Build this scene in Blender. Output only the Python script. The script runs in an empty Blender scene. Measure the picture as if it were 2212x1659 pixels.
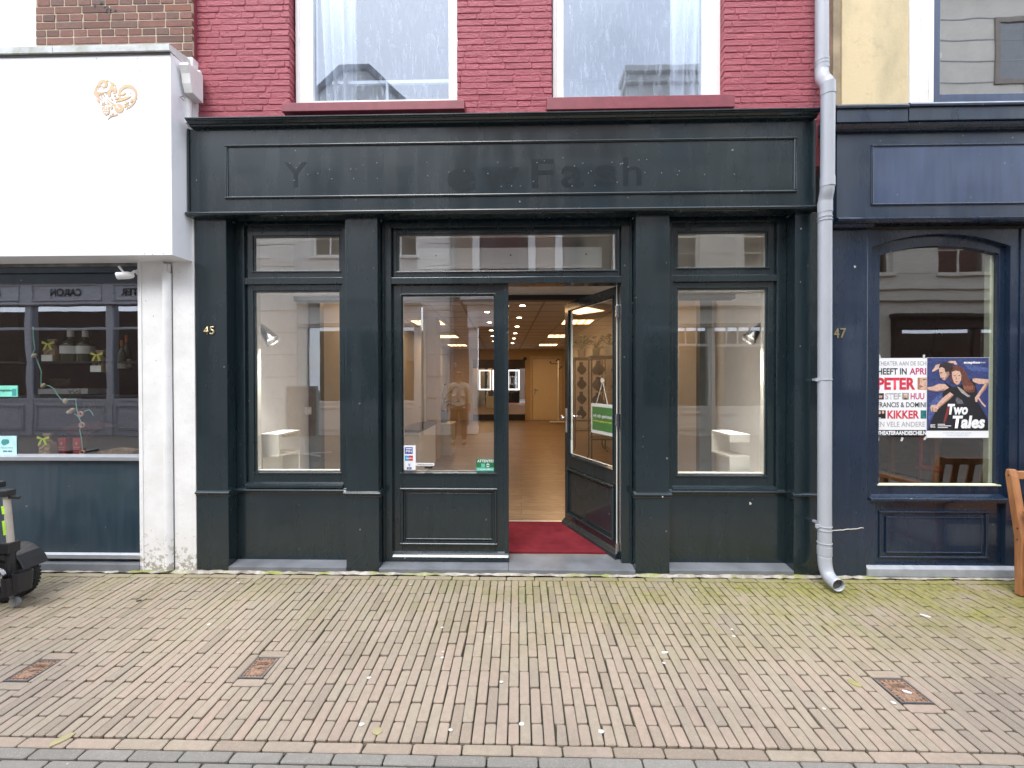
import bpy, math, random
from mathutils import Vector, Matrix
random.seed(7)
SC = bpy.context.scene
COL = SC.collection
R = math.radians
# ------------------------------------------------------------------ camera
CAM = (0.0, 0.0, 1.49)
YAW, PITCH, ROLL = R(1.24), R(0.475), R(0.11)      # left, down, clockwise
F, UC, VC = 904.0, 1106.0, 829.5                   # measured on a 2212 px wide view of the photo
fw = Vector((-math.sin(YAW)*math.cos(PITCH), math.cos(YAW)*math.cos(PITCH), -math.sin(PITCH)))
r0 = Vector((math.cos(YAW), math.sin(YAW), 0)); u0 = r0.cross(fw)
rt = r0*math.cos(ROLL) - u0*math.sin(ROLL); up = u0*math.cos(ROLL) + r0*math.sin(ROLL)
cd = bpy.data.cameras.new('camera'); cam = bpy.data.objects.new('camera', cd); COL.objects.link(cam)
m = Matrix((rt, up, -fw)).transposed().to_4x4(); m.translation = Vector(CAM); cam.matrix_world = m
cd.sensor_width = 36; cd.lens = 36*F/2212; cd.clip_end = 400; cd.clip_start = 0.02
SC.camera = cam
def P(u, v, Y):
    d = fw*F + rt*(u-UC) - up*(v-VC); t = Y/d.y
    return (d.x*t, CAM[2]+d.z*t)
def X(u, Y, v=820): return P(u, v, Y)[0]
def Z(v, Y, u=1106): return P(u, v, Y)[1]
def G(u, v, z=0.0):
    d = fw*F + rt*(u-UC) - up*(v-VC); t = (z-CAM[2])/d.z
    return (d.x*t, d.y*t)
# ------------------------------------------------------------------ light
SUN_EL, SUN_AZ = R(57), R(200)
w = bpy.data.worlds.new('World'); SC.world = w; w.use_nodes = True
nt = w.node_tree; nt.nodes.clear()
sky = nt.nodes.new('ShaderNodeTexSky'); sky.sky_type = 'NISHITA'; sky.sun_disc = False
sky.sun_elevation = SUN_EL; sky.sun_rotation = SUN_AZ; sky.air_density = 1.2; sky.dust_density = 2.0
tc = nt.nodes.new('ShaderNodeTexCoord'); mp = nt.nodes.new('ShaderNodeMapping'); mp.inputs['Scale'].default_value = (1, 1, 2.2)
ns = nt.nodes.new('ShaderNodeTexNoise'); ns.inputs['Scale'].default_value = 2.2; ns.inputs['Detail'].default_value = 6; ns.inputs['Roughness'].default_value = .55
cr = nt.nodes.new('ShaderNodeValToRGB'); cr.color_ramp.elements[0].position = .36; cr.color_ramp.elements[0].color = (.45,.45,.45,1)
cr.color_ramp.elements[1].position = .62; cr.color_ramp.elements[1].color = (.95,.95,.95,1)
mx = nt.nodes.new('ShaderNodeMix'); mx.data_type = 'RGBA'; mx.inputs[7].default_value = (11.5, 12.4, 14.2, 1)
bg = nt.nodes.new('ShaderNodeBackground'); bg.inputs['Strength'].default_value = 0.15
wo = nt.nodes.new('ShaderNodeOutputWorld'); L = nt.links.new
L(tc.outputs['Generated'], mp.inputs[0]); L(mp.outputs[0], ns.inputs['Vector']); L(ns.outputs[0], cr.inputs[0])
L(cr.outputs[0], mx.inputs[0]); L(sky.outputs[0], mx.inputs[6]); L(mx.outputs[2], bg.inputs[0]); L(bg.outputs[0], wo.inputs[0])
sl = bpy.data.lights.new('sun', 'SUN'); sl.energy = 1.5; sl.angle = R(25); sl.color = (1, .965, .91)
so = bpy.data.objects.new('sun', sl); COL.objects.link(so)
# azimuth measured from +Y clockwise seen from above, sun stands behind the camera
sd = Vector((math.sin(SUN_AZ)*math.cos(SUN_EL), math.cos(SUN_AZ)*math.cos(SUN_EL), math.sin(SUN_EL)))
so.rotation_euler = sd.to_track_quat('Z', 'Y').to_euler()
vs = SC.view_settings; vs.view_transform = 'Standard'; vs.look = 'None'; vs.gamma = 1; vs.exposure = 1.0
SC.cycles.use_denoising = True
SC.cycles.max_bounces = 8; SC.cycles.transparent_max_bounces = 16; SC.cycles.sample_clamp_indirect = 4
# ------------------------------------------------------------------ materials
def lin(c):
    return tuple(((x/255)/12.92 if x/255 <= .04045 else ((x/255+.055)/1.055)**2.4) for x in c)
def new_mat(name):
    mt = bpy.data.materials.new(name); mt.use_nodes = True
    n = mt.node_tree; b = n.nodes['Principled BSDF']
    return mt, n, b
def setc(s, c): s.default_value = (c[0], c[1], c[2], 1)
def node(n, t, **k):
    o = n.nodes.new(t)
    for a, v in k.items(): setattr(o, a, v)
    return o
def mixc(n, fac, a, b, mode='MIX'):
    x = node(n, 'ShaderNodeMix', data_type='RGBA', blend_type=mode)
    for s, v in ((0, fac), (6, a), (7, b)):
        if isinstance(v, bpy.types.NodeSocket): n.links.new(v, x.inputs[s])
        elif isinstance(v, (int, float)): x.inputs[s].default_value = v
        else: setc(x.inputs[s], v)
    return x.outputs[2]
def ramp(n, src, p0, p1, v0=0.0, v1=1.0):
    x = node(n, 'ShaderNodeMapRange'); x.inputs[1].default_value = p0; x.inputs[2].default_value = p1
    x.inputs[3].default_value = v0; x.inputs[4].default_value = v1; n.links.new(src, x.inputs[0]); return x.outputs[0]
def noise(n, scale, detail=4, rough=.55, vec=None, stretch=None, out=0):
    t = node(n, 'ShaderNodeTexNoise'); t.inputs['Scale'].default_value = scale; t.inputs['Detail'].default_value = detail
    t.inputs['Roughness'].default_value = rough
    if vec is None:
        c = node(n, 'ShaderNodeTexCoord'); vec = c.outputs['Object']
    if stretch:
        mp = node(n, 'ShaderNodeMapping'); mp.inputs['Scale'].default_value = stretch; n.links.new(vec, mp.inputs[0]); vec = mp.outputs[0]
    n.links.new(vec, t.inputs['Vector']); return t.outputs[out]
def mathn(n, op, a, b=None):
    x = node(n, 'ShaderNodeMath', operation=op)
    for i, v in enumerate((a, b)):
        if v is None: continue
        if isinstance(v, bpy.types.NodeSocket): n.links.new(v, x.inputs[i])
        else: x.inputs[i].default_value = v
    return x.outputs[0]
def bump(n, b, h, strength=.2, dist=.01):
    x = node(n, 'ShaderNodeBump'); x.inputs['Strength'].default_value = strength; x.inputs['Distance'].default_value = dist
    n.links.new(h, x.inputs['Height']); n.links.new(x.outputs[0], b.inputs['Normal']); return x
MATS = {}
def plain(name, c, rough=.5, metal=0.0, var=.12, bs=.15, scale=14, coat=0.0, spec=.5, emit=None, es=1.0):
    """c is linear rgb"""
    if name in MATS: return MATS[name]
    mt, n, b = new_mat(name)
    f = noise(n, scale, 4)
    lo = tuple(x*(1-var) for x in c); hi = tuple(min(1, x*(1+var)) for x in c)
    n.links.new(mixc(n, ramp(n, f, .3, .7), lo, hi), b.inputs['Base Color'])
    b.inputs['Roughness'].default_value = rough; b.inputs['Metallic'].default_value = metal
    b.inputs['Coat Weight'].default_value = coat; b.inputs['Specular IOR Level'].default_value = spec
    if bs: bump(n, b, noise(n, scale*6, 3), bs, .002)
    if emit:
        setc(b.inputs['Emission Color'], emit); b.inputs['Emission Strength'].default_value = es
    MATS[name] = mt; return mt
def paint(name, c, rough=.22, chips=(.32,.33,.3), streak=.6, dirt=.22):
    """old gloss paint on timber: brush ripple, faint runs, chips and spatters"""
    if name in MATS: return MATS[name]
    mt, n, b = new_mat(name)
    st = noise(n, 5, 5, .6, stretch=(5, 5, .5)); big = noise(n, 1.3, 3)
    col = mixc(n, ramp(n, st, .35, .75), tuple(x*.88 for x in c), tuple(x*1.2+.001 for x in c))
    col = mixc(n, ramp(n, big, .45, .75, 0, streak*.35), col, tuple(x*2.2+.006 for x in c))
    # paint chips and spatter
    v = node(n, 'ShaderNodeTexVoronoi'); v.inputs['Scale'].default_value = 17; v.inputs['Randomness'].default_value = 1
    tcx = node(n, 'ShaderNodeTexCoord'); wn = noise(n, 60, 2, out=1)
    vec = node(n, 'ShaderNodeVectorMath', operation='MULTIPLY_ADD'); n.links.new(wn, vec.inputs[0]); vec.inputs[1].default_value = (.02,.02,.02)
    n.links.new(tcx.outputs['Object'], vec.inputs[2]); n.links.new(vec.outputs[0], v.inputs['Vector'])
    sel = node(n, 'ShaderNodeSeparateColor'); n.links.new(v.outputs['Color'], sel.inputs[0])
    rad = ramp(n, sel.outputs[0], .76, 1.0, 0.0, .115)
    ch = mathn(n, 'LESS_THAN', v.outputs['Distance'], rad)
    ch = mathn(n, 'MULTIPLY', ch, ramp(n, sel.outputs[1], 0, 1, .15, .8))
    col = mixc(n, ch, col, chips)
    # splash dirt on the lowest part of the timber (rain splash from the pavement)
    sp = node(n, 'ShaderNodeSeparateXYZ'); n.links.new(tcx.outputs['Object'], sp.inputs[0])
    dz = ramp(n, sp.outputs[2], .05, .32, 1, 0); dn = ramp(n, noise(n, 90, 4, .7), .55, .68)
    dn2 = mathn(n, 'MULTIPLY', mathn(n, 'MULTIPLY', dz, dn), dirt)
    col = mixc(n, dn2, col, (.09,.09,.08))
    n.links.new(col, b.inputs['Base Color'])
    rr = mathn(n, 'ADD', ramp(n, noise(n, 3, 4, stretch=(3, 3, .6)), .3, .7, rough*.75, rough*1.5), mathn(n, 'MULTIPLY', ch, .3))
    n.links.new(rr, b.inputs['Roughness'])
    hh = mathn(n, 'ADD', noise(n, 9, 3, stretch=(1, 1, 1)), mathn(n, 'MULTIPLY', noise(n, 120, 2, stretch=(1, 1, .3)), .012))
    bump(n, b, hh, .05, .010)
    b.inputs['Specular IOR Level'].default_value = .5; b.inputs['Coat Weight'].default_value = .55; b.inputs['Coat Roughness'].default_value = .07
    MATS[name] = mt; return mt
M_GREEN = paint('green black gloss paint', (.0085, .0182, .0225), .22)
M_BLUE = paint('navy gloss paint', (.0085, .0200, .043), .24)
M_BLUEP = paint('violet blue satin paint', (.040, .062, .120), .42)
M_RISER = paint('slate blue satin paint', (.022, .040, .056), .40)
M_NAVYF = paint('mid navy satin paint', (.019, .032, .056), .34)
M_BLACK = plain('black paint', (.012,.012,.013), .4)
M_WHITE = plain('white gloss paint', (.80,.80,.78), .3, var=.03)
M_CREAM = plain('cream paint', (.62,.60,.53), .4, var=.05)
M_ALU = plain('aluminium', (.55,.57,.60), .35, .7, .06)
M_CHROME = plain('brushed steel', (.72,.72,.72), .22, 1.0, .05, .05)
M_BRASS = plain('brass', (.62,.50,.28), .3, .85, .08)
M_DOOR_EDGE = plain('off white rebate paint', (.74,.72,.66), .4, var=.05)
M_BACKW = plain('ochre emulsion', (.46,.33,.17), .7, var=.03)
M_WARMWALL = plain('warm cream emulsion', (.42,.39,.345), .7, var=.03)
M_PALE = plain('pale grey emulsion', (.82,.81,.79), .7, var=.03)
M_CEIL = plain('ceiling board', (.52,.47,.41), .85, var=.04)
M_GRID = plain('ceiling grid metal', (.26,.22,.18), .6)
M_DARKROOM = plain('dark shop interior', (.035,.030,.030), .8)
M_BROWNWOOD = plain('dark walnut', (.035,.018,.012), .35)
M_SHELF = plain('ivory fibreboard', (.78,.74,.66), .45, var=.02)
M_RED = plain('red lacquer', (.35,.02,.03), .35)
M_BIN = plain('black plastic', (.018,.018,.02), .45)
M_GREY = plain('grey metal paint', (.25,.26,.27), .4)
M_LIME = plain('lime reflective plastic', (.42,.75,.05), .3)
M_RUBBER = plain('tyre rubber', (.015,.015,.016), .75, bs=.4)
M_LEAF = plain('dark green leaf', (.018,.040,.014), .75, spec=.2)
M_TERRA = plain('grey brown pot', (.16,.13,.11), .6)
M_BUST = plain('black velvet bust', (.018,.016,.016), .7)
M_SKIN = plain('skin', (.45,.27,.19), .5)
M_JACKET = plain('beige jacket cloth', (.62,.56,.45), .85, bs=.4)
M_SHIRT = plain('grey shirt cloth', (.38,.36,.33), .85)
M_TROU = plain('dark trousers cloth', (.06,.055,.055), .85)
M_PAPER = plain('white print paper', (.82,.83,.84), .45, var=.01, bs=0)
def glass(name, k=2.2, base=.02, tint=(.93,.95,.94), fog=0.0, gc=(1,1,1)):
    mt = bpy.data.materials.new(name); mt.use_nodes = True; n = mt.node_tree; n.nodes.clear()
    out = node(n, 'ShaderNodeOutputMaterial'); tr = node(n, 'ShaderNodeBsdfTransparent'); setc(tr.inputs[0], tint)
    gl = node(n, 'ShaderNodeBsdfGlossy'); gl.inputs['Roughness'].default_value = 0.012; setc(gl.inputs[0], gc)
    ge = node(n, 'ShaderNodeNewGeometry'); dt = node(n, 'ShaderNodeVectorMath', operation='DOT_PRODUCT'); n.links.new(ge.outputs['Incoming'], dt.inputs[0]); n.links.new(ge.outputs['Normal'], dt.inputs[1])
    fz = mathn(n, 'POWER', mathn(n, 'SUBTRACT', 1.0, mathn(n, 'ABSOLUTE', dt.outputs['Value'])), 5.0); fz = mathn(n, 'ADD', mathn(n, 'MULTIPLY', fz, .96), .04)   # Schlick, the same from either side
    bp = node(n, 'ShaderNodeBump'); bp.inputs['Strength'].default_value = .035; bp.inputs['Distance'].default_value = .02
    n.links.new(noise(n, 1.6, 2), bp.inputs['Height']); n.links.new(bp.outputs[0], gl.inputs['Normal'])
    f = mathn(n, 'ADD', mathn(n, 'MULTIPLY', fz, k), base)
    f = mathn(n, 'MINIMUM', f, 1.0)
    ms = node(n, 'ShaderNodeMixShader'); n.links.new(f, ms.inputs[0]); n.links.new(tr.outputs[0], ms.inputs[1]); n.links.new(gl.outputs[0], ms.inputs[2])
    last = ms.outputs[0]
    if fog:
        df = node(n, 'ShaderNodeBsdfDiffuse'); setc(df.inputs[0], (.66,.77,.92))
        a = ramp(n, noise(n, 7, 6, .65, stretch=(3.5, 1, .8)), .42, .68)
        bb = ramp(n, noise(n, 22, 4, .6, stretch=(2.5, 1, .35)), .45, .65)
        ff = mathn(n, 'ADD', mathn(n, 'MULTIPLY', mathn(n, 'MULTIPLY', a, bb), fog), fog*.18)
        m2 = node(n, 'ShaderNodeMixShader'); n.links.new(ff, m2.inputs[0]); n.links.new(last, m2.inputs[1]); n.links.new(df.outputs[0], m2.inputs[2]); last = m2.outputs[0]
    n.links.new(last, out.inputs[0]); return mt
G_SHOP = glass('shop window glass', 2.8, .13)
G_UP = glass('upper window glass', 2.2, .12, (.80,.88,.98), fog=.40, gc=(.84,.91,1))
G_LEFT = glass('left shop glass', 2.4, .21)
G_UPR = glass('clean upper glass', 2.4, .30, (.6,.63,.66))
G_DARK = glass('opposite window glass', 2.0, .03, (.5,.52,.55))
G_CASE = glass('display case glass', 1.0, 0, (.97,.97,.97))
# ------------------------------------------------------------------ mesh helpers
class MB:
    def __init__(s): s.v = []; s.f = []; s.fm = []; s.mi = 0
    def quad(s, *p):
        i = len(s.v); s.v += [tuple(q) for q in p]; s.f.append(tuple(range(i, i+len(p)))); s.fm.append(s.mi); return s
    def box(s, x0, x1, y0, y1, z0, z1):
        i = len(s.v); s.v += [(x,y,z) for z in (z0,z1) for (x,y) in ((x0,y0),(x1,y0),(x1,y1),(x0,y1))]
        for q in ((3,2,1,0),(4,5,6,7),(0,1,5,4),(1,2,6,5),(2,3,7,6),(3,0,4,7)): s.f.append(tuple(i+k for k in q)); s.fm.append(s.mi)
        return s
    def hexa(s, p):      # 8 points: bottom 4 ccw, top 4
        i = len(s.v); s.v += [tuple(q) for q in p]
        for q in ((3,2,1,0),(4,5,6,7),(0,1,5,4),(1,2,6,5),(2,3,7,6),(3,0,4,7)): s.f.append(tuple(i+k for k in q)); s.fm.append(s.mi)
        return s
    def prism(s, pts, axis, a, b):   # pts 2D polygon extruded along axis between a and b
        n = len(pts); i = len(s.v)
        for t in (a, b):
            for (p, q) in pts: s.v.append({'x': (t,p,q), 'y': (p,t,q), 'z': (p,q,t)}[axis])
        s.f.append(tuple(i+k for k in range(n))[::-1]); s.f.append(tuple(i+n+k for k in range(n)))
        for k in range(n): s.f.append((i+k, i+(k+1)%n, i+n+(k+1)%n, i+n+k))
        s.fm += [s.mi]*(n+2); return s
    def tube(s, path, rad, seg=12, cap=True):
        path = [Vector(p) for p in path]; rads = rad if isinstance(rad, (list, tuple)) else [rad]*len(path)
        ref = None; i0 = len(s.v)
        for k, p in enumerate(path):
            t = (path[min(k+1, len(path)-1)]-path[max(k-1, 0)]).normalized()
            if ref is None: ref = t.orthogonal().normalized()
            ref = (ref - t*ref.dot(t)).normalized(); b = t.cross(ref)
            for j in range(seg):
                a = 2*math.pi*j/seg; s.v.append(tuple(p+(ref*math.cos(a)+b*math.sin(a))*rads[k]))
        for k in range(len(path)-1):
            for j in range(seg):
                a = i0+k*seg+j; b2 = i0+k*seg+(j+1)%seg; s.f.append((a, b2, b2+seg, a+seg)); s.fm.append(s.mi)
        if cap:
            s.f.append(tuple(i0+j for j in range(seg))[::-1]); s.f.append(tuple(i0+(len(path)-1)*seg+j for j in range(seg))); s.fm += [s.mi]*2
        return s
    def lathe(s, prof, c=(0,0,0), seg=20, axis='z'):
        i0 = len(s.v); n = len(prof)
        for (r_, h) in prof:
            for j in range(seg):
                a = 2*math.pi*j/seg; x, y = r_*math.cos(a), r_*math.sin(a)
                q = {'z': (x,y,h), 'y': (x,h,y), 'x': (h,x,y)}[axis]
                s.v.append((c[0]+q[0], c[1]+q[1], c[2]+q[2]))
        for k in range(n-1):
            for j in range(seg):
                a = i0+k*seg+j; b = i0+k*seg+(j+1)%seg; s.f.append((a, b, b+seg, a+seg)); s.fm.append(s.mi)
        s.f.append(tuple(i0+j for j in range(seg))[::-1]); s.f.append(tuple(i0+(n-1)*seg+j for j in range(seg))); s.fm += [s.mi]*2
        return s
    def xf(s, M, start=0):
        for k in range(start, len(s.v)): s.v[k] = tuple(M @ Vector(s.v[k]))
        return s
    def build(s, name, mat, parent=None, bevel=0.0, smooth=False, local=False):
        me = bpy.data.meshes.new(name); me.from_pydata(s.v, [], s.f); me.validate()
        for mm in (mat if isinstance(mat, (list, tuple)) else [mat]): me.materials.append(mm)
        if isinstance(mat, (list, tuple)):
            for p, k in zip(me.polygons, s.fm): p.material_index = k
        import bmesh
        bm = bmesh.new(); bm.from_mesh(me); bmesh.ops.recalc_face_normals(bm, faces=bm.faces); bm.to_mesh(me); bm.free()
        if smooth:
            me.polygons.foreach_set('use_smooth', [True]*len(me.polygons)); me.set_sharp_from_angle(angle=R(38))
        o = bpy.data.objects.new(name, me); COL.objects.link(o)
        if parent is not None:
            o.parent = parent
            if not local: o.matrix_parent_inverse = wm(parent).inverted()
        if bevel:
            md = o.modifiers.new('bevel', 'BEVEL'); md.width = bevel; md.segments = 2; md.limit_method = 'ANGLE'; md.angle_limit = R(50); md.harden_normals = False
        return o
def wm(o):
    M = Matrix.Translation(o.location) @ o.rotation_euler.to_matrix().to_4x4()
    if o.parent is not None: M = wm(o.parent) @ o.matrix_parent_inverse @ M
    return M
def tag(o, label=None, cat=None, group=None, kind=None):
    if label: o['label'] = label
    if cat: o['category'] = cat
    if group: o['group'] = group
    if kind: o['kind'] = kind
    return o
def thing(name, label, cat, loc=(0,0,0), rz=0.0, group=None):
    o = bpy.data.objects.new(name, None); COL.objects.link(o); o.empty_display_size = .1
    o.location = loc; o.rotation_euler = (0, 0, rz); return tag(o, label, cat, group)
def struct(o): o['kind'] = 'structure'; return o
def dup(o, loc=None, rz=None, label=None, parent=None):
    c = o.copy(); COL.objects.link(c)
    if parent is not None: c.parent = parent
    if loc is not None: c.location = loc
    if rz is not None: c.rotation_euler = (0, 0, rz)
    if label: c['label'] = label
    for ch in list(o.children): dup(ch, parent=c)
    return c
def text(body, mat, parent, x0, x1, z0, z1, y, name='lettering', bold=0.0, ext=.0006, mirror=False, shear=0.0, keep=None):
    """flat lettering in the xz plane facing -y, stretched to the box"""
    cu = bpy.data.curves.new('t', 'FONT'); cu.body = body; cu.size = 1; cu.offset = bold; cu.shear = shear; cu.resolution_u = 3
    cu.fill_mode = 'FRONT'; cu.extrude = 0
    to = bpy.data.objects.new('t', cu); COL.objects.link(to)
    me = bpy.data.meshes.new_from_object(to.evaluated_get(bpy.context.evaluated_depsgraph_get()))
    bpy.data.objects.remove(to)
    xs = [v.co.x for v in me.vertices]; ys = [v.co.y for v in me.vertices]
    ax, bx, ay, by = min(xs), max(xs), min(ys), max(ys)
    for v in me.vertices:
        a = (v.co.x-ax)/(bx-ax)
        if mirror: a = 1-a
        v.co = (x0+a*(x1-x0), y, z0+(v.co.y-ay)/(by-ay)*(z1-z0))
    me.name = name; me.materials.append(mat)
    o = bpy.data.objects.new(name, me); COL.objects.link(o)
    if parent is not None: o.parent = parent; o.matrix_parent_inverse = wm(parent).inverted()
    if ext > .0009:
        md = o.modifiers.new('s', 'SOLIDIFY'); md.thickness = ext; md.offset = 0
    return o
def rect_ring(b, x0, x1, z0, z1, t, y0, y1):      # frame of four butted bars in the xz plane
    b.box(x0, x1, y0, y1, z1-t, z1); b.box(x0, x1, y0, y1, z0, z0+t)
    b.box(x0, x0+t, y0, y1, z0+t, z1-t); b.box(x1-t, x1, y0, y1, z0+t, z1-t); return b
def mould(b, p, q, hz=True, w=.020, pr=.011, yb=0.0):
    """half-round bead standing pr proud of the plane y=yb"""
    (x0, z0), (x1, z1) = p, q
    hr = [(math.sin(math.pi*k/10), .5-.5*math.cos(math.pi*k/10)) for k in range(11)]
    if hz: b.prism([(yb-pr*s_, z0+w*t_) for (s_, t_) in hr], 'x', x0, x1)
    else: b.prism([(x0+w*t_, yb-pr*s_) for (s_, t_) in hr], 'z', z0, z1)
def mring(b, x0, x1, z0, z1, w, pr, yb):
    mould(b, (x0, z1-w), (x1, z1-w), True, w, pr, yb); mould(b, (x0, z0), (x1, z0), True, w, pr, yb)
    mould(b, (x0, z0+w), (x0, z1-w), False, w, pr, yb); mould(b, (x1-w, z0+w), (x1-w, z1-w), False, w, pr, yb)
# ------------------------------------------------------------------ ground
YF = 3.20                                            # front plane of the pilasters
def gz(y): return -.03*(YF-max(min(y, YF), 1.70))
def island_mat(name, cols, moss=False, rough=.8, bs=.30, sc=30, stain=True):
    mt, n, b = new_mat(name)
    g = node(n, 'ShaderNodeNewGeometry'); rp = node(n, 'ShaderNodeValToRGB'); rp.color_ramp.interpolation = 'LINEAR'
    el = rp.color_ramp.elements
    while len(el) < len(cols): el.new(.5)
    for i, c in enumerate(cols): el[i].position = i/(len(cols)-1); el[i].color = (*c, 1)
    n.links.new(g.outputs['Random Per Island'], rp.inputs[0]); col = rp.outputs[0]
    f = noise(n, sc, 5, .65); col = mixc(n, ramp(n, f, .3, .75, 0, .45), col, tuple(x*.75 for x in cols[0]))
    if stain:
        f2 = noise(n, 1.6, 4, .6); col = mixc(n, ramp(n, f2, .50, .72, 0, .35), col, (.13,.115,.10))
        vo = node(n, 'ShaderNodeTexVoronoi'); vo.inputs['Scale'].default_value = 11; cv = node(n, 'ShaderNodeTexCoord'); n.links.new(cv.outputs['Object'], vo.inputs['Vector']); sv = node(n, 'ShaderNodeSeparateColor'); n.links.new(vo.outputs['Color'], sv.inputs[0])
        col = mixc(n, mathn(n, 'LESS_THAN', vo.outputs['Distance'], ramp(n, sv.outputs[0], .72, 1.0, 0, .050)), col, (.50,.48,.43))
        f4 = noise(n, 240, 2, .5); col = mixc(n, ramp(n, f4, .56, .70, 0, .6), col, tuple(x*1.5 for x in cols[-1]))
    if moss:
        c = node(n, 'ShaderNodeTexCoord'); sp = node(n, 'ShaderNodeSeparateXYZ'); n.links.new(c.outputs['Object'], sp.inputs[0])
        gy = ramp(n, sp.outputs[1], 2.10, 3.10, 0, 1); gx = ramp(n, sp.outputs[0], -.6, 3.0, .34, 1.3)
        nn = ramp(n, noise(n, 3.2, 5, .65), .30, .66, 0, 1)
        mm = mathn(n, 'MULTIPLY', mathn(n, 'MULTIPLY', gy, gx), nn)
        f5 = noise(n, .9, 3); col = mixc(n, ramp(n, f5, .48, .66, 0, .30), col, (.20,.175,.15))
        mm = mathn(n, 'MINIMUM', mathn(n, 'MULTIPLY', mm, 1.15), .85)
        col = mixc(n, mm, col, mixc(n, ramp(n, noise(n, 40, 3), .35, .65), (.165,.155,.045), (.27,.25,.06)))
    n.links.new(col, b.inputs['Base Color']); b.inputs['Roughness'].default_value = rough; b.inputs['Specular IOR Level'].default_value = .35
    h = mathn(n, 'ADD', noise(n, sc*1.5, 6, .7), mathn(n, 'MULTIPLY', noise(n, 6, 3), .8))
    bump(n, b, h, bs, .004)
    return mt
M_PAVE = island_mat('red clay paver', [(.250,.202,.157),(.325,.264,.207),(.325,.277,.211),(.35,.265,.211),(.33,.281,.214),(.36,.281,.224),(.29,.246,.192)], moss=True)
M_GPAVE = island_mat('grey clay paver', [(.19,.18,.162),(.225,.213,.19),(.245,.232,.208)])
mt, n, b = new_mat('joint sand')
c = node(n, 'ShaderNodeTexCoord'); sp = node(n, 'ShaderNodeSeparateXYZ'); n.links.new(c.outputs['Object'], sp.inputs[0])
mo = mathn(n, 'MULTIPLY', ramp(n, sp.outputs[1], 1.6, 3.0, .1, 1), ramp(n, noise(n, 6, 4), .42, .62))
n.links.new(mixc(n, mo, mixc(n, noise(n, 60, 4), (.035,.032,.026), (.075,.068,.055)), (.09,.12,.022)), b.inputs['Base Color']); b.inputs['Roughness'].default_value = .95
M_JOINT = mt
def brick_tex(name, c1, c2, mortar, bw, bh, ms, bs=.6, rot=None, rough=.8, vert=True, distort=.004):
    mt, n, b = new_mat(name); c = node(n, 'ShaderNodeTexCoord'); vec = c.outputs['Object']
    if vert:
        sp = node(n, 'ShaderNodeSeparateXYZ'); cb = node(n, 'ShaderNodeCombineXYZ'); n.links.new(vec, sp.inputs[0])
        n.links.new(mathn(n, 'ADD', sp.outputs[0], sp.outputs[1]), cb.inputs[0]); n.links.new(sp.outputs[2], cb.inputs[1]); vec = cb.outputs[0]
    nz = noise(n, 8, 3, out=1); va = node(n, 'ShaderNodeVectorMath', operation='MULTIPLY_ADD'); n.links.new(nz, va.inputs[0])
    va.inputs[1].default_value = (distort*2, distort*2, 0); n.links.new(vec, va.inputs[2])
    t = node(n, 'ShaderNodeTexBrick'); t.inputs['Scale'].default_value = 1; t.inputs['Brick Width'].default_value = bw; t.inputs['Row Height'].default_value = bh
    t.inputs['Mortar Size'].default_value = ms; t.inputs['Mortar Smooth'].default_value = .3
    for k, v in (('Color1', c1), ('Color2', c2), ('Mortar', mortar)): setc(t.inputs[k], v)
    n.links.new(va.outputs[0], t.inputs['Vector'])
    col = mixc(n, ramp(n, noise(n, 25, 5), .35, .7, 0, .4), t.outputs[0], tuple(x*.6 for x in c1))
    n.links.new(col, b.inputs['Base Color']); b.inputs['Roughness'].default_value = rough
    h = mathn(n, 'SUBTRACT', mathn(n, 'MULTIPLY', noise(n, 40, 5), .3), t.outputs[1]); bump(n, b, h, bs, .006); return mt
M_STREET = brick_tex('street brick paving', (.19,.165,.14), (.24,.20,.17), (.06,.055,.045), .205, .055, .005, .4, vert=False)
def brick(b, cx, cy, cz, w, h, d, ax, up_, ch=.004, rd=.006, rnd=.0015, tilt=0.0, wob=0.0):
    """a single brick: face centre (cx,cy,cz), width along ax, height along up_, depth d behind the face"""
    a = Vector(ax); u = Vector(up_); nrm = a.cross(u)
    if tilt: nrm2 = (nrm + a*random.uniform(-tilt, tilt) + u*random.uniform(-tilt, tilt)).normalized()
    else: nrm2 = nrm
    c0 = Vector((cx, cy, cz)) + nrm*random.uniform(-rnd, rnd); hw, hh = w/2, h/2
    def oct_(iw, ih, r):
        return [(-iw+r,-ih),(iw-r,-ih),(iw,-ih+r),(iw,ih-r),(iw-r,ih),(-iw+r,ih),(-iw,ih-r),(-iw,-ih+r)]
    i = len(b.v)
    rings = ((hw-ch, hh-ch, rd, 0), (hw, hh, rd, ch*.8), (hw, hh, rd, d))
    jit = [(random.uniform(-wob, wob), random.uniform(-wob, wob)) for _ in range(8)]
    if wob and random.random() < .16:      # a knocked-off corner
        q_ = random.randrange(4)*2; jit[(q_+7) % 8] = (jit[(q_+7) % 8][0]*1-.0, jit[(q_+7) % 8][1]); sx_ = -1 if q_ in (0, 6) else 1; sy_ = -1 if q_ in (0, 2) else 1; k_ = random.uniform(.004, .009); jit[q_] = (jit[q_][0]-sx_*k_*.9, jit[q_][1]-sy_*0)
    for (iw, ih, r, dp) in rings:
        for k, (p, q) in enumerate(oct_(iw, ih, r)):
            p += jit[k][0]; q += jit[k][1]
            pt = c0 + a*p + u*q - nrm*dp
            if tilt and dp < d: pt = pt + nrm*((nrm2-nrm).dot(a)*(-p) + (nrm2-nrm).dot(u)*(-q))
            b.v.append(tuple(pt))
    b.f.append(tuple(range(i, i+8))); b.fm.append(b.mi)
    for k in range(2):
        for j in range(8):
            a0 = i+k*8+j; b0 = i+k*8+(j+1) % 8; b.f.append((a0, a0+8, b0+8, b0)); b.fm.append(b.mi)
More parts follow.
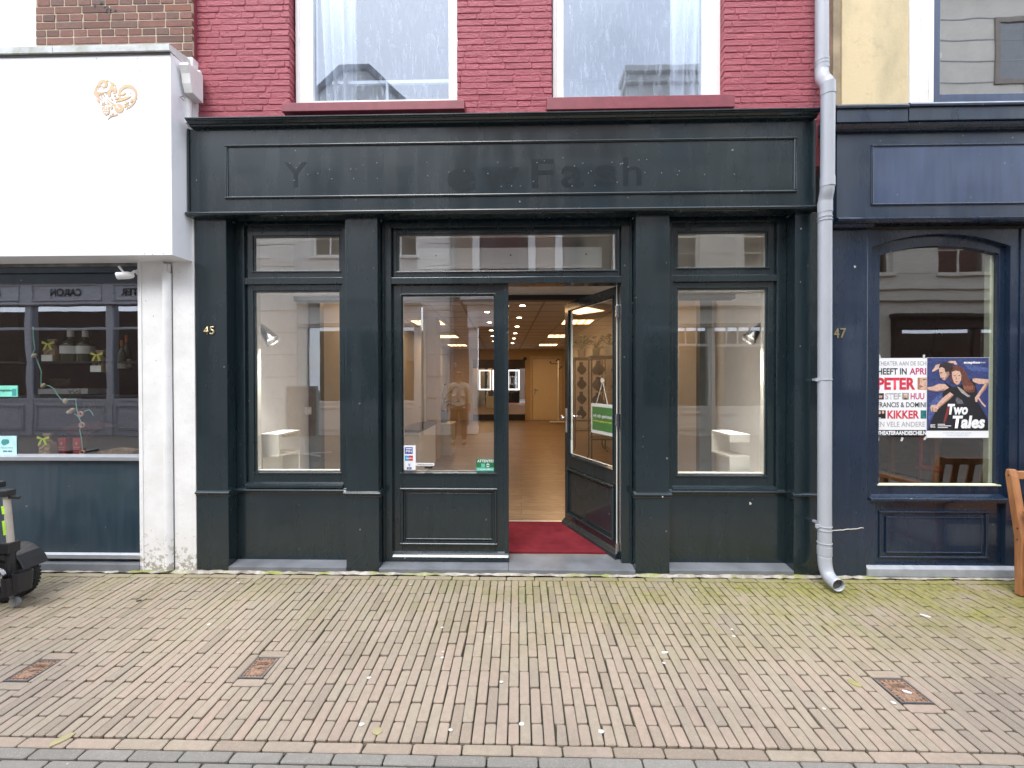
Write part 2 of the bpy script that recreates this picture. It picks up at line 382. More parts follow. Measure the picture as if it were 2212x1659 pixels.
# base sheet
g = MB(); ys = [-60, -6, 1.70, YF, 60]; zs = [-.045-.02, -.045-.02, -.045-.02, -.02, -.02]
for k in range(4): g.quad((-70, ys[k], zs[k]), (70, ys[k], zs[k]), (70, ys[k+1], zs[k+1]), (-70, ys[k+1], zs[k+1]))
struct(g.build('ground', M_JOINT))
g = MB(); g.quad((-40,-5.0,-.045), (40,-5.0,-.045), (40,-1.2,-.045), (-40,-1.2,-.045))
for (xa, xb) in ((-40,-6.2), (6.2,40)):
    g.quad((xa,-1.2,-.045), (xb,-1.2,-.045), (xb,1.70,-.045), (xa,1.70,-.045)); g.quad((xa,1.70,-.045), (xb,1.70,-.045), (xb,YF,0), (xa,YF,0))
struct(g.build('street', M_STREET))
# iron covers in the pavement: (x, y, width, depth, rotated lettering)
covers = []
for (uu, vv, w_, d_) in ((76, 1446, .126, .165), (571, 1441, .126, .160), (1941, 1489, .1515, .165)):
    x_, y_ = G(uu, vv, -.03); covers.append((x_, y_, w_, d_))
pv = MB(); PW, PL = .0515, .2135
ang = -.010
covers = [(-6.1+(round((x_-ang*(y_-YF)+6.1)/PW-.5)+.5)*PW+ang*(y_-YF), y_, w_, d_) for (x_, y_, w_, d_) in covers]
def px_(x, y): return x + ang*(y-YF)
def in_cover(x, y0, y1):
    out = [(y0, y1)]
    for (cx, cy, w_, d_) in covers:
        if abs(x-(cx-ang*(cy-YF))) < PW*1.51:
            lo, hi = cy-d_/2-PW, cy+d_/2+PW; nx = []
            for (a, b_) in out:
                if b_ <= lo or a >= hi: nx.append((a, b_)); continue
                if a < lo-.02: nx.append((a, lo-.002))
                if b_ > hi+.02: nx.append((hi+.002, b_))
            out = nx
    return out
Y0P, Y1P = 1.752, YF-.085
ncol = int(12.2/PW)
for i in range(ncol):
    x = -6.1 + (i+.5)*PW; off = (i % 2)*PL*.5; y = Y0P - PL + off
    dx = random.uniform(-.0012, .0012)
    while y < Y1P:
        a, b_ = max(y, Y0P)+.002, min(y+PL, Y1P)-.0022
        if b_-a > .03:
            for (c0, c1) in in_cover(x, a, b_):
                if c1-c0 < .025: continue
                cy = (c0+c1)/2; sl_ = .03
                brick(pv, x+ang*(cy-YF)+dx, cy, gz(cy), PW-.0050-random.uniform(0,.0016), c1-c0-.0015-random.uniform(0,.002), .02, (1,0,0), (0,1,sl_), .0035, .006, .0020, .020, .0009)
        y += PL
# stretcher courses along the facade and at the kerb line
x = -6.1
while x < 6.1:
    L_ = .205 + random.uniform(-.004, .004)
    brick(pv, x+L_/2, YF-.056, gz(YF-.056), L_-.005, .048, .02, (1,0,0), (0,1,.03), .003, .006, .0015, .012, .0008); x += L_+.002
x = -6.1
while x < 6.1:
    L_ = .208; brick(pv, x+L_/2, 1.724, gz(1.724), L_-.006, .047, .02, (1,0,0), (0,1,.03), .0035, .007, .001, .01, .0008); x += L_+.001
for (cx, cy, w_, d_) in covers:
    for s in (-1, 1):
        yy = cy+s*(d_/2+PW/2); brick(pv, cx, yy, gz(yy), 3*PW-.004, PW-.005, .02, (1,0,0), (0,1,.03), .0035, .006, .001)
for (cx, cy, w_, d_) in covers:
    if w_ < .14: brick(pv, cx+.0640, cy, gz(cy), .0235, d_-.004, .02, (1,0,0), (0,1,.03), .003, .004, .001)
covers = [(cx-(.0135 if w_ < .14 else 0), cy, w_, d_) for (cx, cy, w_, d_) in covers]
struct(pv.build('pavement', M_PAVE))
gp = MB(); k = 0; y = 1.672
while y > -1.2:
    x = -6.2 + (k % 2)*.104 + random.uniform(-.01, .01)
    while x < 6.1:
        L_ = .208; brick(gp, x+L_/2, y, -.045 + (.001 if k == 0 else 0), L_-.006, .047, .02, (1,0,0), (0,1,0), .0035, .007, .001, .01, .0008); x += L_+.001
    y -= .0525; k += 1
struct(gp.build('road', M_GPAVE))
# mortar fillet where the pavement meets the buildings
mt, n, b = new_mat('lime mortar')
sp = noise(n, 12, 6, .7); cc = mixc(n, ramp(n, sp, .35, .6), (.50,.47,.42), (.26,.23,.19)); m2 = ramp(n, noise(n, 3.5, 5, .7), .50, .62)
n.links.new(mixc(n, m2, cc, (.26,.28,.08)), b.inputs['Base Color']); b.inputs['Roughness'].default_value = .9; bump(n, b, noise(n, 50, 6, .7), .6, .008)
M_MORTAR = mt
g = MB(); N = 260
for k in range(N):
    xa = -6+12*k/N; xb = -6+12*(k+1)/N
    if k == 0: ya, za = YF-.03, .012
    yb = YF-.022+random.uniform(-.012, .012); zb = .014+random.uniform(-.006, .006)
    g.quad((xa,ya,.001+gz(ya)), (xb,yb,.001+gz(yb)), (xb,YF-.006,zb), (xa,YF-.006,za)); g.quad((xa,YF-.006,za), (xb,YF-.006,zb), (xb,YF+.25,zb), (xa,YF+.25,za)); ya, za = yb, zb
tag(g.build('mortar_fillet', M_MORTAR), kind='structure')
# covers themselves
mt, n, b = new_mat('rusty cast iron')
n.links.new(mixc(n, ramp(n, noise(n, 45, 5, .7), .38, .60), (.34,.20,.125), (.13,.09,.07)), b.inputs['Base Color']); b.inputs['Roughness'].default_value = .85; bump(n, b, noise(n, 90, 5), .5, .003)
M_RUST = mt
M_IRON = plain('dark cast iron', (.12,.125,.13), .6, .3)
lab = ['rusty iron street valve cover nearest the mobility scooter', 'rusty iron water valve cover in the brick pavement in front of the left display window', 'rusty iron valve cover in the mossy pavement by the downpipe, with a white cigarette end']
for (cx, cy, w_, d_), lb in zip(covers, lab):
    t = thing('valve_cover', lb, 'valve cover', (cx, cy, gz(cy)), 0, 'iron valve covers set in the pavement')
    f_ = MB(); rz_ = .0
    for (x0, x1, y0, y1) in ((-w_/2, w_/2, -d_/2, -d_/2+.006), (-w_/2, w_/2, d_/2-.006, d_/2), (-w_/2, -w_/2+.006, -d_/2+.006, d_/2-.006), (w_/2-.006, w_/2, -d_/2+.006, d_/2-.006)):
        f_.box(x0, x1, y0, y1, -.03, .001)
    f_.build('frame', M_IRON, t, local=True)
    p_ = MB(); p_.box(-w_/2+.0075, w_/2-.0075, -d_/2+.0075, d_/2-.0075, -.03, -.006)
    for s in (-1, 1):
        for k in range(9): yy = -d_/2+.016+k*(d_-.036)/8; p_.box(s*(w_/2-.020)-.004, s*(w_/2-.020)+.004, yy-.003, yy+.003, -.006, -.0015)
        for k in range(6): xx = -w_/2+.022+k*(w_-.044)/5; p_.box(xx-.003, xx+.003, s*(d_/2-.019)-.003, s*(d_/2-.019)+.003, -.006, -.0015)
    p_.box(-.026, .026, -.006, .006, -.006, -.002); p_.lathe([(.013,-.006),(.013,-.001),(.006,.0005)], (0,0,0), 12)
    p_.v = [(a_, b_, c_+.004) for (a_, b_, c_) in p_.v]; pl = p_.build('lid', M_RUST, t, local=True)
    tt = text('WATER', M_RUST, None, -.032, .032, 0, .022, 0, ext=.004); tt.parent = pl; tt.rotation_euler = (-R(90), 0, 0)
    tt.location = (0, .018, .0005)
# ------------------------------------------------------------------ middle building
YR, YWF, YWG = 3.262, 3.33, 3.36                     # red brick face, upper window frame, upper glass
ZC = Z(244, 3.20, 1100)                              # underside level of the brick = top of the cornice
XL, XR = X(421, YF), X(1770, YF)                     # party lines of the shop front
B = thing('shop_building', 'raspberry painted brick house with a green black shopfront, standing open', 'building', (0, YF, 0))
# red painted bricks
mt, n, b = new_mat('raspberry masonry paint')
g_ = node(n, 'ShaderNodeNewGeometry')
col = mixc(n, g_.outputs['Random Per Island'], (.39,.085,.108), (.45,.102,.128))
col = mixc(n, ramp(n, noise(n, 28, 6, .7), .52, .72, 0, .5), col, (.30,.060,.080))
col = mixc(n, ramp(n, noise(n, 300, 2), .66, .74, 0, .5), col, (.12,.02,.03))
n.links.new(col, b.inputs['Base Color']); b.inputs['Roughness'].default_value = .55
hh = mathn(n, 'ADD', noise(n, 17, 8, .74, stretch=(1, 1, 2.0)), mathn(n, 'MULTIPLY', noise(n, 90, 4), .25)); bump(n, b, hh, 1.0, .022)
M_REDB = mt
M_SILLR = plain('dark raspberry paint', (.22,.040,.056), .5, var=.15, bs=.3, scale=20)
wins = []                                            # (frame x0, x1, glass x0, x1, glass z0)
for (fa, fb, ga, gb, sv) in ((638.5, 990, 680, 970.6, 221), (1194, 1556, 1216.6, 1514, 214)):
    wins.append((X(fa, YWF, 150), X(fb, YWF, 150), X(ga, YWG, 150), X(gb, YWG, 150), Z(sv, YWG, (fa+fb)/2)))
ZTOP = 5.15
def wall_bricks(b, x0, x1, z0, z1, y, L_, H_, holes, rnd, wob, tilt, bond=False, jn=.006, ch=.005, rd=.006):
    z = z0; r = 0
    while z < z1:
        x = x0 - random.uniform(0, L_); zz = z+H_/2; hh_ = H_-jn
        cuts = [(h[0], h[1]) for h in holes if h[2] < zz < h[3]]
        while x < x1:
            l = L_ if not bond else (L_ if r % 2 == 0 else L_/2)
            if not bond: l = random.choice((L_, L_, L_*.5, L_*1.0))
            a, c = max(x, x0), min(x+l-jn, x1)
            segs = [(a, c)]
            for (h0, h1) in cuts:
                ns_ = []
                for (p, q) in segs:
                    if q <= h0 or p >= h1: ns_.append((p, q))
                    else:
                        if p < h0: ns_.append((p, h0))
                        if q > h1: ns_.append((h1, q))
                segs = ns_
            for (p, q) in segs:
                if q-p > .015: brick(b, (p+q)/2, y, zz, q-p, hh_, .03, (1,0,0), (0,0,1), ch, rd, rnd, tilt, wob)
            x += l
        z += H_; r += 1
rb = MB(); XRL, XRR = X(424, YR, 150), X(1803, YR, 150)
for (sa, sb_) in ((XRL, wins[0][0]-.012), (wins[0][1], wins[1][0]-.012), (wins[1][1], XRR)):
    rb = MB(); wall_bricks(rb, sa, sb_, ZC-.06, ZTOP, YR, .205, .0485, [], .0016, .0016, .016, jn=.0045, ch=.0035)
    rb.build('brick_wall', M_REDB, B)
# reveals of the window openings, laid brick by brick
for w_ in wins:
    for xx, sgn in ((w_[0]-.012, 1), (w_[1]+.0, -1)):
        rb = MB(); z = ZC-.06
        while z < ZTOP:
            brick(rb, xx, (YR+YWF)/2+.012, z+.024, YWF-YR+.012, .044, .03, (0, sgn, 0), (0,0,1), .004, .005, .003, .03, .0015); z += .0485
        rb.build('brick_reveal', M_REDB, B)
bk = MB()                                             # rendered backing behind the bricks, and the wall above
hx = [XRL] + [v for w_ in wins for v in (w_[0]-.03, w_[1]+.03)] + [XRR]
for k in (0, 2, 4): bk.box(hx[k], hx[k+1], YR+.0045, YR+.35, ZC-.4, ZTOP)
bk.box(XRL, XRR, YR+.004, YR+.35, 5.6, 8.6)
for k in (0, 2, 4): bk.box(hx[k], hx[k+1], YR+.004, YR+.35, ZTOP, 5.6)
bk.build('upper_wall', M_REDB, B)
sl_b = [(608, 1003, 222, 243), (1181, 1588, 210, 239)]
for w_, (ua, ub, va, vb) in zip(wins, sl_b):
    x0, x1 = X(ua, 3.17, 225), X(ub, 3.17, 225); zt = Z(va, 3.17, ua); zb = Z(vb-2, 3.17, ua)
    s_ = MB(); s_.prism([(3.17, zb), (3.17, zt), (YWF+.01, zt+.022), (YWF+.01, zb)], 'x', x0, x1)
    s_.build('window_sill', M_SILLR, B, .004)
    f_ = MB(); gx0, gx1, gz0 = w_[2], w_[3], w_[4]
    zb2 = zt+.015
    f_.box(w_[0], gx0, YWF, YWF+.09, zb2, 5.6); f_.box(gx1, w_[1], YWF, YWF+.09, zb2, 5.6); f_.box(gx0, gx1, YWF+.002, YWF+.09, zb2, max(gz0, zb2+.012)); f_.box(gx0, gx1, YWF, YWF+.09, 5.52, 5.6)
    f_.box(w_[0]+.03, w_[0]+.036, YWF-.006, YWF, zb2, 5.6)
    fo = f_.build('upper_window_frame', M_CREAM if False else M_WHITE, B, .003)
    p_ = MB(); p_.quad((gx0, YWG, gz0-.01), (gx1, YWG, gz0-.01), (gx1, YWG, 5.55), (gx0, YWG, 5.55)); p_.build('pane', G_UP, fo)
# rooms behind the upper windows
rm = MB()
rm.quad((-3.2, 3.50, ZC-.3), (2.9, 3.50, ZC-.3), (2.9, 6.5, ZC-.3), (-3.2, 6.5, ZC-.3)); rm.quad((-3.2, 6.5, ZC-.3), (2.9, 6.5, ZC-.3), (2.9, 6.5, 6.1), (-3.2, 6.5, 6.1))
rm.quad((-3.2, 3.45, 6.1), (2.9, 3.45, 6.1), (2.9, 6.5, 6.1), (-3.2, 6.5, 6.1)); rm.quad((-3.2, 3.45, ZC-.3), (-3.2, 6.5, ZC-.3), (-3.2, 6.5, 6.1), (-3.2, 3.45, 6.1)); rm.quad((2.9, 3.45, ZC-.3), (2.9, 6.5, ZC-.3), (2.9, 6.5, 6.1), (2.9, 3.45, 6.1))
tag(rm.build('upstairs_room', plain('upstairs plaster', (.30,.31,.33), .8), B))
M_CURT = plain('white net curtain', (.85,.86,.88), .9, var=.02)
def curtain(x0, x1, z0, z1, y, label, spread=.0):
    c_ = MB(); nn = 60; i0 = 0
    for k in range(nn+1):
        t = k/nn; a = t*math.pi*2*2.6
        for j, z in enumerate((z0, z1)):
            xx = x0+(x1-x0)*t*(1.22 if j else .80+spread)+.006*math.sin(3*a); c_.v.append((xx, y+.05*math.sin(a)+.02*math.sin(2.3*a), z))
    for k in range(nn): c_.f.append((2*k, 2*k+2, 2*k+3, 2*k+1)); c_.fm.append(0)
    o = c_.build('curtain', M_CURT, None, smooth=True); md = o.modifiers.new('s', 'SOLIDIFY'); md.thickness = .003
    return tag(o, label, 'curtain')
curtain(X(770, 3.5, 100), X(705, 3.5, 100), wins[0][4]-.2, 5.5, 3.47, 'white curtain hanging at the left side of the upper left window')
curtain(X(1445, 3.5, 100), X(1524, 3.5, 100), wins[1][4]-.2, 5.5, 3.47, 'white curtain hanging at the right side of the upper right window')
rl = thing('inner_railing', 'white inner railing with one upright across the foot of the upper left window', 'railing', (-1.3, 3.45, ZC))
g = MB(); zr = Z(178, 3.46, 860)
g.box(wins[0][2]+.10, wins[0][3]+.05, 3.45, 3.475, zr-.014, zr+.012); g.build('rail', M_WHITE, rl)
g = MB(); xr_ = X(837, 3.46, 200); g.box(xr_-.011, xr_+.011, 3.447, 3.472, ZC-.3, zr-.014); g.build('upright', M_WHITE, rl)
fl = thing('window_vase', 'small pale vase with cream flowers in the left corner of the upper right window', 'vase', (X(1228, 3.46, 205), 3.46, wins[1][4]-.03))
g = MB(); g.lathe([(.018,-.02),(.026,.01),(.022,.04),(.018,.045)], seg=14); g.build('vase', plain('pale blue china', (.45,.5,.6), .3), fl, smooth=True, local=True)
g = MB()
for k in range(16): a = k*2.4; r_ = .006+.012*(k % 4)/3; cx, cy, cz = .02*math.cos(a)*(k % 3)/1.5, .02*math.sin(a), .06+.008*(k % 5); g.lathe([(.002,-.006),(.009,0),(.003,.006)], (cx,cy,cz), 7)
g.build('flowers', M_CREAM, fl, local=True)
# ---- cornice, fascia board
YC, YB = 3.085, 3.165                                # cornice front, board face
xa, xb = X(398, YC, 255), X(1776, YC, 240)
zT = Z(253, YC, 420); zB = Z(279, YB, 420)
zT2 = Z(232, YC, 1740)
h = zT-zB
cprof = [(YR+.02, zT+.006), (YC, zT), (YC, zT-h*.22), (YC+.010, zT-h*.25), (YC+.012, zT-h*.40), (YC+.020, zT-h*.46), (YC+.034, zT-h*.70), (YC+.046, zT-h*.76), (YC+.050, zT-h*.97), (YB-.004, zB), (YB+.02, zB), (YR+.02, zB)]
g = MB(); g.prism(cprof, 'x', xa, xb); g.build('cornice', M_GREEN, B, .0015)
zFB = Z(459, YB, 430)                                 # bottom of the board
g = MB(); g.box(XL+.002, X(1762, YB, 350), YB, YR+.1, zFB, zB); g.box(XL-.012, XL+.002, YB-.010, YB+.08, zFB-.0, zB)
fo = g.build('fascia_board', M_GREEN, B, .002)
px0, px1, pz1, pz0 = X(487, YB, 370), X(1720, YB, 360), Z(313, YB, 487), Z(431, YB, 487)
g = MB(); t_ = .020
mring(g, px0, px1, pz0, pz1, .022, .013, YB)
g.build('panel_moulding', M_GREEN, fo, smooth=True)
g = MB(); hb = .034
g.prism([(YR, zFB-hb)]+[(YB-.004-.030*math.sin(math.pi*k/12), zFB-hb*.5-hb*.5*math.cos(math.pi*k/12)) for k in range(13)]+[(YB-.001, zFB+.004), (YR, zFB+.004)], 'x', XL-.012, X(1763, YB, 450))
g.build('lower_moulding', M_GREEN, fo, smooth=True)
# ghost of the removed lettering: cleaner, darker paint where letters were, with the left-over screws
M_GHOST = plain('unweathered green black paint', (.0066,.0132,.0170), .26, var=.25, bs=0)
xg = lambda u, v=370: X(u, YB, v)
for ch_, ua, ub, va, vb in (('Y', 614, 664, 351, 405), ('e', 966, 1028, 363, 414), ('w', 1040, 1122, 363, 411), ('F', 1148, 1196, 344, 406), ('a', 1212, 1262, 359, 405), ('s', 1284, 1332, 357, 403), ('h', 1346, 1386, 340, 401)):
    text(ch_, M_GHOST, fo, xg(ua), xg(ub), Z(vb, YB, ua), Z(va, YB, ua), YB-.0006, 'letter_ghost', .012, .0)
g = MB()
for (u_, v_) in ((626,353),(648,353),(640,362),(636,390),(665,378),(687,375),(712,366),(717,387),(758,366),(770,366),(784,357),(814,352),(764,386),(815,386),(970,372),(1003,370),(922,351),(924,380),(1054,375),(1075,351),(1083,403),(1105,402),(1125,402),(1152,392),(1160,352),(1176,348),(1216,341),(1241,359),(1277,370),(1259,353),(1271,374),(1236,402),(1285,401),(1322,351),(1333,394),(1345,353),(1357,361),(1380,346),(1393,373),(1397,345),(1429,374),(1463,378),(1467,370),(1522,377),(1586,377)):
    g = MB(); x_, z_ = P(u_, v_, YB); g.lathe([(.0045, YB-.0005), (.0035, YB-.003), (.001, YB-.004)], (x_, 0, z_), 7, 'y'); g.build('screw', plain('dull screw heads', (.22,.24,.25), .4, .6), fo)
# ---- pilasters
ZSK = .052                                            # stone plinth level
YWN = 3.30                                            # plane of the shop window frames
zP1 = zFB-hb                                          # pilaster top
pil = [(422, 491, 1063, 0), (746, 817, 1065, .0), (1373, 1446.5, 1068, .0), (1716, 1769, 1071, 0)]
PX = []
for (ua, ub, vm, _) in pil: PX.append((X(ua, YF, 800), X(ub, YF, 800)))
zM = Z(1066, YF, 1000)
for k, (a, c) in enumerate(PX):
    g = MB(); g.box(a, c, YF, YWN+.03, ZSK*.4 if k in (0, 1, 2, 3) else 0, zM-.03)
    g.box(a+.002, c-.002, YF+.001, YWN+.03, zM+.01, zP1)
    po = g.build('pilaster', M_GREEN, B, .003)
    g = MB(); e = .016
    prof = lambda o_: [(o_+.004, zM-.034), (o_-.004, zM-.030), (o_-.006, zM-.016)]+[(o_-.004-.015*math.sin(math.pi*k/8), zM-.002-.012*math.cos(math.pi*k/8)) for k in range(9)]+[(o_+.006, zM+.018), (o_+.03, zM+.020), (o_+.03, zM-.034)]
    g.prism(prof(YF), 'x', a-(e if k else 0), c+(e if k < 3 else 0))
    if k: g.prism([(a+.01, zM-.034), (a-.004, zM-.030), (a-.006, zM-.014), (a-.016, zM-.006), (a-.016, zM+.004), (a-.002, zM+.014), (a+.01, zM+.014)], 'y', YF+.030, YWN) if False else g.box(a-.014, a+.01, YF+.0301, YWN, zM-.030, zM+.010)
    if k < 3: g.box(c-.01, c+.014, YF+.0301, YWN, zM-.030, zM+.010)
    g.build('pilaster_moulding', M_GREEN, po, smooth=True)
# ---- display windows
YSH, YGL = 3.325, 3.345
def display(pl, pr, left):
    """frame between pilaster faces pl..pr"""
    if left: ug = (554.5, 735.0); vt = (513.5, 585.5); vb = (631.5, 1017.5); uf = (541, 738.5)
    else: ug = (1463.2, 1651.6); vt = (505, 578); vb = (626.5, 1024); uf = (1455, 1663)
    gx0, gx1 = X(ug[0], YGL), X(ug[1], YGL); um = (ug[0]+ug[1])/2
    zt1, zt0, zb1, zb0 = Z(vt[0], YGL, um), Z(vt[1], YGL, um), Z(vb[0], YGL, um), Z(vb[1], YGL, um)
    g = MB()
    fx0, fx1 = (X(529, YWN), X(740.5, YWN)) if left else (X(1452.5, YWN), X(1678, YWN))
    ztf = Z(485 if left else 479, YWN, um); zl0 = Z(1045 if left else 1053, YWN, um)
    # outer frame
    g.box(pl, fx0, YWN, YWN+.12, zM, zP1+.02); g.box(fx1, pr, YWN, YWN+.12, zM, zP1+.02)
    g.box(fx0, fx1, YWN, YWN+.12, ztf, zP1+.02); g.box(fx0, fx1, YWN, YWN+.12, zM+.0, zl0)
    tb1, tb0 = Z(599 if left else 593.5, YWN, um), Z(613.5 if left else 607.8, YWN, um)
    g.box(fx0, fx1, YWN+.003, YWN+.12, tb0, tb1)
    o = g.build('display_window_frame', M_GREEN, B, .0025)
    # sashes
    s_ = MB()
    def sash(z0, z1, gz0, gz1):
        s_.box(fx0+.001, gx0-.012, YSH, YSH+.05, z0, z1); s_.box(gx1+.012, fx1-.001, YSH, YSH+.05, z0, z1)
        s_.box(gx0-.012, gx1+.012, YSH, YSH+.05, gz1+.012, z1); s_.box(gx0-.012, gx1+.012, YSH, YSH+.05, z0, gz0-.012)
        # glazing bead, sloping in
        rect_ring(s_, gx0-.0119, gx1+.0119, gz0-.0119, gz1+.0119, .0125, YSH+.009, YSH+.022)
        s_.prism([(YSH-.010, gz0-.016), (YSH-.010, gz0-.009), (YSH+.012, gz0-.002), (YSH+.012, gz0-.016)], 'x', gx0-.02, gx1+.02)
    sash(tb1, ztf, zt0, zt1); sash(zl0, tb0, zb0, zb1)
    s_.build('sash', M_GREEN, o, .0015)
    s_ = MB(); s_.prism([(YWN-.012, zl0-.030), (YWN-.012, zl0-.008), (YSH, zl0+.010), (YSH, zl0-.030)], 'x', fx0, fx1); s_.build('sill', M_GREEN, o, .002)
    # cream rebate seen behind the glass edge
    rr = MB(); rect_ring(rr, gx0-.002, gx1+.002, zt0-.002, zt1+.002, .009, YGL+.003, YGL+.045); rect_ring(rr, gx0-.002, gx1+.002, zb0-.002, zb1+.002, .009, YGL+.003, YGL+.045)
    rr.build('inner_rebate', M_CREAM, o)
    p_ = MB(); p_.quad((gx0-.004, YGL, zb0-.004), (gx1+.004, YGL, zb0-.004), (gx1+.004, YGL, zb1+.004), (gx0-.004, YGL, zb1+.004)); p_.build('pane', G_SHOP, o)
    p_ = MB(); p_.quad((gx0-.004, YGL, zt0-.004), (gx1+.004, YGL, zt0-.004), (gx1+.004, YGL, zt1+.004), (gx0-.004, YGL, zt1+.004)); p_.build('transom_pane', G_SHOP, o)
    # riser below
    g = MB(); g.box(pl, pr, YWN+.004, YWN+.12, ZSK, zM-.034); ro = g.build('stall_riser', M_GREEN, B, .002)
    g = MB(); g.prism([(YWN+.05, zM-.036), (YWN-.002, zM-.034), (YWN-.006, zM-.020)]+[(YWN-.005-.016*math.sin(math.pi*k/8), zM-.006-.012*math.cos(math.pi*k/8)) for k in range(9)]+[(YWN+.002, zM+.014), (YWN+.05, zM+.016)], 'x', pl+.013, pr-.013)
    g.build('riser_moulding', M_GREEN, ro, smooth=True)
    return gx0, gx1
M_STONE = plain('blue limestone', (.155,.165,.18), .45, var=.25, bs=.25, scale=5)
dl = display(PX[0][1], PX[1][0], True); dr = display(PX[2][1], PX[3][0], False)
for (a, c, nm) in ((PX[0][1], PX[1][0], 'stone_sill'), (PX[2][1], PX[3][0], 'stone_sill')):
    g = MB(); g.prism([(YF-.006, .012), (YF-.006, .046), (YWN+.03, .062), (YWN+.03, .012)], 'x', a+.001, c-.001); g.build(nm, M_STONE, B, .003)
g = MB(); xm = X(1098, YF, 1220)
for (a, c) in ((PX[1][1]+.001, xm-.001), (xm+.001, PX[2][0]-.001)): g.prism([(YF-.008, .004), (YF-.008, .040), (YF+.12, .050), (3.46, .052), (3.46, .004)], 'x', a, c)
g.build('doorstep', M_STONE, B, .003)
# ---- door frame
YD, YDG = 3.34, 3.362
fx0, fx1, fx2, fx3 = X(836, YWN), X(845.5, YWN), X(1342.5, YWN), X(1356, YWN)
zd1, zd0 = Z(597.5, YWN), Z(611.5, YWN); ztf = Z(489, YWN)
g = MB(); pl, pr = PX[1][1], PX[2][0]
g.box(pl, fx1, YWN, YWN+.13, .05, zP1+.02); g.box(fx2, pr, YWN, YWN+.13, .05, zP1+.02); g.box(fx1, fx2, YWN, YWN+.13, ztf, zP1+.02); g.box(fx1, fx2, YWN+.003, YWN+.13, zd0, zd1)
g.box(pl+.003, fx0-.02, YWN-.014, YWN+.0, .05, zP1+.02); g.box(fx3+.02, pr-.003, YWN-.014, YWN+.0, .05, zP1+.02)
DF = g.build('door_frame', M_GREEN, B, .0025)
tg0, tg1 = X(863, YDG), X(1328.5, YDG); tz0, tz1 = Z(585, YDG), Z(507.5, YDG)
s_ = MB(); s_.box(fx1+.001, tg0-.012, YD, YD+.05, zd1, ztf); s_.box(tg1+.012, fx2-.001, YD, YD+.05, zd1, ztf); s_.box(tg0-.012, tg1+.012, YD, YD+.05, tz1+.012, ztf); s_.box(tg0-.012, tg1+.012, YD, YD+.05, zd1, tz0-.012)
rect_ring(s_, tg0-.0119, tg1+.0119, tz0-.0119, tz1+.0119, .0125, YD+.006, YD+.02); s_.prism([(YD-.01, tz0-.016), (YD-.01, tz0-.009), (YD+.012, tz0-.002), (YD+.012, tz0-.016)], 'x', tg0-.02, tg1+.02)
s_.build('transom_sash', M_GREEN, DF, .0015)
p_ = MB(); p_.quad((tg0-.004, YDG, tz0-.004), (tg1+.004, YDG, tz0-.004), (tg1+.004, YDG, tz1+.004), (tg0-.004, YDG, tz1+.004)); p_.build('transom_pane', G_SHOP, DF)
s_ = MB(); rect_ring(s_, tg0-.002, tg1+.002, tz0-.002, tz1+.002, .008, YDG+.003, YDG+.04); s_.build('inner_rebate', M_CREAM, DF)
s_ = MB(); s_.box(fx2-.016, fx2-.0005, YD+.058, YD+.085, .055, zd0-.001); s_.build('hinge_rebate', M_DOOR_EDGE, DF)
# ---- a door leaf, built closed with its hinge edge at x=0 running to x=W (local frame)
zD0, zD1 = .056, zd0-.004; T = .044
def leaf(name, W, gl, pn, hinge_left, label):
    """gl = glass rect, pn = panel rect in local x from the leaf's left edge"""
    gx0, gx1, gz0, gz1 = gl; a, c, d, e = pn
    g = MB(); g.box(0, gx0, 0, T, zD0, zD1); g.box(gx1, W, 0, T, zD0, zD1); g.box(gx0, gx1, 0, T, gz1, zD1); g.box(gx0, gx1, 0, T, e, gz0); g.box(gx0, a, 0, T, d, e) if a > gx0 else None
    g.box(gx0, gx1, 0, T, zD0, d); g.box(gx0, gx1, .010, T-.010, d, e)
    o = g.build(name, M_GREEN, None, .002)
    pm = MB()
    for yy, s in ((0, 1), (T, -1)):
        y0, y1 = sorted((yy-s*.010, yy+s*.012))
        rect_ring(pm, a, c, d, e, .018, y0, y1)
        pm.box(a+.038, c-.038, *sorted((yy+s*.004, yy+s*.011)), d+.040, e-.040)
        rect_ring(pm, a+.0185, c-.0185, d+.0185, e-.0185, .010, *sorted((yy-s*.002, yy+s*.0115)))
    pm.build('door_panel', M_GREEN, o, .002, local=True)
    pm = MB(); mring(pm, a-.004, c+.004, d-.004, e+.004, .022, .013, -.0095); mring(pm, a+.036, c-.036, d+.038, e-.038, .010, .007, .0045); pm.build('panel_moulding', M_GREEN, o, smooth=True, local=True)
    bd = MB(); rect_ring(bd, gx0-.010, gx1+.010, gz0-.010, gz1+.010, .010, -.006, .0); rect_ring(bd, gx0+.0003, gx1-.0003, gz0+.0003, gz1-.0003, .008, .012, .020)
    bd.prism([(-.013, gz0-.012), (-.013, gz0-.004), (.012, gz0+.004), (.012, gz0-.012)], 'x', gx0-.016, gx1+.016); bd.build('glazing_bead', M_GREEN, o, .001, local=True)
    bd = MB(); rect_ring(bd, gx0+.0004, gx1-.0004, gz0+.0004, gz1-.0004, .007, .024, T); bd.build('inner_bead', M_DOOR_EDGE, o, local=True)
    p_ = MB(); p_.quad((gx0, .0215, gz0), (gx1, .0215, gz0), (gx1, .0215, gz1), (gx0, .0215, gz1)); p_.build('pane', G_SHOP, o, local=True)
    wb = MB(); wb.prism([(-.040, zD0-.004), (-.043, zD0+.010), (-.038, zD0+.030), (-.026, zD0+.044), (-.010, zD0+.056), (.0, zD0+.064), (0, zD0-.004)], 'x', .002, W-.002); wb.build('weather_bar', M_GREEN, o, .001, local=True)
    return o
lx0, lx1 = X(848, YD), X(1089, YD)
W1 = X(1098.5, YD)-lx0
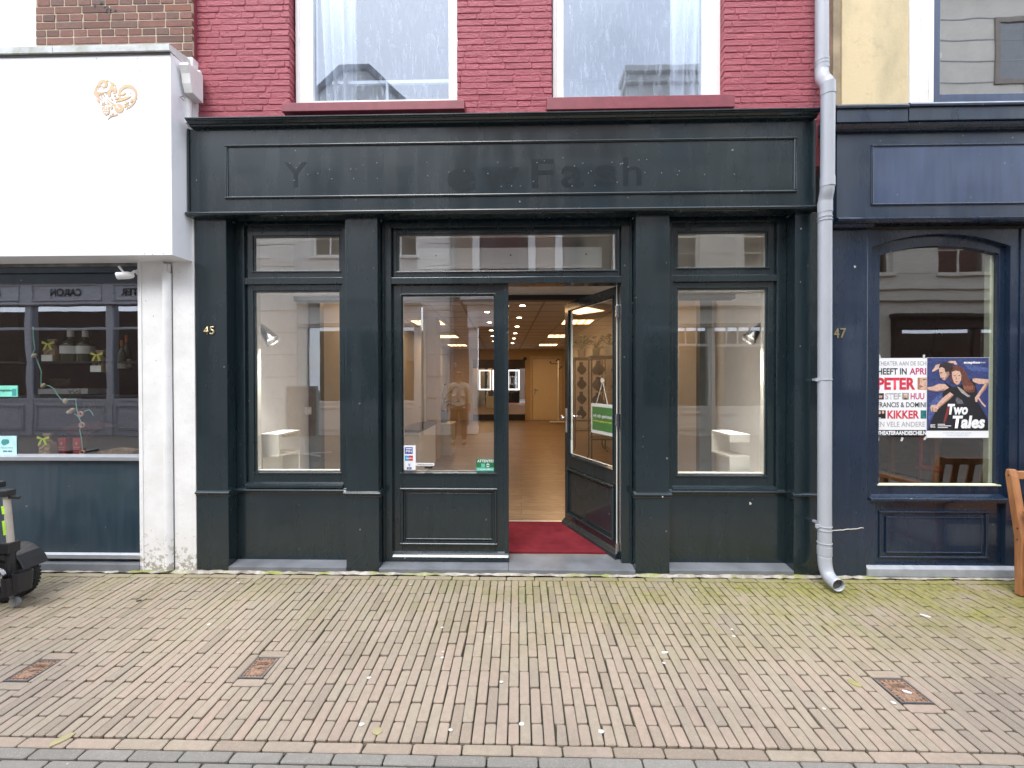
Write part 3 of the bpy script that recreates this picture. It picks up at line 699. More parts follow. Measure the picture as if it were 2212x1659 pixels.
gl = (X(868, YD)-lx0, X(1068.5, YD)-lx0, Z(1020.5, YD, 968), Z(637, YD, 968)); pn = (X(866, YD)-lx0, X(1072, YD)-lx0, Z(1176, YD, 968), Z(1054, YD, 968))
D1 = leaf('closed_door', W1, gl, pn, True, '')
D1.parent = B; D1.matrix_parent_inverse = wm(B).inverted(); D1.location = (lx0, YD, 0); D1['label'] = 'closed left door leaf with payment stickers on its glass'
g = MB(); g.box(W1-.034, W1, -.014, .0, zD0, zD1); g.build('astragal', M_GREEN, D1, .003, local=True)
hx_ = X(1337, YD+.05)
W2 = W1-.035; gl2 = (.085, W2-.105, gl[2], gl[3]); gl2 = (.075, W2-.090, gl[2]+.01, gl[3]); pn2 = (.060, W2-.070, pn[2], pn[3])
D2 = leaf('open_door', W2, gl2, pn2, False, '')
D2.parent = B; D2.matrix_parent_inverse = wm(B).inverted(); D2['label'] = 'right door leaf swung open into the shop'
# leaf's own right edge (x=W2) is the hinge; swing it inwards about that edge
OPEN = R(67)
def swing(): return (hx_ - W2*math.cos(OPEN), YD+.03 + W2*math.sin(OPEN))
D2.location = (*swing(), 0); D2.rotation_euler = (0, 0, -OPEN)
for zz in (Z(672, YD), Z(908, YD), Z(1190, YD)):
    g = MB(); g.box(fx2-.022, fx2+.0-.004, YD+.034, YD+.0575, zz-.05, zz+.05)
    for k in (-1, 0, 1): g.lathe([(.007, zz+k*.03-.0135), (.007, zz+k*.03+.0135)], (fx2-.024, YD+.03, 0), 10)
    g.build('hinge', M_CHROME, DF, .001)
# handle set on the free edge of the open leaf
hb_ = thing('handle', None, None) if False else None
g = MB(); zh = 1.49-(905-822)/904*4.1
g.box(.018, .052, -.006, 0, zh-.14, zh+.10); g.box(.018, .052, T, T+.006, zh-.14, zh+.10); ho = g.build('handle_plate', M_ALU, D2, .003, local=True)
g = MB(); g.tube([(.035, T, zh+.02), (.035, T+.05, zh+.02), (.045, T+.055, zh+.02), (.15, T+.052, zh+.02)], .009, 10); g.build('lever', M_CHROME, ho, smooth=True, local=True)
g = MB(); g.lathe([(.010, -.03), (.012, -.045), (.026, -.052), (.026, -.064), (.015, -.068)], (.035, -.0, zh+.01), 16, 'y'); g.build('knob', M_CHROME, ho, smooth=True, local=True)
# ---- stickers on the closed leaf
def sticker(nm, u0, v0, u1, v1, mat, par=D1, dy=0, Y=YD+.0205):
    g = MB(); x0, z1 = P(u0, v0, Y); x1, z0 = P(u1, v1, Y); g.box(x0, x1, Y-.0012-dy, Y-dy, z0, z1); return g.build(nm, mat, par)
M_STB = plain('sticker blue', (.02,.05,.35), .4, bs=0); M_STR = plain('sticker red', (.55,.03,.03), .4, bs=0); M_STC = plain('sticker sky blue', (.05,.30,.60), .4, bs=0)
M_STG = plain('sticker sea green', (.12,.50,.36), .4, bs=0); M_STD = plain('sticker dark green', (.02,.16,.06), .4, bs=0)
ys = YD+.0205
def tx(body, u0, v0, u1, v1, mat, par, Y=ys-.0042, bold=.02, name='lettering', mirror=False, shear=0, ext=.0006):
    x0, z1 = P(u0, v0, Y); x1, z0 = P(u1, v1, Y); return text(body, mat, par, x0, x1, z0, z1, Y, name, bold, ext, mirror, shear)
s1 = sticker('payment_sticker', 870.5, 962, 898, 1015, M_PAPER)
for (a, b_, c, d, mm) in ((875, 966, 891.5, 980, M_STB), (875, 984, 884, 995, M_STC), (884, 984, 892, 995, M_STR), (879, 1009, 889, 1013.5, M_STB)): sticker('payment_mark', a, b_, c, d, mm, s1, .0016)
tx('PIN', 877, 972.5, 889.5, 977.5, M_PAPER, s1); sticker('payment_mark', 877, 968.3, 890, 970.2, M_PAPER, s1, .003)
tx('maestro', 877, 988, 891, 991.5, M_PAPER, s1); tx('V', 881.5, 1001, 886.5, 1007.5, M_STB, s1); tx('PAY', 881, 1010, 887.5, 1012.6, M_PAPER, s1)
s2 = sticker('notice_strip', 898.5, 1000, 938, 1006, M_PAPER); tx('verboden dieren te bevestigen', 901, 1001.6, 935, 1004.6, M_BLACK, s2)
s2 = sticker('notice_strip', 917, 1008, 934, 1012, M_BLACK)
s3 = sticker('attention_sticker', 1029, 991, 1067.5, 1018.5, M_STD); sticker('payment_mark', 1029, 1010, 1067.5, 1018, M_STG, s3, .0016)
tx('ATTENTIE!', 1031, 992.8, 1066.5, 999, M_PAPER, s3, bold=.01); sticker('payment_mark', 1039.5, 1001.2, 1047.5, 1008.8, M_STG, s3, .0016)
g = MB(); x_, z_ = P(1054, 1005, ys); g.lathe([(.014, ys-.003), (.014, ys-.0012)], (x_, 0, z_), 16, 'y'); g.build('payment_mark', M_PAPER, s3)
sticker('payment_mark', 1050.8, 1003.5, 1057.2, 1006.0, M_STD, s3, .0035); tx('u wordt gefilmd', 1033, 1012, 1064, 1016, M_PAPER, s3)
# house number 45
M_NUM = M_BRASS
hn = thing('house_number', 'brass house number 45 screwed to the green black pilaster', 'house number', (X(440, YF, 713), YF, Z(722, YF, 440)))
for ch_, a, c in (('4', 440, 450.5), ('5', 453, 463)): tx(ch_, a, 705, c, 722.5, M_BRASS, hn, YF-.004, .005, 'digit', ext=.005)
# door mat
mt, n, b = new_mat('wine red coir carpet'); n.links.new(mixc(n, ramp(n, mathn(n, 'ADD', noise(n, 500, 3), mathn(n, 'MULTIPLY', noise(n, 7, 4), .6)), .55, 1.05), (.11,.010,.017), (.28,.038,.052)), b.inputs['Base Color']); b.inputs['Roughness'].default_value = 1; bump(n, b, noise(n, 700, 3), .9, .006); b.inputs['Specular IOR Level'].default_value = .1
ymat = G(1155, 1129, .05)[1]
g = MB(); g.box(fx1+.03, fx2-.06, 3.47, ymat-.012, .035, .066); tag(g.build('door_mat', mt), 'wine red carpet mat inside the open shop door', 'door mat')
M_THR = plain('threshold aluminium', (.7,.7,.68), .3, .5)
g = MB(); g.box(fx1-.2, fx2+.15, ymat-.012, ymat+.012, .05, .068); tag(g.build('threshold_strip', M_THR), 'pale metal strip between the red door mat and the wooden floor', 'threshold strip')
# ------------------------------------------------------------------ shop interior
K = -.0438; ZFL, ZCE = .05, 2.62; YBK = 15.2
def ix(xp, y): return xp + K*y                       # the room runs slightly askew to the street front
XA, XBb = -2.30, 2.12
def wall(xn, xf, y0, y1, z0, z1, t, name, mat):
    g = MB(); s = t; g.hexa([(xn, y0, z0), (xn+s, y0, z0), (xf+s, y1, z0), (xf, y1, z0), (xn, y0, z1), (xn+s, y0, z1), (xf+s, y1, z1), (xf, y1, z1)]); return struct(g.build(name, mat))
mt, n, b = new_mat('oak plank floor')
c = node(n, 'ShaderNodeTexCoord'); t = node(n, 'ShaderNodeTexBrick'); t.inputs['Scale'].default_value = 1; t.inputs['Brick Width'].default_value = 1.25; t.inputs['Row Height'].default_value = .145
t.inputs['Mortar Size'].default_value = .003; setc(t.inputs['Color1'], (.27,.175,.10)); setc(t.inputs['Color2'], (.36,.25,.155)); setc(t.inputs['Mortar'], (.03,.018,.01)); n.links.new(c.outputs['Object'], t.inputs['Vector'])
gr = noise(n, 5, 6, .65, stretch=(1.2, 16, 1)); n.links.new(mixc(n, ramp(n, gr, .38, .68, 0, .9), t.outputs[0], (.085,.048,.025)), b.inputs['Base Color']); b.inputs['Roughness'].default_value = .36; b.inputs['Specular IOR Level'].default_value = .5
g = MB(); g.quad((-2.4, 3.42, ZFL), (2.2, 3.42, ZFL), (ix(2.35, YBK)+.2, YBK+.2, ZFL), (ix(-2.1, YBK)-.2, YBK+.2, ZFL)); struct(g.build('floor', mt))
wall(XA-.10, XA-.10, 3.44, 4.55, .05, 3.1, .10, 'wall_front_left', M_PALE)
wall(XBb, XBb, 3.44, 4.60, .05, 3.1, .10, 'wall_front_right', M_PALE)
wall(ix(-2.02,4.55)-.10, ix(-2.02,YBK)-.10, 4.55, YBK, .05, 2.8, .10, 'wall_left', M_WARMWALL)
wall(ix(2.28,4.6), ix(2.28,YBK), 4.60, YBK, .05, 2.8, .10, 'wall_right', M_WARMWALL)
g = MB(); g.box(ix(-2.6,YBK), ix(2.6,YBK), YBK, YBK+.1, .05, 2.8); struct(g.build('wall_back', M_BACKW))
# ceiling: boards laid in a visible metal grid
g = MB(); g.quad((ix(-2.5,4.25), 4.25, ZCE), (ix(2.6,4.25), 4.25, ZCE), (ix(2.6,YBK), YBK, ZCE), (ix(-2.5,YBK), YBK, ZCE)); struct(g.build('ceiling', M_CEIL))
g = MB()
y = 4.45
while y < YBK: g.box(ix(-2.02,y)+.01, ix(2.28,y)-.01, y-.006, y+.006, ZCE-.006, ZCE-.001); y += .60
for xp in (-1.78, -1.08, .02-.62, .60, 1.13, 1.78):
    w_ = .028 if xp in (.60, -.60) else .012
    g.hexa([(ix(xp,4.3)-w_/2,4.3,ZCE-.009),(ix(xp,4.3)+w_/2,4.3,ZCE-.009),(ix(xp,YBK)+w_/2,YBK-.01,ZCE-.009),(ix(xp,YBK)-w_/2,YBK-.01,ZCE-.009)]+[(ix(xp,4.3)-w_/2,4.3,ZCE-.0012),(ix(xp,4.3)+w_/2,4.3,ZCE-.0012),(ix(xp,YBK)+w_/2,YBK-.01,ZCE-.0012),(ix(xp,YBK)-w_/2,YBK-.01,ZCE-.0012)])
struct(g.build('ceiling_grid', M_GRID))
g = MB(); g.box(XA, XBb, 4.20, 4.28, 2.345, 3.1); struct(g.build('header_wall', M_PALE))
g = MB(); g.box(XA, XBb, 4.19, 4.29, 2.295, 2.344); struct(g.build('lintel', M_BLACK))
g = MB(); g.box(-2.4, 2.2, 3.44, 4.28, 3.1, 3.2); struct(g.build('entrance_ceiling', M_PALE))
# posts
for xx, lb in ((X(685, 4.52), 'dark grey post at the end of the wall behind the left display window'), (X(1516, 4.56), 'dark grey post at the end of the wall behind the right display window')):
    s = -1 if xx < 0 else 1
    g = MB(); g.box(xx-.066, xx+.066, 4.47, 4.545, .05, 2.60); g.box(xx-s*.066-.006, xx-s*.066+.006, 4.44, 4.47, .05, 2.60)
    tag(g.build('partition_post', plain('petrol grey paint', (.09,.105,.10), .4)), lb, 'post')
# air curtain box over the door, board seen through the transom light
g = MB(); g.box(X(902, 3.47), X(1300, 3.47), 3.47, 3.49, 2.42, Z(535, 3.47)); bb = tag(g.build('notice_board', plain('white board', (.92,.92,.9), .4, var=.01)), 'white board with three dark screws standing behind the glass over the doors', 'board')
for (u_, v_) in ((942,552),(1103,551),(1266,549)): g = MB(); x_, z_ = P(u_, v_, 3.468); g.lathe([(.007, 3.4695), (.005, 3.465)], (x_, 0, z_), 8, 'y'); g.build('screw', M_BLACK, bb)
ac = thing('air_curtain', 'long white warm air curtain with a grille above the open shop door', 'air curtain', (.3, 3.7, 2.31))
g = MB(); g.box(-.95, .86, 3.60, 4.19, 2.345, 2.41); g.box(-.95, .86, 3.50, 3.60, 2.30, 2.41); g.build('housing', plain('warm grey housing', (.42,.40,.37), .5), ac, .003)
g = MB()
for k in range(100): xx = -.92+k*.0178; g.box(xx, xx+.007, 3.515, 3.585, 2.294, 2.2995)
g.build('grille', plain('grille grey', (.20,.19,.18), .5), ac)
# troffers and spots
M_LAMP = plain('lit diffuser', (.9,.8,.6), .5, var=.01, bs=0, emit=(1.0,.62,.28), es=3.4)
M_LAMPC = plain('lit spot', (.9,.85,.7), .5, var=.01, bs=0, emit=(1.0,.84,.6), es=16)
M_LAMPW = plain('lit bulb', (.9,.88,.8), .5, var=.01, bs=0, emit=(1.0,.9,.75), es=6)
M_LOUV = plain('louvre', (.6,.5,.35), .4, emit=(1.0,.50,.18), es=1.1)
def troffer():
    t = thing('ceiling_light', '', 'ceiling light', (0,0,0), 0, 'square louvred ceiling lights in the shop')
    g = MB(); g.box(-.27,.27,-.29,.29,-.012,-.006); g.build('diffuser', M_LAMP, t, local=True)
    g = MB()
    for k in range(1, 4): xx = -.27+k*.135; g.hexa([(xx-.022,-.28,-.020),(xx+.022,-.28,-.020),(xx+.032,.28,-.020),(xx-.012,.28,-.020),(xx-.022,-.28,-.0125),(xx+.022,-.28,-.0125),(xx+.032,.28,-.0125),(xx-.012,.28,-.0125)])
    g.build('louvre', M_LOUV, t, local=True)
    g = MB(); 
    for (a,b_,c_,d_) in ((-.30,.30,-.31,-.291),(-.30,.30,.291,.31),(-.30,-.271,-.291,.291),(.271,.30,-.291,.291)): g.box(a,b_,c_,d_,-.014,-.0015)
    g.build('frame', M_WHITE, t, local=True); return t
tr = None
for side, xp in (('left', -1.43), ('right', 1.43)):
    for k, y in enumerate((5.55, 8.05, 10.6, 13.2)):
        lb = '%s louvred ceiling light of the %s-hand row in the shop' % (('nearest', 'second', 'third', 'farthest')[k], side)
        o = troffer() if tr is None else dup(tr)
        if tr is None: tr = o
        o.location = (ix(xp, y), y, ZCE); o['label'] = lb
sp0 = None
nms = ('first', 'second', 'third', 'fourth', 'fifth', 'sixth')
for row, xp, ys_ in (('right', .30, (6.3, 7.5, 8.73, 9.98, 11.2, 12.6)), ('left', -.255, (5.7, 6.88, 8.1, 9.37, 10.6, 12.0))):
    for k, y in enumerate(ys_):
        if sp0 is None:
            sp0 = thing('spotlight', '', 'spotlight', (0,0,0), 0, 'small round spotlights in two lines on the shop ceiling')
            g = MB(); g.lathe([(.042,-.002),(.042,-.006)], seg=14); g.build('lamp', M_LAMPC, sp0, local=True)
            g = MB(); g.lathe([(.056,-.0012),(.056,-.004)], seg=14); g.build('ring', M_BRASS, sp0, local=True); o = sp0
        else: o = dup(sp0)
        o.location = (ix(xp, y), y, ZCE-.001); o['label'] = '%s round spotlight from the entrance in the %s of the two lines' % (nms[k], row)
def warm(nm, loc, e, sz, sy=None):
    ld = bpy.data.lights.new(nm, 'AREA'); ld.energy = e; ld.size = sz; ld.color = (1, .62, .33)
    if sy: ld.shape = 'RECTANGLE'; ld.size_y = sy
    o = bpy.data.objects.new(nm, ld); COL.objects.link(o); o.location = loc
for k, y in enumerate((5.55, 8.05, 10.6, 13.2)):
    for xp in (-1.43, 1.43): warm('troffer_light', (ix(xp, y), y, ZCE-.03), 3.5 if y < 6 else 6.5, .5)
# back wall: door, mirror unit, curtains rail
bd = thing('inner_door', 'plain cream door in the back wall of the shop', 'door', (ix(1.4,YBK), YBK, ZFL))
yb_ = YBK-.012; x0, x1 = X(1151, YBK), X(1208, YBK); zt = Z(776, YBK)
g = MB(); g.box(x0, x1, yb_-.02, yb_+.011, ZFL+.01, zt); g.build('leaf', plain('cream door paint', (.62,.50,.32), .5, var=.03), bd, .004)
g = MB(); g.box(x0-.10, x0-.02, yb_-.03, yb_+.011, ZFL, zt+.1); g.box(x1+.02, x1+.10, yb_-.03, yb_+.011, ZFL, zt+.1); g.box(x0-.02, x1+.02, yb_-.03, yb_+.011, zt+.02, zt+.1); g.build('architrave', plain('cream trim', (.52,.41,.26), .5), bd, .004)
g = MB(); g.box(x0+.06, x0+.09, yb_-.03, yb_-.02, 1.0, 1.2); g.box(x0+.06, x0+.20, yb_-.05, yb_-.035, 1.13, 1.15); g.build('handle', M_CHROME, bd)
mu = thing('mirror', 'wide mirror in a dark unit on the back wall reflecting the street', 'mirror', (ix(0,YBK), YBK, ZFL))
mx0, mx1 = X(1022, YBK), X(1134, YBK)
g = MB(); g.box(mx0, mx1, YBK-.10, YBK-.001, Z(795, YBK), Z(777, YBK)); g.build('pelmet', M_BROWNWOOD, mu)
g = MB(); g.box(mx0, mx1, YBK-.06, YBK-.001, ZFL+.22, Z(795.5, YBK)); mtm, n, b = new_mat('mirror silver'); setc(b.inputs['Base Color'], (.86,.88,.88)); b.inputs['Metallic'].default_value = 1; b.inputs['Roughness'].default_value = .02; g.build('glass', mtm, mu)
g = MB(); g.box(mx0, mx1, YBK-.10, YBK-.001, ZFL, ZFL+.215); g.build('base', M_BLACK, mu)
M_REFLGLOW = plain('reflection glow white', (.9,.9,.9), .5, var=.01, bs=0, emit=(1,.98,.95), es=1.3); yl = YBK-.075
for (ua, ub, va, vb) in ((1034.8,1060.6,799,842.5),(1064,1093,799,842.5),(1097,1122.3,799,842.5)):  # glowing rings added in place of the bright shopfront reflections in the mirror
    g = MB(); xl0, xl1, zl1, zl0_ = X(ua, yl), X(ub, yl), Z(va, yl), Z(vb, yl); rect_ring(g, xl0, xl1, zl0_, zl1, .040, yl, yl+.014); g.build('reflection_glow', M_REFLGLOW, mu)
# security dome, coat rack
g = MB(); g.lathe([(.05, 0), (.05,-.03), (.075,-.04), (.06,-.09), (.02,-.11)], (X(1079+55, 14.6), 14.6, 2.30), 14); tag(g.build('dome_camera', M_BLACK, smooth=True), 'small dark dome camera on the back wall above the cream door', 'camera')
cr_ = thing('coat_stand', 'slim cream coat stand with dark hooks beside the cream back door', 'coat stand', (X(1206, 14.0), 14.0, ZFL))
cx_ = X(1206, 14.0)
g = MB(); g.tube([(cx_, 14, ZFL+.06), (cx_, 14, Z(780, 14))], .022, 8); g.build('pole', M_CREAM, cr_)
g = MB(); g.tube([(cx_-.26, 14, Z(786, 14)), (cx_, 14, Z(786, 14))], .012, 6); g.tube([(cx_, 14, Z(797, 14)), (cx_+.1, 14, Z(795, 14))], .012, 6)
for (dx, vv) in ((-.26, 783), (-.05, 780), (.0, 777), (.10, 793)): g.lathe([(.02,-.02),(.035,0),(.02,.025)], (cx_+dx, 14, Z(vv, 14)), 8)
g.build('hook', M_BLACK, cr_)
g = MB(); g.box(cx_-.30, cx_+.30, 13.9, 14.1, ZFL+.05, ZFL+.08)
for s in (-.27, .27): g.lathe([(.02, 0), (.03, .02), (.02, .05)], (cx_+s, 14, ZFL), 8)
g.build('base', M_CREAM, cr_)
# display cases with necklace busts
def bust_mesh():
    g = MB(); sec = [(.0,.012,.05),(.03,.05,.055),(.07,.085,.05),(.11,.075,.04),(.14,.04,.035),(.16,.03,.03),(.20,.032,.03)]
    i0 = 0; seg = 12
    for (z, rx, ry) in sec:
        for j in range(seg): a = 2*math.pi*j/seg; g.v.append((rx*math.cos(a), ry*math.sin(a)-.25*z, z))
    for k in range(len(sec)-1):
        for j in range(seg): a = k*seg+j; b_ = k*seg+(j+1) % seg; g.f.append((a, b_, b_+seg, a+seg)); g.fm.append(0)
    g.f.append(tuple((len(sec)-1)*seg+j for j in range(seg))); g.fm.append(0); return g
bust0 = None
def case(x, y, w_, d_, h, lb, rz, nsh):
    global bust0
    t = thing('display_case', lb, 'display case', (x, y, ZFL), rz, 'dark framed glass display cases in the shop')
    g = MB(); p = .022
    for (a, c_) in ((-w_/2, -d_/2), (w_/2-p, -d_/2), (-w_/2, d_/2-p), (w_/2-p, d_/2-p)): g.box(a, a+p, c_, c_+p, .12, h)
    for z in (.42, h-p, .62): 
        g.box(-w_/2+p, w_/2-p, -d_/2, -d_/2+p, z, z+p); g.box(-w_/2+p, w_/2-p, d_/2-p, d_/2, z, z+p); g.box(-w_/2, -w_/2+p, -d_/2+p, d_/2-p, z, z+p); g.box(w_/2-p, w_/2, -d_/2+p, d_/2-p, z, z+p)
    g.box(-w_/2-.02, w_/2+.02, -d_/2-.02, d_/2+.02, h, h+.018); g.build('frame', M_BROWNWOOD, t, local=True)
    for a in (-1, 1):
        for c_ in (-1, 1):
            g = MB(); g.tube([(a*(w_/2-.011), c_*(d_/2-.011), .13), (a*(w_/2-.005), c_*(d_/2-.011), .08), (a*(w_/2+.02), c_*(d_/2), .03), (a*(w_/2+.05), c_*(d_/2+.01), .012)], [.014,.012,.012,.014], 8); g.build('leg', M_BROWNWOOD, t, smooth=True, local=True)
    g = MB(); zs_ = [.65+k*(h-.68)/nsh for k in range(nsh)]
    for z in zs_: g.box(-w_/2+p, w_/2-p, -d_/2+p, d_/2-p, z, z+.008)
    g.box(-w_/2+p, w_/2-p, -d_/2+p, d_/2-p, .425, .435)
    g.build('shelf', plain('oak shelf', (.40,.30,.19), .5), t, local=True)
    g = MB(); 
    for s in (-1, 1): g.quad((-w_/2+p, s*(d_/2-.01), .64), (w_/2-p, s*(d_/2-.01), .64), (w_/2-p, s*(d_/2-.01), h-p), (-w_/2+p, s*(d_/2-.01), h-p)); g.quad((s*(w_/2-.01), -d_/2+p, .64), (s*(w_/2-.01), d_/2-p, .64), (s*(w_/2-.01), d_/2-p, h-p), (s*(w_/2-.01), -d_/2+p, h-p))
    g.build('pane', G_CASE, t, local=True)
    return t, zs_
def M2(x, y, z, rz): return Matrix.Translation((x, y, z)) @ Matrix.Rotation(rz, 4, 'Z')
cases = []
y1 = 8.6; y2 = 7.35
c1 = case(X(1272, y1), y1, .62, .42, 1.88, 'farther dark framed glass display case, seen through the open door glass, black pot on top', R(-2), 4); c2 = case(X(1312, y2), y2, .62, .42, 1.84, 'nearer dark framed glass display case with busts, white pot on top', R(-2), 4)
wd = ('top', 'second', 'third', 'lowest')
for (t, zs_), nm_ in ((c1, 'farther'), (c2, 'nearer')):
    for k, z in enumerate(reversed(zs_)):
        for s in (-1, 1):
            lb = '%s black necklace bust on the %s shelf of the %s display case' % ('left' if s < 0 else 'right', wd[k], nm_)
            if bust0 is None: bust0 = bust_mesh().build('necklace_bust', M_BUST, smooth=True); o = bust0; tag(o, lb, 'bust', 'black necklace busts in the display cases')
            else: o = dup(bust0, label=lb)
            p = M2(*t.location, t.rotation_euler.z) @ Vector((s*.14, -.02, z+.009)); o.location = p; o.rotation_euler = (0, 0, .5*s); o.scale = (1.25, 1.1, 1.25)
def plant(x, y, z, lb, pot, hp, nl, sp, seed, mat=M_TERRA):
    rnd = random.Random(seed); t = thing('potted_plant', lb, 'plant', (x, y, z), 0, 'potted plants on the display cases')
    g = MB(); g.lathe([(pot*.72,0),(pot*.80,.01),(pot,hp),(pot*1.06,hp),(pot*1.06,hp*.9),(pot*.9,hp*.88)], seg=16); g.build('pot', mat, t, smooth=True, local=True)
    g = MB(); gs = MB()
    for k in range(nl):
        a = rnd.uniform(0, 6.28); r_ = rnd.uniform(.3, 1)*sp; hz = hp+rnd.uniform(.05, 1.0)*sp*1.2; p0 = Vector((0,0,hp*.9)); p1 = Vector((r_*math.cos(a)*.45, r_*math.sin(a)*.45, hz*.75+hp*.2)); p2 = Vector((r_*math.cos(a), r_*math.sin(a), hz))
        gs.tube([p0, p1, p2], .0035, 5); d = (p2-p1).normalized(); s_ = d.cross(Vector((0,0,1))).normalized(); L_ = rnd.uniform(.06,.10); wv = L_*.38
        dn = Vector((0,0,-1)); q = [p2, p2+d*L_*.35+s_*wv, p2+d*L_*.8+s_*wv*.55+dn*.02, p2+d*L_+dn*.045, p2+d*L_*.8-s_*wv*.55+dn*.02, p2+d*L_*.35-s_*wv, p2+d*L_*.45+dn*-.012]
        i = len(g.v); g.v += [tuple(v) for v in q]
        for f in ((0,1,6),(1,2,6),(2,3,6),(3,4,6),(4,5,6),(5,0,6)): g.f.append(tuple(i+j for j in f)); g.fm.append(0)
    g.build('leaves', M_LEAF, t, local=True); gs.build('stems', M_LEAF, t, local=True); return t
plant(X(1256, y1), y1-.02, ZFL+1.90, 'leafy plant in a brown tapered pot on the farther display case', .085, .17, 26, .22, 1)
plant(X(1294, y2)-.05, y2, ZFL+1.86, 'trailing plant in a grey green pot on the nearer display case', .075, .14, 30, .16, 2, plain('grey green pot', (.22,.22,.16), .6))
plant(X(1312, y2)+.05, y2, ZFL+1.86, 'bushy plant in a large white pot on the nearer display case', .11, .19, 28, .15, 3, M_CREAM)
# left part of the shop: column, low counter, console, plant
cc = thing('wall_column', 'cream square column against the left wall of the shop', 'column', (X(930, 7.6), 7.6, ZFL))
g = MB(); g.box(X(921, 7.6), X(945, 7.6), 7.5, 7.9, ZFL, ZCE); g.build('shaft', M_BACKW, cc); g = MB(); g.box(X(910.5, 7.5), X(920.5, 7.5), 7.46, 7.60, ZFL, ZCE); g.build('cream_edge', M_CREAM, cc)
ct = thing('shop_counter', 'low counter with a white front and dark top along the left wall of the shop', 'counter', (X(885, 6.4), 6.4, ZFL))
g = MB(); g.box(X(860, 6.2), X(905, 6.2), 6.2, 7.4, ZFL, .72); g.build('body', M_PALE, ct, .004); g = MB(); g.box(X(858, 6.2), X(908, 6.2), 6.17, 7.43, .721, .76); g.build('top', M_BROWNWOOD, ct, .004)
plant(X(952, 8.2), 8.2, ZFL+.62, 'tall stemmed plant in a grey bowl on a low stand behind the closed door', .16, .22, 22, .42, 5, plain('slate bowl', (.12,.14,.15), .6))
st = thing('plant_stand', 'low pale stand carrying the tall stemmed plant', 'stand', (X(952, 8.2), 8.2, ZFL)); g = MB(); g.box(st.location.x-.25, st.location.x+.25, 8.0, 8.4, ZFL, ZFL+.58); g.build('body', M_CREAM, st, .004); g = MB(); g.box(st.location.x-.27, st.location.x+.27, 7.98, 8.42, ZFL+.581, ZFL+.62); g.build('top', M_CREAM, st, .004)
# ---- bays behind the display windows
M_PLAT = plain('pale platform board', (.62,.60,.56), .6)
for (x0, x1, lb) in ((XA+.001, -1.36, 'pale display platform inside the left shop window'), (1.33, XBb-.001, 'pale display platform inside the right shop window')):
    g = MB(); g.box(x0, x1, 3.44, 4.12, .051, .60); tag(g.build('display_platform', M_PLAT, bevel=.003), lb, 'platform')
def zshelf(x, y, rz, lb, flip):
    """S shaped display shelf: ribbon of boards extruded sideways"""
    t = thing('display_shelf', lb, 'shelf', (x, y, .60), rz, 'ivory s-shaped display shelves in the shop windows')
    W_, D_, H_, b_ = .165, .31, .445, .017; s = -1 if flip else 1
    def bx(nm, y0, y1, z0, z1):
        g = MB(); g.box(-W_/2, W_/2, y0, y1, z0, z1); g.build(nm, M_SHELF, t, .0015, local=True)
    bx('top_board', -D_/2, D_/2, H_-b_, H_); bx('front_board', -D_/2, -D_/2+b_, H_*.60, H_-b_) ; bx('middle_board', -D_/2, D_/2, H_*.60-b_, H_*.60)
    bx('back_board', D_/2-b_, D_/2, b_, H_*.60-b_); bx('foot_board', -D_/2, D_/2, 0, b_); bx('upper_lip', D_/2-b_, D_/2, H_-b_-.05, H_-b_)
    g = MB(); g.box(-W_/2, -W_/2+.01, -D_/2+b_, D_/2-b_, b_, H_*.60-b_); g.build('end_panel', M_SHELF, t, local=True)
    return t
zshelf(X(582, 3.46), 3.62, R(-3), 'ivory s-shaped shelf open to the right, in the left shop window', False)
zshelf(X(1598, 3.46), 3.62, R(182), 'ivory s-shaped shelf open to the left, in the right shop window', True)
def lamp(x, y, z, sx, lb):
    t = thing('cone_spotlight', lb, 'spotlight', (x, y, z), 0, 'brushed steel cone lamps in the shop windows')
    d = Vector((sx*.66, -.12, -.72)).normalized(); p = Vector((0,0,0)); ref = Matrix.Identity(4)
    q = d.to_track_quat('Z', 'Y').to_matrix().to_4x4(); g = MB(); g.lathe([(.021,0),(.029,.02),(.060,.180),(.061,.192),(.054,.186),(.024,.03)], seg=24); g.xf(q); g.build('shade', M_CHROME, t, smooth=True, local=True)
    g = MB(); g.tube([(-sx*.06,.03,.07), (-sx*.02,.01,.03), (0,0,0)], .008, 8); g.build('arm', M_CHROME, t, smooth=True, local=True)
    g = MB(); g.lathe([(.028,.120),(.028,.124)], seg=14); g.xf(q); g.build('bulb', M_LAMPW, t, local=True)
    ld = bpy.data.lights.new('window_spot', 'SPOT'); ld.energy = 60; ld.spot_size = R(150); ld.spot_blend = .8; ld.color = (1,.97,.92); ld.shadow_soft_size = .06; lo = bpy.data.objects.new('window_spot', ld); COL.objects.link(lo); lo.location = Vector((x,y,z))+d*.20; lo.rotation_euler = (-d).to_track_quat('Z', 'Y').to_euler()
    g = MB(); g.lathe([(.03,0),(.03,.012)], (-sx*.075,.03,.07), 14, 'x'); g.build('wall_plate', M_CHROME, t, local=True)
lamp(X(561, 3.50), 3.50, Z(702, 3.50, 560), 1, 'brushed steel cone lamp at the left side of the left shop window')
lamp(X(1648, 3.50), 3.50, Z(698, 3.50, 1650), -1, 'brushed steel cone lamp at the right side of the right shop window')
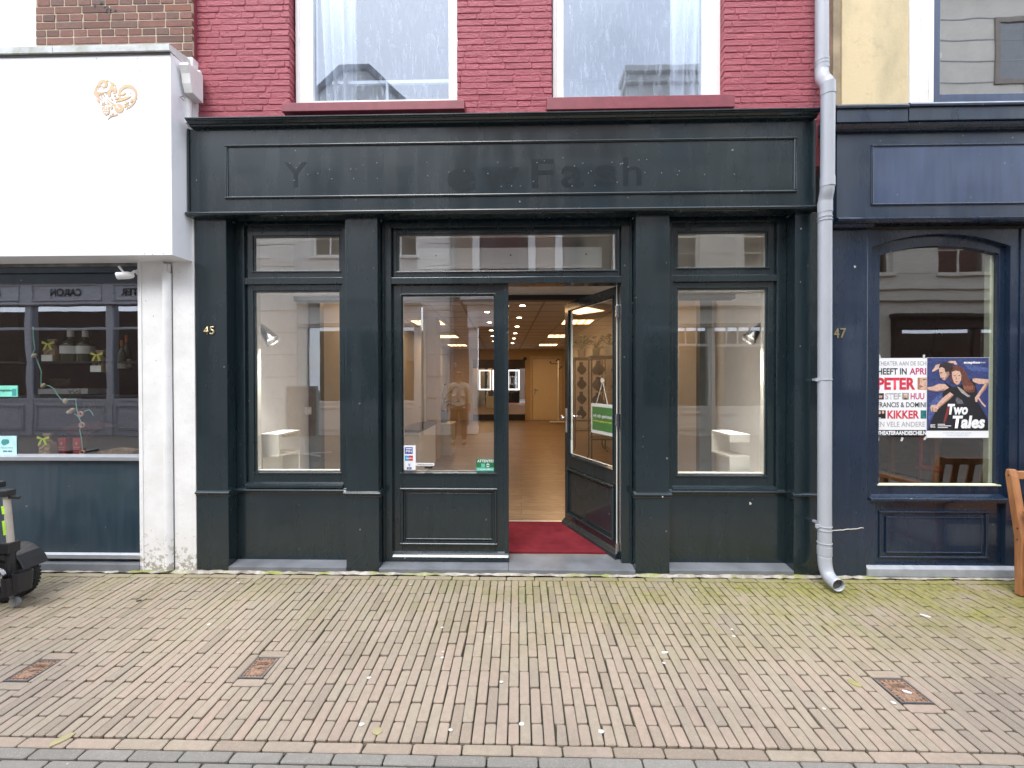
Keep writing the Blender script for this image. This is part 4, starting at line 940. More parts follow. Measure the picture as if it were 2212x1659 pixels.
def plate(u0, v0, u1, v1, lb, nm, key):
    # fixed to the left side wall, which runs in depth
    xw = XA+.001
    yc = xw*904/((u0+u1)/2-1126); z0, z1 = Z(v1, yc, 657), Z(v0, yc, 657)
    t = thing(nm, lb, nm.replace('_', ' '), (xw, yc, z0)); g = MB(); g.box(xw, xw+.035, yc-.045, yc+.045, z0, z1); g.build('housing', M_WHITE, t, .004)
    g = MB(); g.box(xw+.0351, xw+.042, yc-(.008 if key else .028), yc+(.008 if key else .028), z0+.02, z1-.02); g.build('key_slot' if key else 'rocker', M_BLACK if key else M_PALE, t, .002)
plate(651, 879, 663, 896, 'white rocker light switch low on the wall in the left window bay', 'light_switch', False)
plate(664, 802, 684, 823, 'grey key switch box beside the dark post in the left window bay', 'key_switch', True)
# hanging sign on the open leaf
sg = thing('hanging_sign', 'green and white closed sign on a cord behind the open door glass', 'sign', (0,0,0)); sg.parent = None
def on_leaf(o): o.matrix_world = Matrix.Identity(4)
LM = Matrix.Translation((D2.location.x, D2.location.y, 0)) @ Matrix.Rotation(-OPEN, 4, 'Z')
sx0, sx1 = .44, .775; sz0, sz1 = 1.02, 1.285
sg.location = D2.location; sg.rotation_euler = (0, 0, -OPEN)
g = MB(); g.box(sx0, sx1, .026, .030, sz0, sz1); g.build('board', M_PAPER, sg, local=True)
g = MB(); g.box(sx0+.02, sx1-.01, .0245, .0258, sz0+.03, sz1-.028); g.build('green_field', plain('sign green', (.03,.24,.06), .4, bs=0), sg, local=True)
def ltext(body, a, c_, d, e, mat, y=.0240, bold=.03):
    o = text(body, mat, None, a, c_, d, e, y, 'lettering', bold); o.parent = sg
ltext('wij zijn gesloten', sx0+.035, sx1-.015, sz0+.135, sz0+.175, M_PAPER); ltext('en zien je graag snel weer', sx0+.035, sx1-.015, sz0+.100, sz0+.122, plain('sign yellow', (.75,.70,.05), .4, bs=0))
ltext('', 0,1,0,1, M_PAPER) if False else None
g = MB(); cxm = (sx0+sx1)/2+.03; g.tube([(sx0+.08, .028, sz1-.005), (cxm-.02, .028, sz1+.20), (sx1-.08, .028, sz1-.005)], .003, 5); g.build('cord', M_CREAM, sg, local=True)
g = MB(); g.lathe([(.024,.0225),(.016,.030),(.008,.040)], (cxm-.02, 0, sz1+.205), 12, 'y'); g.build('suction_hook', M_WHITE, sg, local=True)
g = MB(); g.box(.0755+.004, .105, .0195, .0212, gl2[2]+.012, gl2[2]+.14); o = g.build('lock_sticker', M_PAPER, D2, local=True)
# ------------------------------------------------------------------ left building
BL = thing('corner_shop_building', 'brown brick house with a large white fascia box and slate blue shopfront on the left', 'building', (-4, YF, 0))
YBB = 3.21
mt, n, b = new_mat('brown facing brick'); g_ = node(n, 'ShaderNodeNewGeometry'); rp = node(n, 'ShaderNodeValToRGB'); el = rp.color_ramp.elements
cs = [(.12,.065,.05),(.20,.085,.065),(.235,.11,.085),(.16,.095,.075),(.25,.10,.06)]
while len(el) < len(cs): el.new(.5)
for i, c_ in enumerate(cs): el[i].position = i/4; el[i].color = (*c_, 1)
n.links.new(g_.outputs['Random Per Island'], rp.inputs[0]); n.links.new(mixc(n, ramp(n, noise(n, 30, 6, .7), .4, .7, 0, .6), rp.outputs[0], (.10,.065,.055)), b.inputs['Base Color']); b.inputs['Roughness'].default_value = .85; bump(n, b, noise(n, 45, 6, .7, stretch=(1,1,2)), .7, .006)
M_BRB = mt
M_MORT = plain('buff mortar', (.48,.41,.30), .9, bs=.5)
zS = Z(150, YBB, 400)-.15
xw_ = X(77, YBB, 60); xe = X(414.5, YBB, 60)
g = MB(); wall_bricks(g, xw_, xe, zS, 5.15, YBB, .218, .0598, [], .001, .0006, .01, bond=True, jn=.0085, ch=.002, rd=.004); g.build('brick_wall', M_BRB, BL)
g = MB(); g.box(xw_, xe, YBB+.0035, YBB+.4, zS, 5.15); g.build('mortar_bed', M_MORT, BL)
g = MB(); g.box(xe+.001, XRL-.001, YBB+.02, YR+.3, zS, 8.5); g.build('painted_quoin', M_SILLR, BL)
M_BRT = brick_tex('upper brown brick', (.16,.08,.06), (.22,.10,.07), (.45,.38,.28), .218, .06, .009)
g = MB(); g.box(-9, xe, YBB+.002, YBB+.4, 5.151, 8.6); g.box(-9, -6.3, YBB+.002, YBB+.4, .0, 5.15); g.build('upper_wall', M_BRT, BL)
for (u_, v_, r_) in ((218,6,.020),(205,14,.011),(226,15,.013),(230,20,.015),(238,20,.015),(249,22,.017),(237,26,.015),(229,50/2,.012)):
    g = MB(); x_, z_ = P(u_, v_*1.0+(0), YBB); g.lathe([(r_*.6, YBB-.0035), (r_*.6, YBB-.0015)], (x_, 0, z_), 9, 'y'); g.build('drill_hole', M_BLACK, BL)
# upper left window
g = MB(); xg1 = X(57.0*.5538/.5538*1.0, YBB+.09, 60); xq = X(30, YBB+.10, 60)
g.box(xq, xw_-.002, YBB+.03, YBB+.13, zS, 5.15); g.box(-6.3, xq, YBB+.03, YBB+.13, zS, Z(70, YBB+.03, 40)); fo = g.build('upper_window_frame', M_WHITE, BL, .004)
g = MB(); z7 = Z(71, YBB+.1, 20); g.quad((-6.3, YBB+.10, z7-.02), (xq+.01, YBB+.10, z7-.02), (xq+.01, YBB+.10, 5.15), (-6.3, YBB+.10, 5.15)); g.build('pane', G_UP, fo)
g = MB(); g.box(-6.3, xq+.01, YBB+.2, YBB+.22, z7-.1, 5.15); g.build('net_curtain', M_CURT, BL)
g = MB(); g.box(X(91, YBB), X(102, YBB), YBB+.01, YBB+.03, Z(118*.5538*.0+45, YBB+.03, 95), Z(22, YBB+.03, 95)); 
# fascia box
YS = 3.035
sb = thing('fascia_sign', 'large white box sign with an ornate golden heart emblem above the left shop', 'sign', (-4, YS, 2.3))
sx1_, sz1_, sz0_ = X(369.5, YS, 330), Z(116, YS, 300), Z(551.5, YS, 300)
mt, n, b = new_mat('white enamelled sign face'); n.links.new(mixc(n, ramp(n, noise(n, 2.5, 6, .7, stretch=(1,1,.6)), .55, .75), (.86,.86,.87), (.74,.75,.77)), b.inputs['Base Color']); b.inputs['Roughness'].default_value = .35; M_SIGN = mt
g = MB(); g.box(-6.6, sx1_, YS, YBB+.02, sz0_, sz1_); g.build('box', M_SIGN, sb, .002)
g = MB(); xs1 = X(413.5, YBB, 500); g.hexa([(sx1_+.001, YS, sz0_), (sx1_+.004, YS-.001, sz0_), (xs1+.012, YBB+.02, sz0_), (xs1, YBB+.02, sz0_)]+[(sx1_+.001, YS, sz1_), (sx1_+.004, YS-.001, sz1_), (xs1+.012, YBB+.02, sz1_), (xs1, YBB+.02, sz1_)])
g.build('side_plate', M_SIGN, sb)
mt, n, b = new_mat('weathered zinc capping'); n.links.new(mixc(n, ramp(n, noise(n, 3, 5, .7), .45, .65), (.66,.69,.69), (.42,.44,.38)), b.inputs['Base Color']); b.inputs['Roughness'].default_value = .5; M_ZCAP = mt
g = MB(); g.prism([(YS-.020, sz1_+.004), (YS-.024, sz1_+.050), (YBB+.0, sz1_+.085), (YBB+.0, sz1_+.004)], 'x', -6.6, X(128, YS)-.002); g.prism([(YS-.020, sz1_+.004), (YS-.024, sz1_+.050), (YBB+.0, sz1_+.085), (YBB+.0, sz1_+.004)], 'x', X(128, YS)+.002, sx1_+.012)
g.build('capping', M_ZCAP, sb, .002)
g = MB(); g.box(-6.6, sx1_+.002, YS-.006, YS-.0004, sz1_-.012, sz1_+.004); g.build('shadow_gap', plain('shadow gap grey', (.12,.11,.10), .7), sb)  # solid dark strip painted as the shaded gap under the capping
g = MB()
for (u_, v_) in ((209,127),(297,127),(292,155),(304,155),(304,201),(297,214),(282,569.0),(312,548),(330,549),(354,548),(375,120)):
    if v_ > 560: continue
    g = MB(); x_, z_ = P(u_, v_, YS); g.lathe([(.004, YS-.0004), (.003, YS-.002)], (x_, 0, z_), 6, 'y'); g.build('screw', M_GREY, sb)
# heart emblem
mt, n, b = new_mat('copper gold foil'); n.links.new(mixc(n, ramp(n, noise(n, 6, 3), .4, .6), (.58,.39,.26), (.62,.45,.25)), b.inputs['Base Color']); b.inputs['Roughness'].default_value = .3; b.inputs['Metallic'].default_value = .15; M_FOIL = mt
E = .20028                                            # crop pixels to view pixels
def ec(x, y): return P(x*E, y*E, YS-.0012)
g = MB(); NP = [0]
def poly(pts): NP[0] += 1; g.prism([ec(x, y) for (x, y) in pts], 'y', YS-.0022-NP[0]*4e-6, YS-.0002)
def ribbon(path, wds):
    ps = [Vector(p) for p in path]
    for k in range(len(ps)-1):
        d = (ps[k+1]-ps[k]).normalized(); nn = Vector((-d.y, d.x)); a, c_ = wds[k]*.5, wds[k+1]*.5
        poly([ps[k]+nn*a, ps[k+1]+nn*c_, ps[k+1]-nn*c_, ps[k]-nn*a])
def arcp(cx, cy, r, a0, a1, n_=12, r1=None): return [(cx+(r+((r1 if r1 is not None else r)-r)*k/n_)*math.cos(R(a0+(a1-a0)*k/n_)), cy+(r+((r1 if r1 is not None else r)-r)*k/n_)*math.sin(R(a0+(a1-a0)*k/n_))) for k in range(n_+1)]
def leafp(x, y, L_, w_, a): 
    ca, sa = math.cos(R(a)), math.sin(R(a)); poly([(x+ca*p-sa*q, y+sa*p+ca*q) for (p, q) in ((-L_/2,0),(-L_*.2,-w_*.42),(L_*.15,-w_*.5),(L_/2,0),(L_*.15,w_*.5),(-L_*.2,w_*.42))])
def tp(n_, a, m_, z): return [a+(m_-a)*math.sin(math.pi*k/(n_-1)) if False else (a+(m_-a)*2*min(k, n_-1-k)/(n_-1)) for k in range(n_)]
p_ = arcp(1115, 915, 48, 150, 510, 22, 20); ribbon(p_, [8+26*min(1, k/8) for k in range(len(p_))][::-1])
ribbon([(1050,915),(1035,960),(1030,1010),(1060,1050),(1110,1090)], [4,22,40,26,4]); poly([(1015,1020),(1040,985),(1085,995),(1160,990),(1085,1015),(1060,1040)])
p_ = arcp(1112, 1032, 26, 90, 400, 14, 10); ribbon(p_, [10]*len(p_))
ribbon([(1185,880),(1215,905),(1195,960),(1175,1000),(1180,1045)], [10,34,26,44,24]); ribbon([(1200,975),(1235,950),(1250,985),(1220,1005)], [22,44,38,12])
p_ = arcp(1375, 1020, 86, 150, 400, 22, 96); ribbon(p_, [12+24*math.sin(math.pi*k/22) for k in range(23)]); p_ = arcp(1330, 1000, 42, 220, 60, 14, 20); ribbon(p_, [28-1.2*k for k in range(15)])
ribbon([(1465,1040),(1450,1100),(1410,1150),(1360,1180)], [26,22,14,3])
ribbon([(1245,1100),(1300,1080),(1360,1060),(1415,1040)], [4,30,30,8])
poly([(x, y) for (x, y) in arcp(1285, 1170, 50, 0, 345, 20)]); ribbon([(1140,1060),(1190,1100),(1245,1140)], [5,12,26])
poly([(1100,1155),(1183,1150),(1183,1215),(1165,1240),(1145,1245),(1118,1228),(1104,1200)])
for q in ((1160,870,34,16,20),(1242,920,34,20,60),(1063,1092,52,30,50),(1165,1115,40,24,50),(1208,1073,40,24,60),(1260,1062,50,26,-20),(1205,1160,52,26,-80),(1420,1088,54,28,-60),(1345,1008,36,22,-20),(1238,1032,30,22,-50),(1062,958,14,10,0),(1090,955,14,10,0),(1078,980,12,9,0),(1110,965,10,8,0),(1147,1010,14,12,0),(1273,1025,14,12,0),(1403,1003,14,14,0),(1380,1022,14,12,0),(1422,1022,14,12,0)): leafp(*q)
for a in range(0, 360, 72): leafp(1118+16*math.cos(R(a)), 1122+16*math.sin(R(a)), 22, 13, a)
for a in range(10, 370, 60): leafp(1366+20*math.cos(R(a)), 1128+24*math.sin(R(a)), 36, 15, a)
ribbon([(1165,1288),(1195,1258),(1230,1245),(1268,1238)], [5,10,12,20]); ribbon([(1185,1268),(1192,1240)], [8,14]); ribbon([(1205,1252),(1220,1220)], [8,14])
g.build('heart_emblem', M_FOIL, sb)
g = MB()
for (x, y, r_) in ((1266,1153,14),(1288,1172,8),(1138,1168,8),(1160,1168,7),(1120,1192,8),(1142,1194,7),(1165,1192,8),(1132,1216,8),(1154,1218,8)):
    cx, cz = ec(x, y); g.lathe([(r_*E*YS/904, YS-.0030), (r_*E*YS/904, YS-.0023)], (cx, 0, cz), 12, 'y')
g.build('emblem_spot', M_SIGN, sb)
# white pier with boxed pipe
mt, n, b = new_mat('flaking white masonry paint'); c = node(n, 'ShaderNodeTexCoord'); sp = node(n, 'ShaderNodeSeparateXYZ'); n.links.new(c.outputs['Object'], sp.inputs[0])
base = mixc(n, ramp(n, noise(n, 4, 5, .65), .35, .75), (.82,.82,.81), (.70,.69,.66))
hm = ramp(n, sp.outputs[2], .04, .42, 1, 0); fl_ = ramp(n, mathn(n, 'ADD', noise(n, 26, 6, .72), mathn(n, 'MULTIPLY', hm, .16)), .64, .68)
base = mixc(n, mathn(n, 'MULTIPLY', fl_, hm), base, (.36,.33,.28)); sp2 = ramp(n, noise(n, 48, 3, .6), .70, .73); base = mixc(n, mathn(n, 'MULTIPLY', sp2, .7), base, (.35,.30,.22))
n.links.new(base, b.inputs['Base Color']); b.inputs['Roughness'].default_value = .5; bump(n, b, noise(n, 12, 6, .6), .35, .012); M_PIER = mt
zso = Z(567, YF, 400)
x0, x1, x2, x3 = X(300, YF), X(354, YF), X(373, YF), XL-.003
g = MB(); g.box(x0, x1, YF+.0, YF+.4, .01, 2.56); g.box(x0, x0+.03, YF-.006, YF, .01, 2.56); g.box(x2, x3, YF+.006, YF+.4, .01, 4.0); g.box(x1, x2, YF+.03, YF+.4, .01, 2.56); g.build('pier', M_PIER, BL, .006)
dp = thing('slim_downpipe', 'slim white painted downpipe set in the white pier, bracketed at the top', 'downpipe', ((x1+x2)/2, YF, .1))
g = MB(); xm_ = (x1+x2)/2; g.tube([(xm_, YF-.005, .02), (xm_, YF-.005, Z(590, YF, 365))], .030, 16); g.build('pipe', M_PIER, dp, smooth=True); g = MB(); g.tube([(xm_-.004, YF-.005, Z(590, YF, 365)+.001), (xm_-.004, YF-.005, Z(572, YF, 365))], .021, 12); g.box(xm_+.018, xm_+.028, YF-.02, YF, Z(588, YF, 365), Z(571, YF, 365)); g.build('bracket', M_PIER, dp)
# white corbel and pipe at the top right of the sign
cb = thing('corbel', 'white painted corbel with a short pipe between the fascia box and the cornice', 'corbel', (X(404, YF), YF, 3.2))
xa_, xb_ = X(393, 3.10, 170), X(421, 3.14, 180)
zz = lambda v: Z(v, 3.10, 405)
g = MB(); g.prism([(3.225, zz(136)), (3.08, zz(139)), (3.07, zz(146)), (3.09, zz(160)), (3.10, zz(180)), (3.12, zz(197)), (3.225, zz(200))], 'x', xa_, xb_); g.box(xa_+.02, xb_-.02, YBB+.006, YBB+.03, zz(136), zz(126)); g.build('block', M_PIER, cb, .005)
g = MB(); g.tube([(X(409, 3.17), 3.18, zz(200)), (X(409, 3.17), 3.18, zz(254)-.0)], .026, 14); g.build('pipe', M_PIER, cb, smooth=True)
g = MB(); g.tube([(X(400, 3.10), 3.11, zz(205)), (X(397, 3.10), 3.09, zz(211)), (X(402, 3.1), 3.10, zz(217))], .0035, 6); g.build('hook', M_GREY, cb)
# shop window
YLW = 3.262
g = MB(); zt_, zb_ = Z(577, YLW, 150), Z(984.5, YLW-.02, 250)
wl = -6.4; wr = x0-.001
g.box(wl, wr, YLW-.02, YLW+.15, zt_-.0, zso+.06); fo = g.build('shop_window_frame', plain('stained soffit board', (.20,.19,.17), .7, var=.4, scale=8), BL)
g = MB(); g.box(wl, wr, YLW-.006, YLW+.1, zt_-.045, zt_-.001); g.box(wl, wr, YLW+.02, YLW+.1, zt_-.11, zt_-.046); g.box(wl, wr, YLW+.01, YLW+.1, zt_-.125, zt_-.111); g.build('roller_box', M_RISER, fo, .002)
zg0 = zb_; zg1 = zt_-.12
g = MB(); g.quad((wl, YLW+.03, zg0), (wr, YLW+.03, zg0), (wr, YLW+.03, zg1), (wl, YLW+.03, zg1)); g.build('pane', G_LEFT, fo)
g = MB(); z99 = Z(995, YLW-.03, 250); g.prism([(YLW-.040, z99), (YLW-.040, zb_-.006), (YLW+.03, zb_+.004), (YLW+.03, z99)], 'x', wl, wr); g.build('sill', M_ALU, fo, .002)
g = MB(); zr1, zr0 = Z(997, YLW-.01, 250), Z(1193, YLW-.01, 250); g.box(wl, wr, YLW-.012, YLW+.1, zr0, z99-.0005); g.build('stall_riser', M_RISER, BL, .002)
g = MB(); z12 = Z(1207, YLW-.03, 250); g.prism([(YLW-.034, z12), (YLW-.034, zr0-.012), (YLW-.013, zr0-.001), (YLW-.0125, z12)], 'x', wl, wr); g.build('drip_rail', M_ALU, BL, .0015)
g = MB(); g.prism([(YF-.012, .0), (YF-.01, .062), (YLW-.02, z12-.03), (YLW+.1, z12-.03), (YLW+.1, 0)], 'x', wl, wr); g.build('stone_base', M_STONE, BL, .004)
# dark interior with shelves
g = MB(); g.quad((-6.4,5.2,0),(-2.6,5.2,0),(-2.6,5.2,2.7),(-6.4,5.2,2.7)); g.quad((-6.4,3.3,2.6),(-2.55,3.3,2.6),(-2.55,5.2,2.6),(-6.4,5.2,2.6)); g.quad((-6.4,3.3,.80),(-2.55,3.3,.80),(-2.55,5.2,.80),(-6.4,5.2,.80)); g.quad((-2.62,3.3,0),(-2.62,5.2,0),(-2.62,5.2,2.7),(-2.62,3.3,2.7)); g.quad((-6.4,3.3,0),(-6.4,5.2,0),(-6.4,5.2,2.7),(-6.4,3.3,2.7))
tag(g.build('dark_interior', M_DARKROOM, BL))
YI = 3.55
def L3(px, py, y=YI): return P(px*.19027, 681.2+py*.19027, y)       # coordinates of the enlarged window view
for (xa_, xb_, yy, lb) in ((-5.6, -2.65, 528, 'upper'), (-5.6, -2.65, 900, 'lower')):
    g = MB(); z_ = L3(700, yy, 3.62)[1]; g.box(xa_, xb_, 3.50, 3.85, z_-.018, z_-.001); tag(g.build('window_shelf', plain('smoked glass shelf', (.03,.035,.035), .15)), lb+' dark shelf in the left shop window', 'shelf')
M_LABEL = plain('cream paper label', (.62,.62,.58), .6); M_OLIVE = plain('olive oil glass', (.035,.045,.012), .12); M_RIB = plain('yellow satin ribbon', (.62,.60,.10), .5); M_NUT = plain('roasted nuts', (.45,.30,.16), .6); M_BAG = plain('kraft cellophane bag', (.28,.20,.12), .25); M_ORG = plain('orange wax', (.50,.13,.02), .4)
def bottle(px, py, h, r_, lb, capm, y=3.6, low=.25):
    x, z = L3(px, py, y); t = thing('bottle', lb, 'bottle', (x, y, z), 0, 'bottles in the left shop window')
    g = MB(); g.lathe([(r_,0),(r_,h*.52),(r_*.8,h*.62),(r_*.32,h*.72),(r_*.28,h*.84)], seg=18); g.build('glass_body', M_OLIVE, t, smooth=True, local=True)
    g = MB(); g.lathe([(r_*.34,h*.80),(r_*.34,h),(r_*.2,h+.004)], seg=14); g.build('cap', capm, t, smooth=True, local=True)
    g = MB(); g.lathe([(r_*1.02,h*low),(r_*1.02,h*(low+.25))], seg=18); g.build('label_band', M_LABEL, t, smooth=True, local=True)
bottle(805, 525, .27, .068, 'round bellied olive oil bottle with a pale cap in the left shop window', M_CREAM)
bottle(970, 525, .27, .060, 'olive oil bottle right of the round bellied one', M_CREAM)
bottle(1385, 610, .25, .030, 'slim dark bottle with an orange wax cap at the right of the left shop window', M_ORG, low=.02); bottle(1440, 610, .30, .032, 'taller dark bottle with an orange cap nearest the white pier', M_ORG, y=3.68, low=.05)
def nutbag(px, py, s, lb, y=3.55, lab_=True, rib=M_RIB):
    x, z = L3(px, py, y); t = thing('gift_bag', lb, 'gift bag', (x, y, z), 0, 'gift bags with bows in the left shop window')
    g = MB(); g.box(-.050*s,.050*s,-.03,.03,0,.11*s); g.prism([(-.050*s,.11*s),(.050*s,.11*s),(.016*s,.145*s),(.042*s,.19*s),(-.042*s,.19*s),(-.016*s,.145*s)], 'y', -.012, .012); g.build('bag', M_BAG, t, .006, local=True)
    g = MB(); rr = random.Random(3)
    for k in range(16): g.lathe([(.002,-.008),(.010,0),(.002,.008)], (rr.uniform(-.042,.042)*s, -.033, rr.uniform(.012,.105)*s), 6)
    g.build('nuts', M_NUT, t, local=True)
    g = MB()
    for sg_ in (-1, 1):
        g.prism([(0,.150*s),(sg_*.050*s,.172*s),(sg_*.055*s,.152*s),(0,.138*s)], 'y', -.036, -.033); g.prism([(0,.146*s),(sg_*.020*s,.140*s),(sg_*.042*s,.100*s),(sg_*.022*s,.094*s)], 'y', -.039, -.037)
    g.build('ribbon_bow', rib, t, local=True)
    if lab_: g = MB(); g.box(-.047*s,.047*s,-.045,-.043,.002,.055*s); g.build('paper_tag', M_LABEL, t, local=True)
nutbag(598, 525, 1.02, 'gift bag of nuts with a yellow bow, left of the round bottle'); nutbag(1145, 645, 1.0, 'gift bag with a yellow bow hanging lower, left of the dark bottles'); 
M_RIB2 = plain('lime ribbon', (.55,.70,.05), .4)
nutbag(545, 1588, .95, 'bag of sugared almonds with a lime bow on the window sill', y=3.36, lab_=False, rib=M_RIB2)
# red packets
for px, lb in ((728, 'left red tea packet on the sill behind the net'), (900, 'right red tea packet on the sill behind the net')):
    x, z = L3(px, 1590, 3.42); t = thing('red_packet', lb, 'packet', (x, 3.42, z), 0, 'red packets on the left window sill'); g = MB(); g.box(-.034,.034,-.02,.02,0,.15); g.build('box', M_RED, t, .002, local=True)
    g = MB(); g.box(-.010,.010,-.0225,-.0205,.09,.115); [g.box(-.026,.026,-.0222,-.0205,.02+.016*k,.026+.016*k) for k in range(4)]; g.build('print', plain('pale red print', (.6,.2,.2), .5), t, local=True); g = MB(); g.lathe([(.022,.150),(.022,.175),(.012,.18)], seg=12); g.build('cap', M_BLACK, t, local=True)
# tray of sweets
x, z = L3(840, 890, 3.62); t = thing('sweets_tray', 'grey tray of coloured sweets on the lower shelf of the left shop window', 'tray', (x, 3.62, z))
g = MB(); g.box(-.22,.22,-.09,.09,0,.004)
for (a,b_,c_,d_) in ((-.22,.22,-.09,-.084),(-.22,.22,.084,.09),(-.22,-.214,-.084,.084),(.214,.22,-.084,.084)): g.box(a,b_,c_,d_,.004,.045)
g.build('tray', M_GREY, t, local=True)
g = MB(); rr = random.Random(9)
for k in range(90): g.mi = k % 4; g.lathe([(.004,-.012),(.014,0),(.004,.012)], (rr.uniform(-.2,.2), rr.uniform(-.075,.075), .02+rr.uniform(0,.02)), 6)
g.mi = 0; g.build('sweets', [M_RED, M_LABEL, plain('violet wrap', (.12,.08,.3), .4), M_ORG], t, local=True)
# garland of eggs, rings and net
gt = thing('garland', 'mint green cord garland of cork eggs and rings hanging in the left window', 'garland', (L3(380, 150, 3.40)[0], 3.40, L3(0, 150, 3.40)[1]))
M_MINT = plain('mint cord', (.25,.62,.48), .6); M_EGG = plain('cork egg', (.62,.50,.33), .7); M_PINK = plain('pink ring', (.60,.33,.25), .6)
pts = [(375,130),(380,260),(395,380),(370,440),(410,480),(440,560),(470,640),(465,780),(560,800),(610,830),(650,900),(700,960),(790,955),(860,950),(870,1060),(900,1170),(930,1230),(905,1300),(925,1400),(940,1550)]
g = MB(); g.tube([(lambda q: (q[0], 3.40, q[1]))(L3(a, c_, 3.40)) for (a, c_) in pts], .0035, 6); g.tube([(lambda q: (q[0], 3.40, q[1]))(L3(a, c_, 3.40)) for (a, c_) in ((845,1115),(905,1165),(960,1090),(1010,1070),(1040,1100),(1060,1140))], .003, 6); g.build('cord', M_MINT, gt)
g = MB()
for (a, c_, an) in ((387,457,35),(490,800,70),(740,975,90),(790,1098,10),(820,1075,30)):
    x, z = L3(a, c_, 3.38); st_ = len(g.v); g.lathe([(.001,-.024),(.011,-.017),(.016,-.004),(.015,.008),(.008,.020),(.001,.024)], seg=12); g.xf(Matrix.Translation((x, 3.38, z)) @ Matrix.Rotation(R(90-an), 4, 'Y'), st_)
g.build('cork_egg', M_EGG, gt, smooth=True)
g = MB()
for (a, c_) in ((915,1120),(930,1245),(935,1555)):
    x, z = L3(a, c_, 3.38); st_ = len(g.v); ring = [(x+.019*math.cos(k*math.pi/8), 3.38, z+.017*math.sin(k*math.pi/8)) for k in range(17)]; g.tube(ring, .0075, 8, cap=False)
g.build('ring', M_PINK, gt, smooth=True)
g = MB(); rr = random.Random(4)
def net(x0_, y0_, x1_, y1_, nx_, ny_):
    pt = {}
    for i in range(nx_+1):
        for j in range(ny_+1): q = L3(x0_+(x1_-x0_)*i/nx_+rr.uniform(-6,6), y0_+(y1_-y0_)*j/ny_+rr.uniform(-6,6), 3.42); pt[i, j] = (q[0], 3.42+rr.uniform(-.01,.01), q[1])
    for i in range(nx_):
        for j in range(ny_): g.tube([pt[i, j], pt[i+1, j+1]], .0016, 4); g.tube([pt[i+1, j], pt[i, j+1]], .0016, 4)
net(560,720,800,800,8,3); net(780,850,920,990,5,5); net(930,980,1080,1060,6,3); net(940,1270,1000,1500,3,9); g.build('net', plain('tarred net', (.06,.045,.03), .9), gt)
g = MB(); q0 = L3(1130,1200,3.5); q1 = L3(1240,1070,3.5); g.tube([(q0[0],3.5,q0[1]), (q1[0],3.5,q1[1])], .005, 6)
pa = [L3(a, c_, 3.5) for (a, c_) in ((690,1300),(880,1225),(1130,1205),(1340,1250),(1120,1300),(1000,1390))]; g.prism(pa, 'y', 3.48, 3.52)
tag(g.build('wooden_duck', plain('dark carved wood', (.06,.018,.015), .4)), 'dark red brown carved wooden paddle shape behind the garland', 'ornament')
g = MB(); pa = [L3(a, c_, 3.45) for (a, c_) in ((1150,1575),(1200,1530),(1330,1505),(1560,1530),(1570,1585))]; g.prism(pa, 'y', 3.40, 3.50); tag(g.build('scarf', plain('striped woven cloth', (.25,.16,.10), .9, var=.5, scale=30)), 'folded striped cloth at the right end of the left window sill', 'cloth')
# stickers on the left pane
YLG = YLW+.027
for (a, b_, c_, d_, lb) in ((-40, 833, 38.5, 857, 'mint green opening hours sticker on the left shop pane'), (-8, 941.5, 36.5, 981.5, 'pale blue sticker with a teal leaf emblem at the bottom of the left pane')):
    t = thing('window_sticker', lb, 'sticker', (X(b_*0+a, YLG), YLG, Z(c_ if False else d_, YLG, 20))); g = MB(); xa_, z1_ = P(a, b_, YLG); xb_, z0_ = P(c_, d_, YLG)
    g.box(xa_, xb_, YLG-.002, YLG, z0_, z1_); g.build('sheet', plain('mint sticker', (.22,.72,.55), .4, bs=0) if a == -40 else plain('pale blue sticker', (.50,.78,.80), .4, bs=0), t)
    if a == -40:
        tx('Openingstijden', -12, 840, 25, 847, M_BLACK, t, YLG-.004, .01); g = MB(); xq_, zq_ = P(27, 840, YLG); xr2, zr2 = P(36, 855, YLG); g.box(xq_, xr2, YLG-.0035, YLG-.0022, zr2, zq_); g.build('print', plain('teal print', (.05,.3,.28), .5), t)
    else:
        g = MB(); cx, cz = P(10, 955, YLG); g.lathe([(.024, YLG-.0035), (.024, YLG-.0022)], (cx, 0, cz), 16, 'y'); g.lathe([(.018, YLG-.0050), (.018, YLG-.0036)], (cx+.022, 0, cz+.006), 16, 'y'); g.build('print', plain('teal print', (.05,.45,.42), .5), t)
        tx('Thuiswinkel Waarborg', 2, 966, 28, 969, M_BLACK, t, YLG-.004, .0); tx('2022 2023', 6, 973, 26, 976.5, M_BLACK, t, YLG-.004, .03)
# security camera
sc_ = thing('security_camera', 'small white security camera with an aerial under the left fascia box', 'camera', (X(290, 3.2), 3.2, Z(590, 3.2, 290)))
g = MB(); st_ = 0; g.lathe([(.020,-.052),(.027,-.046),(.028,.02),(.022,.045),(.010,.055)], seg=18, axis='x'); q = Matrix.Translation((X(272, 3.13), 3.13, Z(595, 3.13, 272))) @ Matrix.Rotation(R(-14), 4, 'Y') @ Matrix.Rotation(R(35), 4, 'Z'); g.xf(q); g.build('housing', M_WHITE, sc_, smooth=True)
g = MB(); a_ = P(268, 590, 3.12); b2 = P(257, 575.5, 3.12); g.tube([(a_[0],3.12,a_[1]), (b2[0],3.12,b2[1])], [.006,.008], 8); g.build('aerial', M_WHITE, sc_)
g = MB(); a_ = P(282, 592, 3.14); b2 = P(294, 586, 3.18); g.tube([(a_[0],3.14,a_[1]), (b2[0],3.17,b2[1])], .009, 8); g.lathe([(.022,0),(.022,.01)], (x0-.012, 3.21, b2[1]), 14, 'x'); g.build('bracket', M_WHITE, sc_)
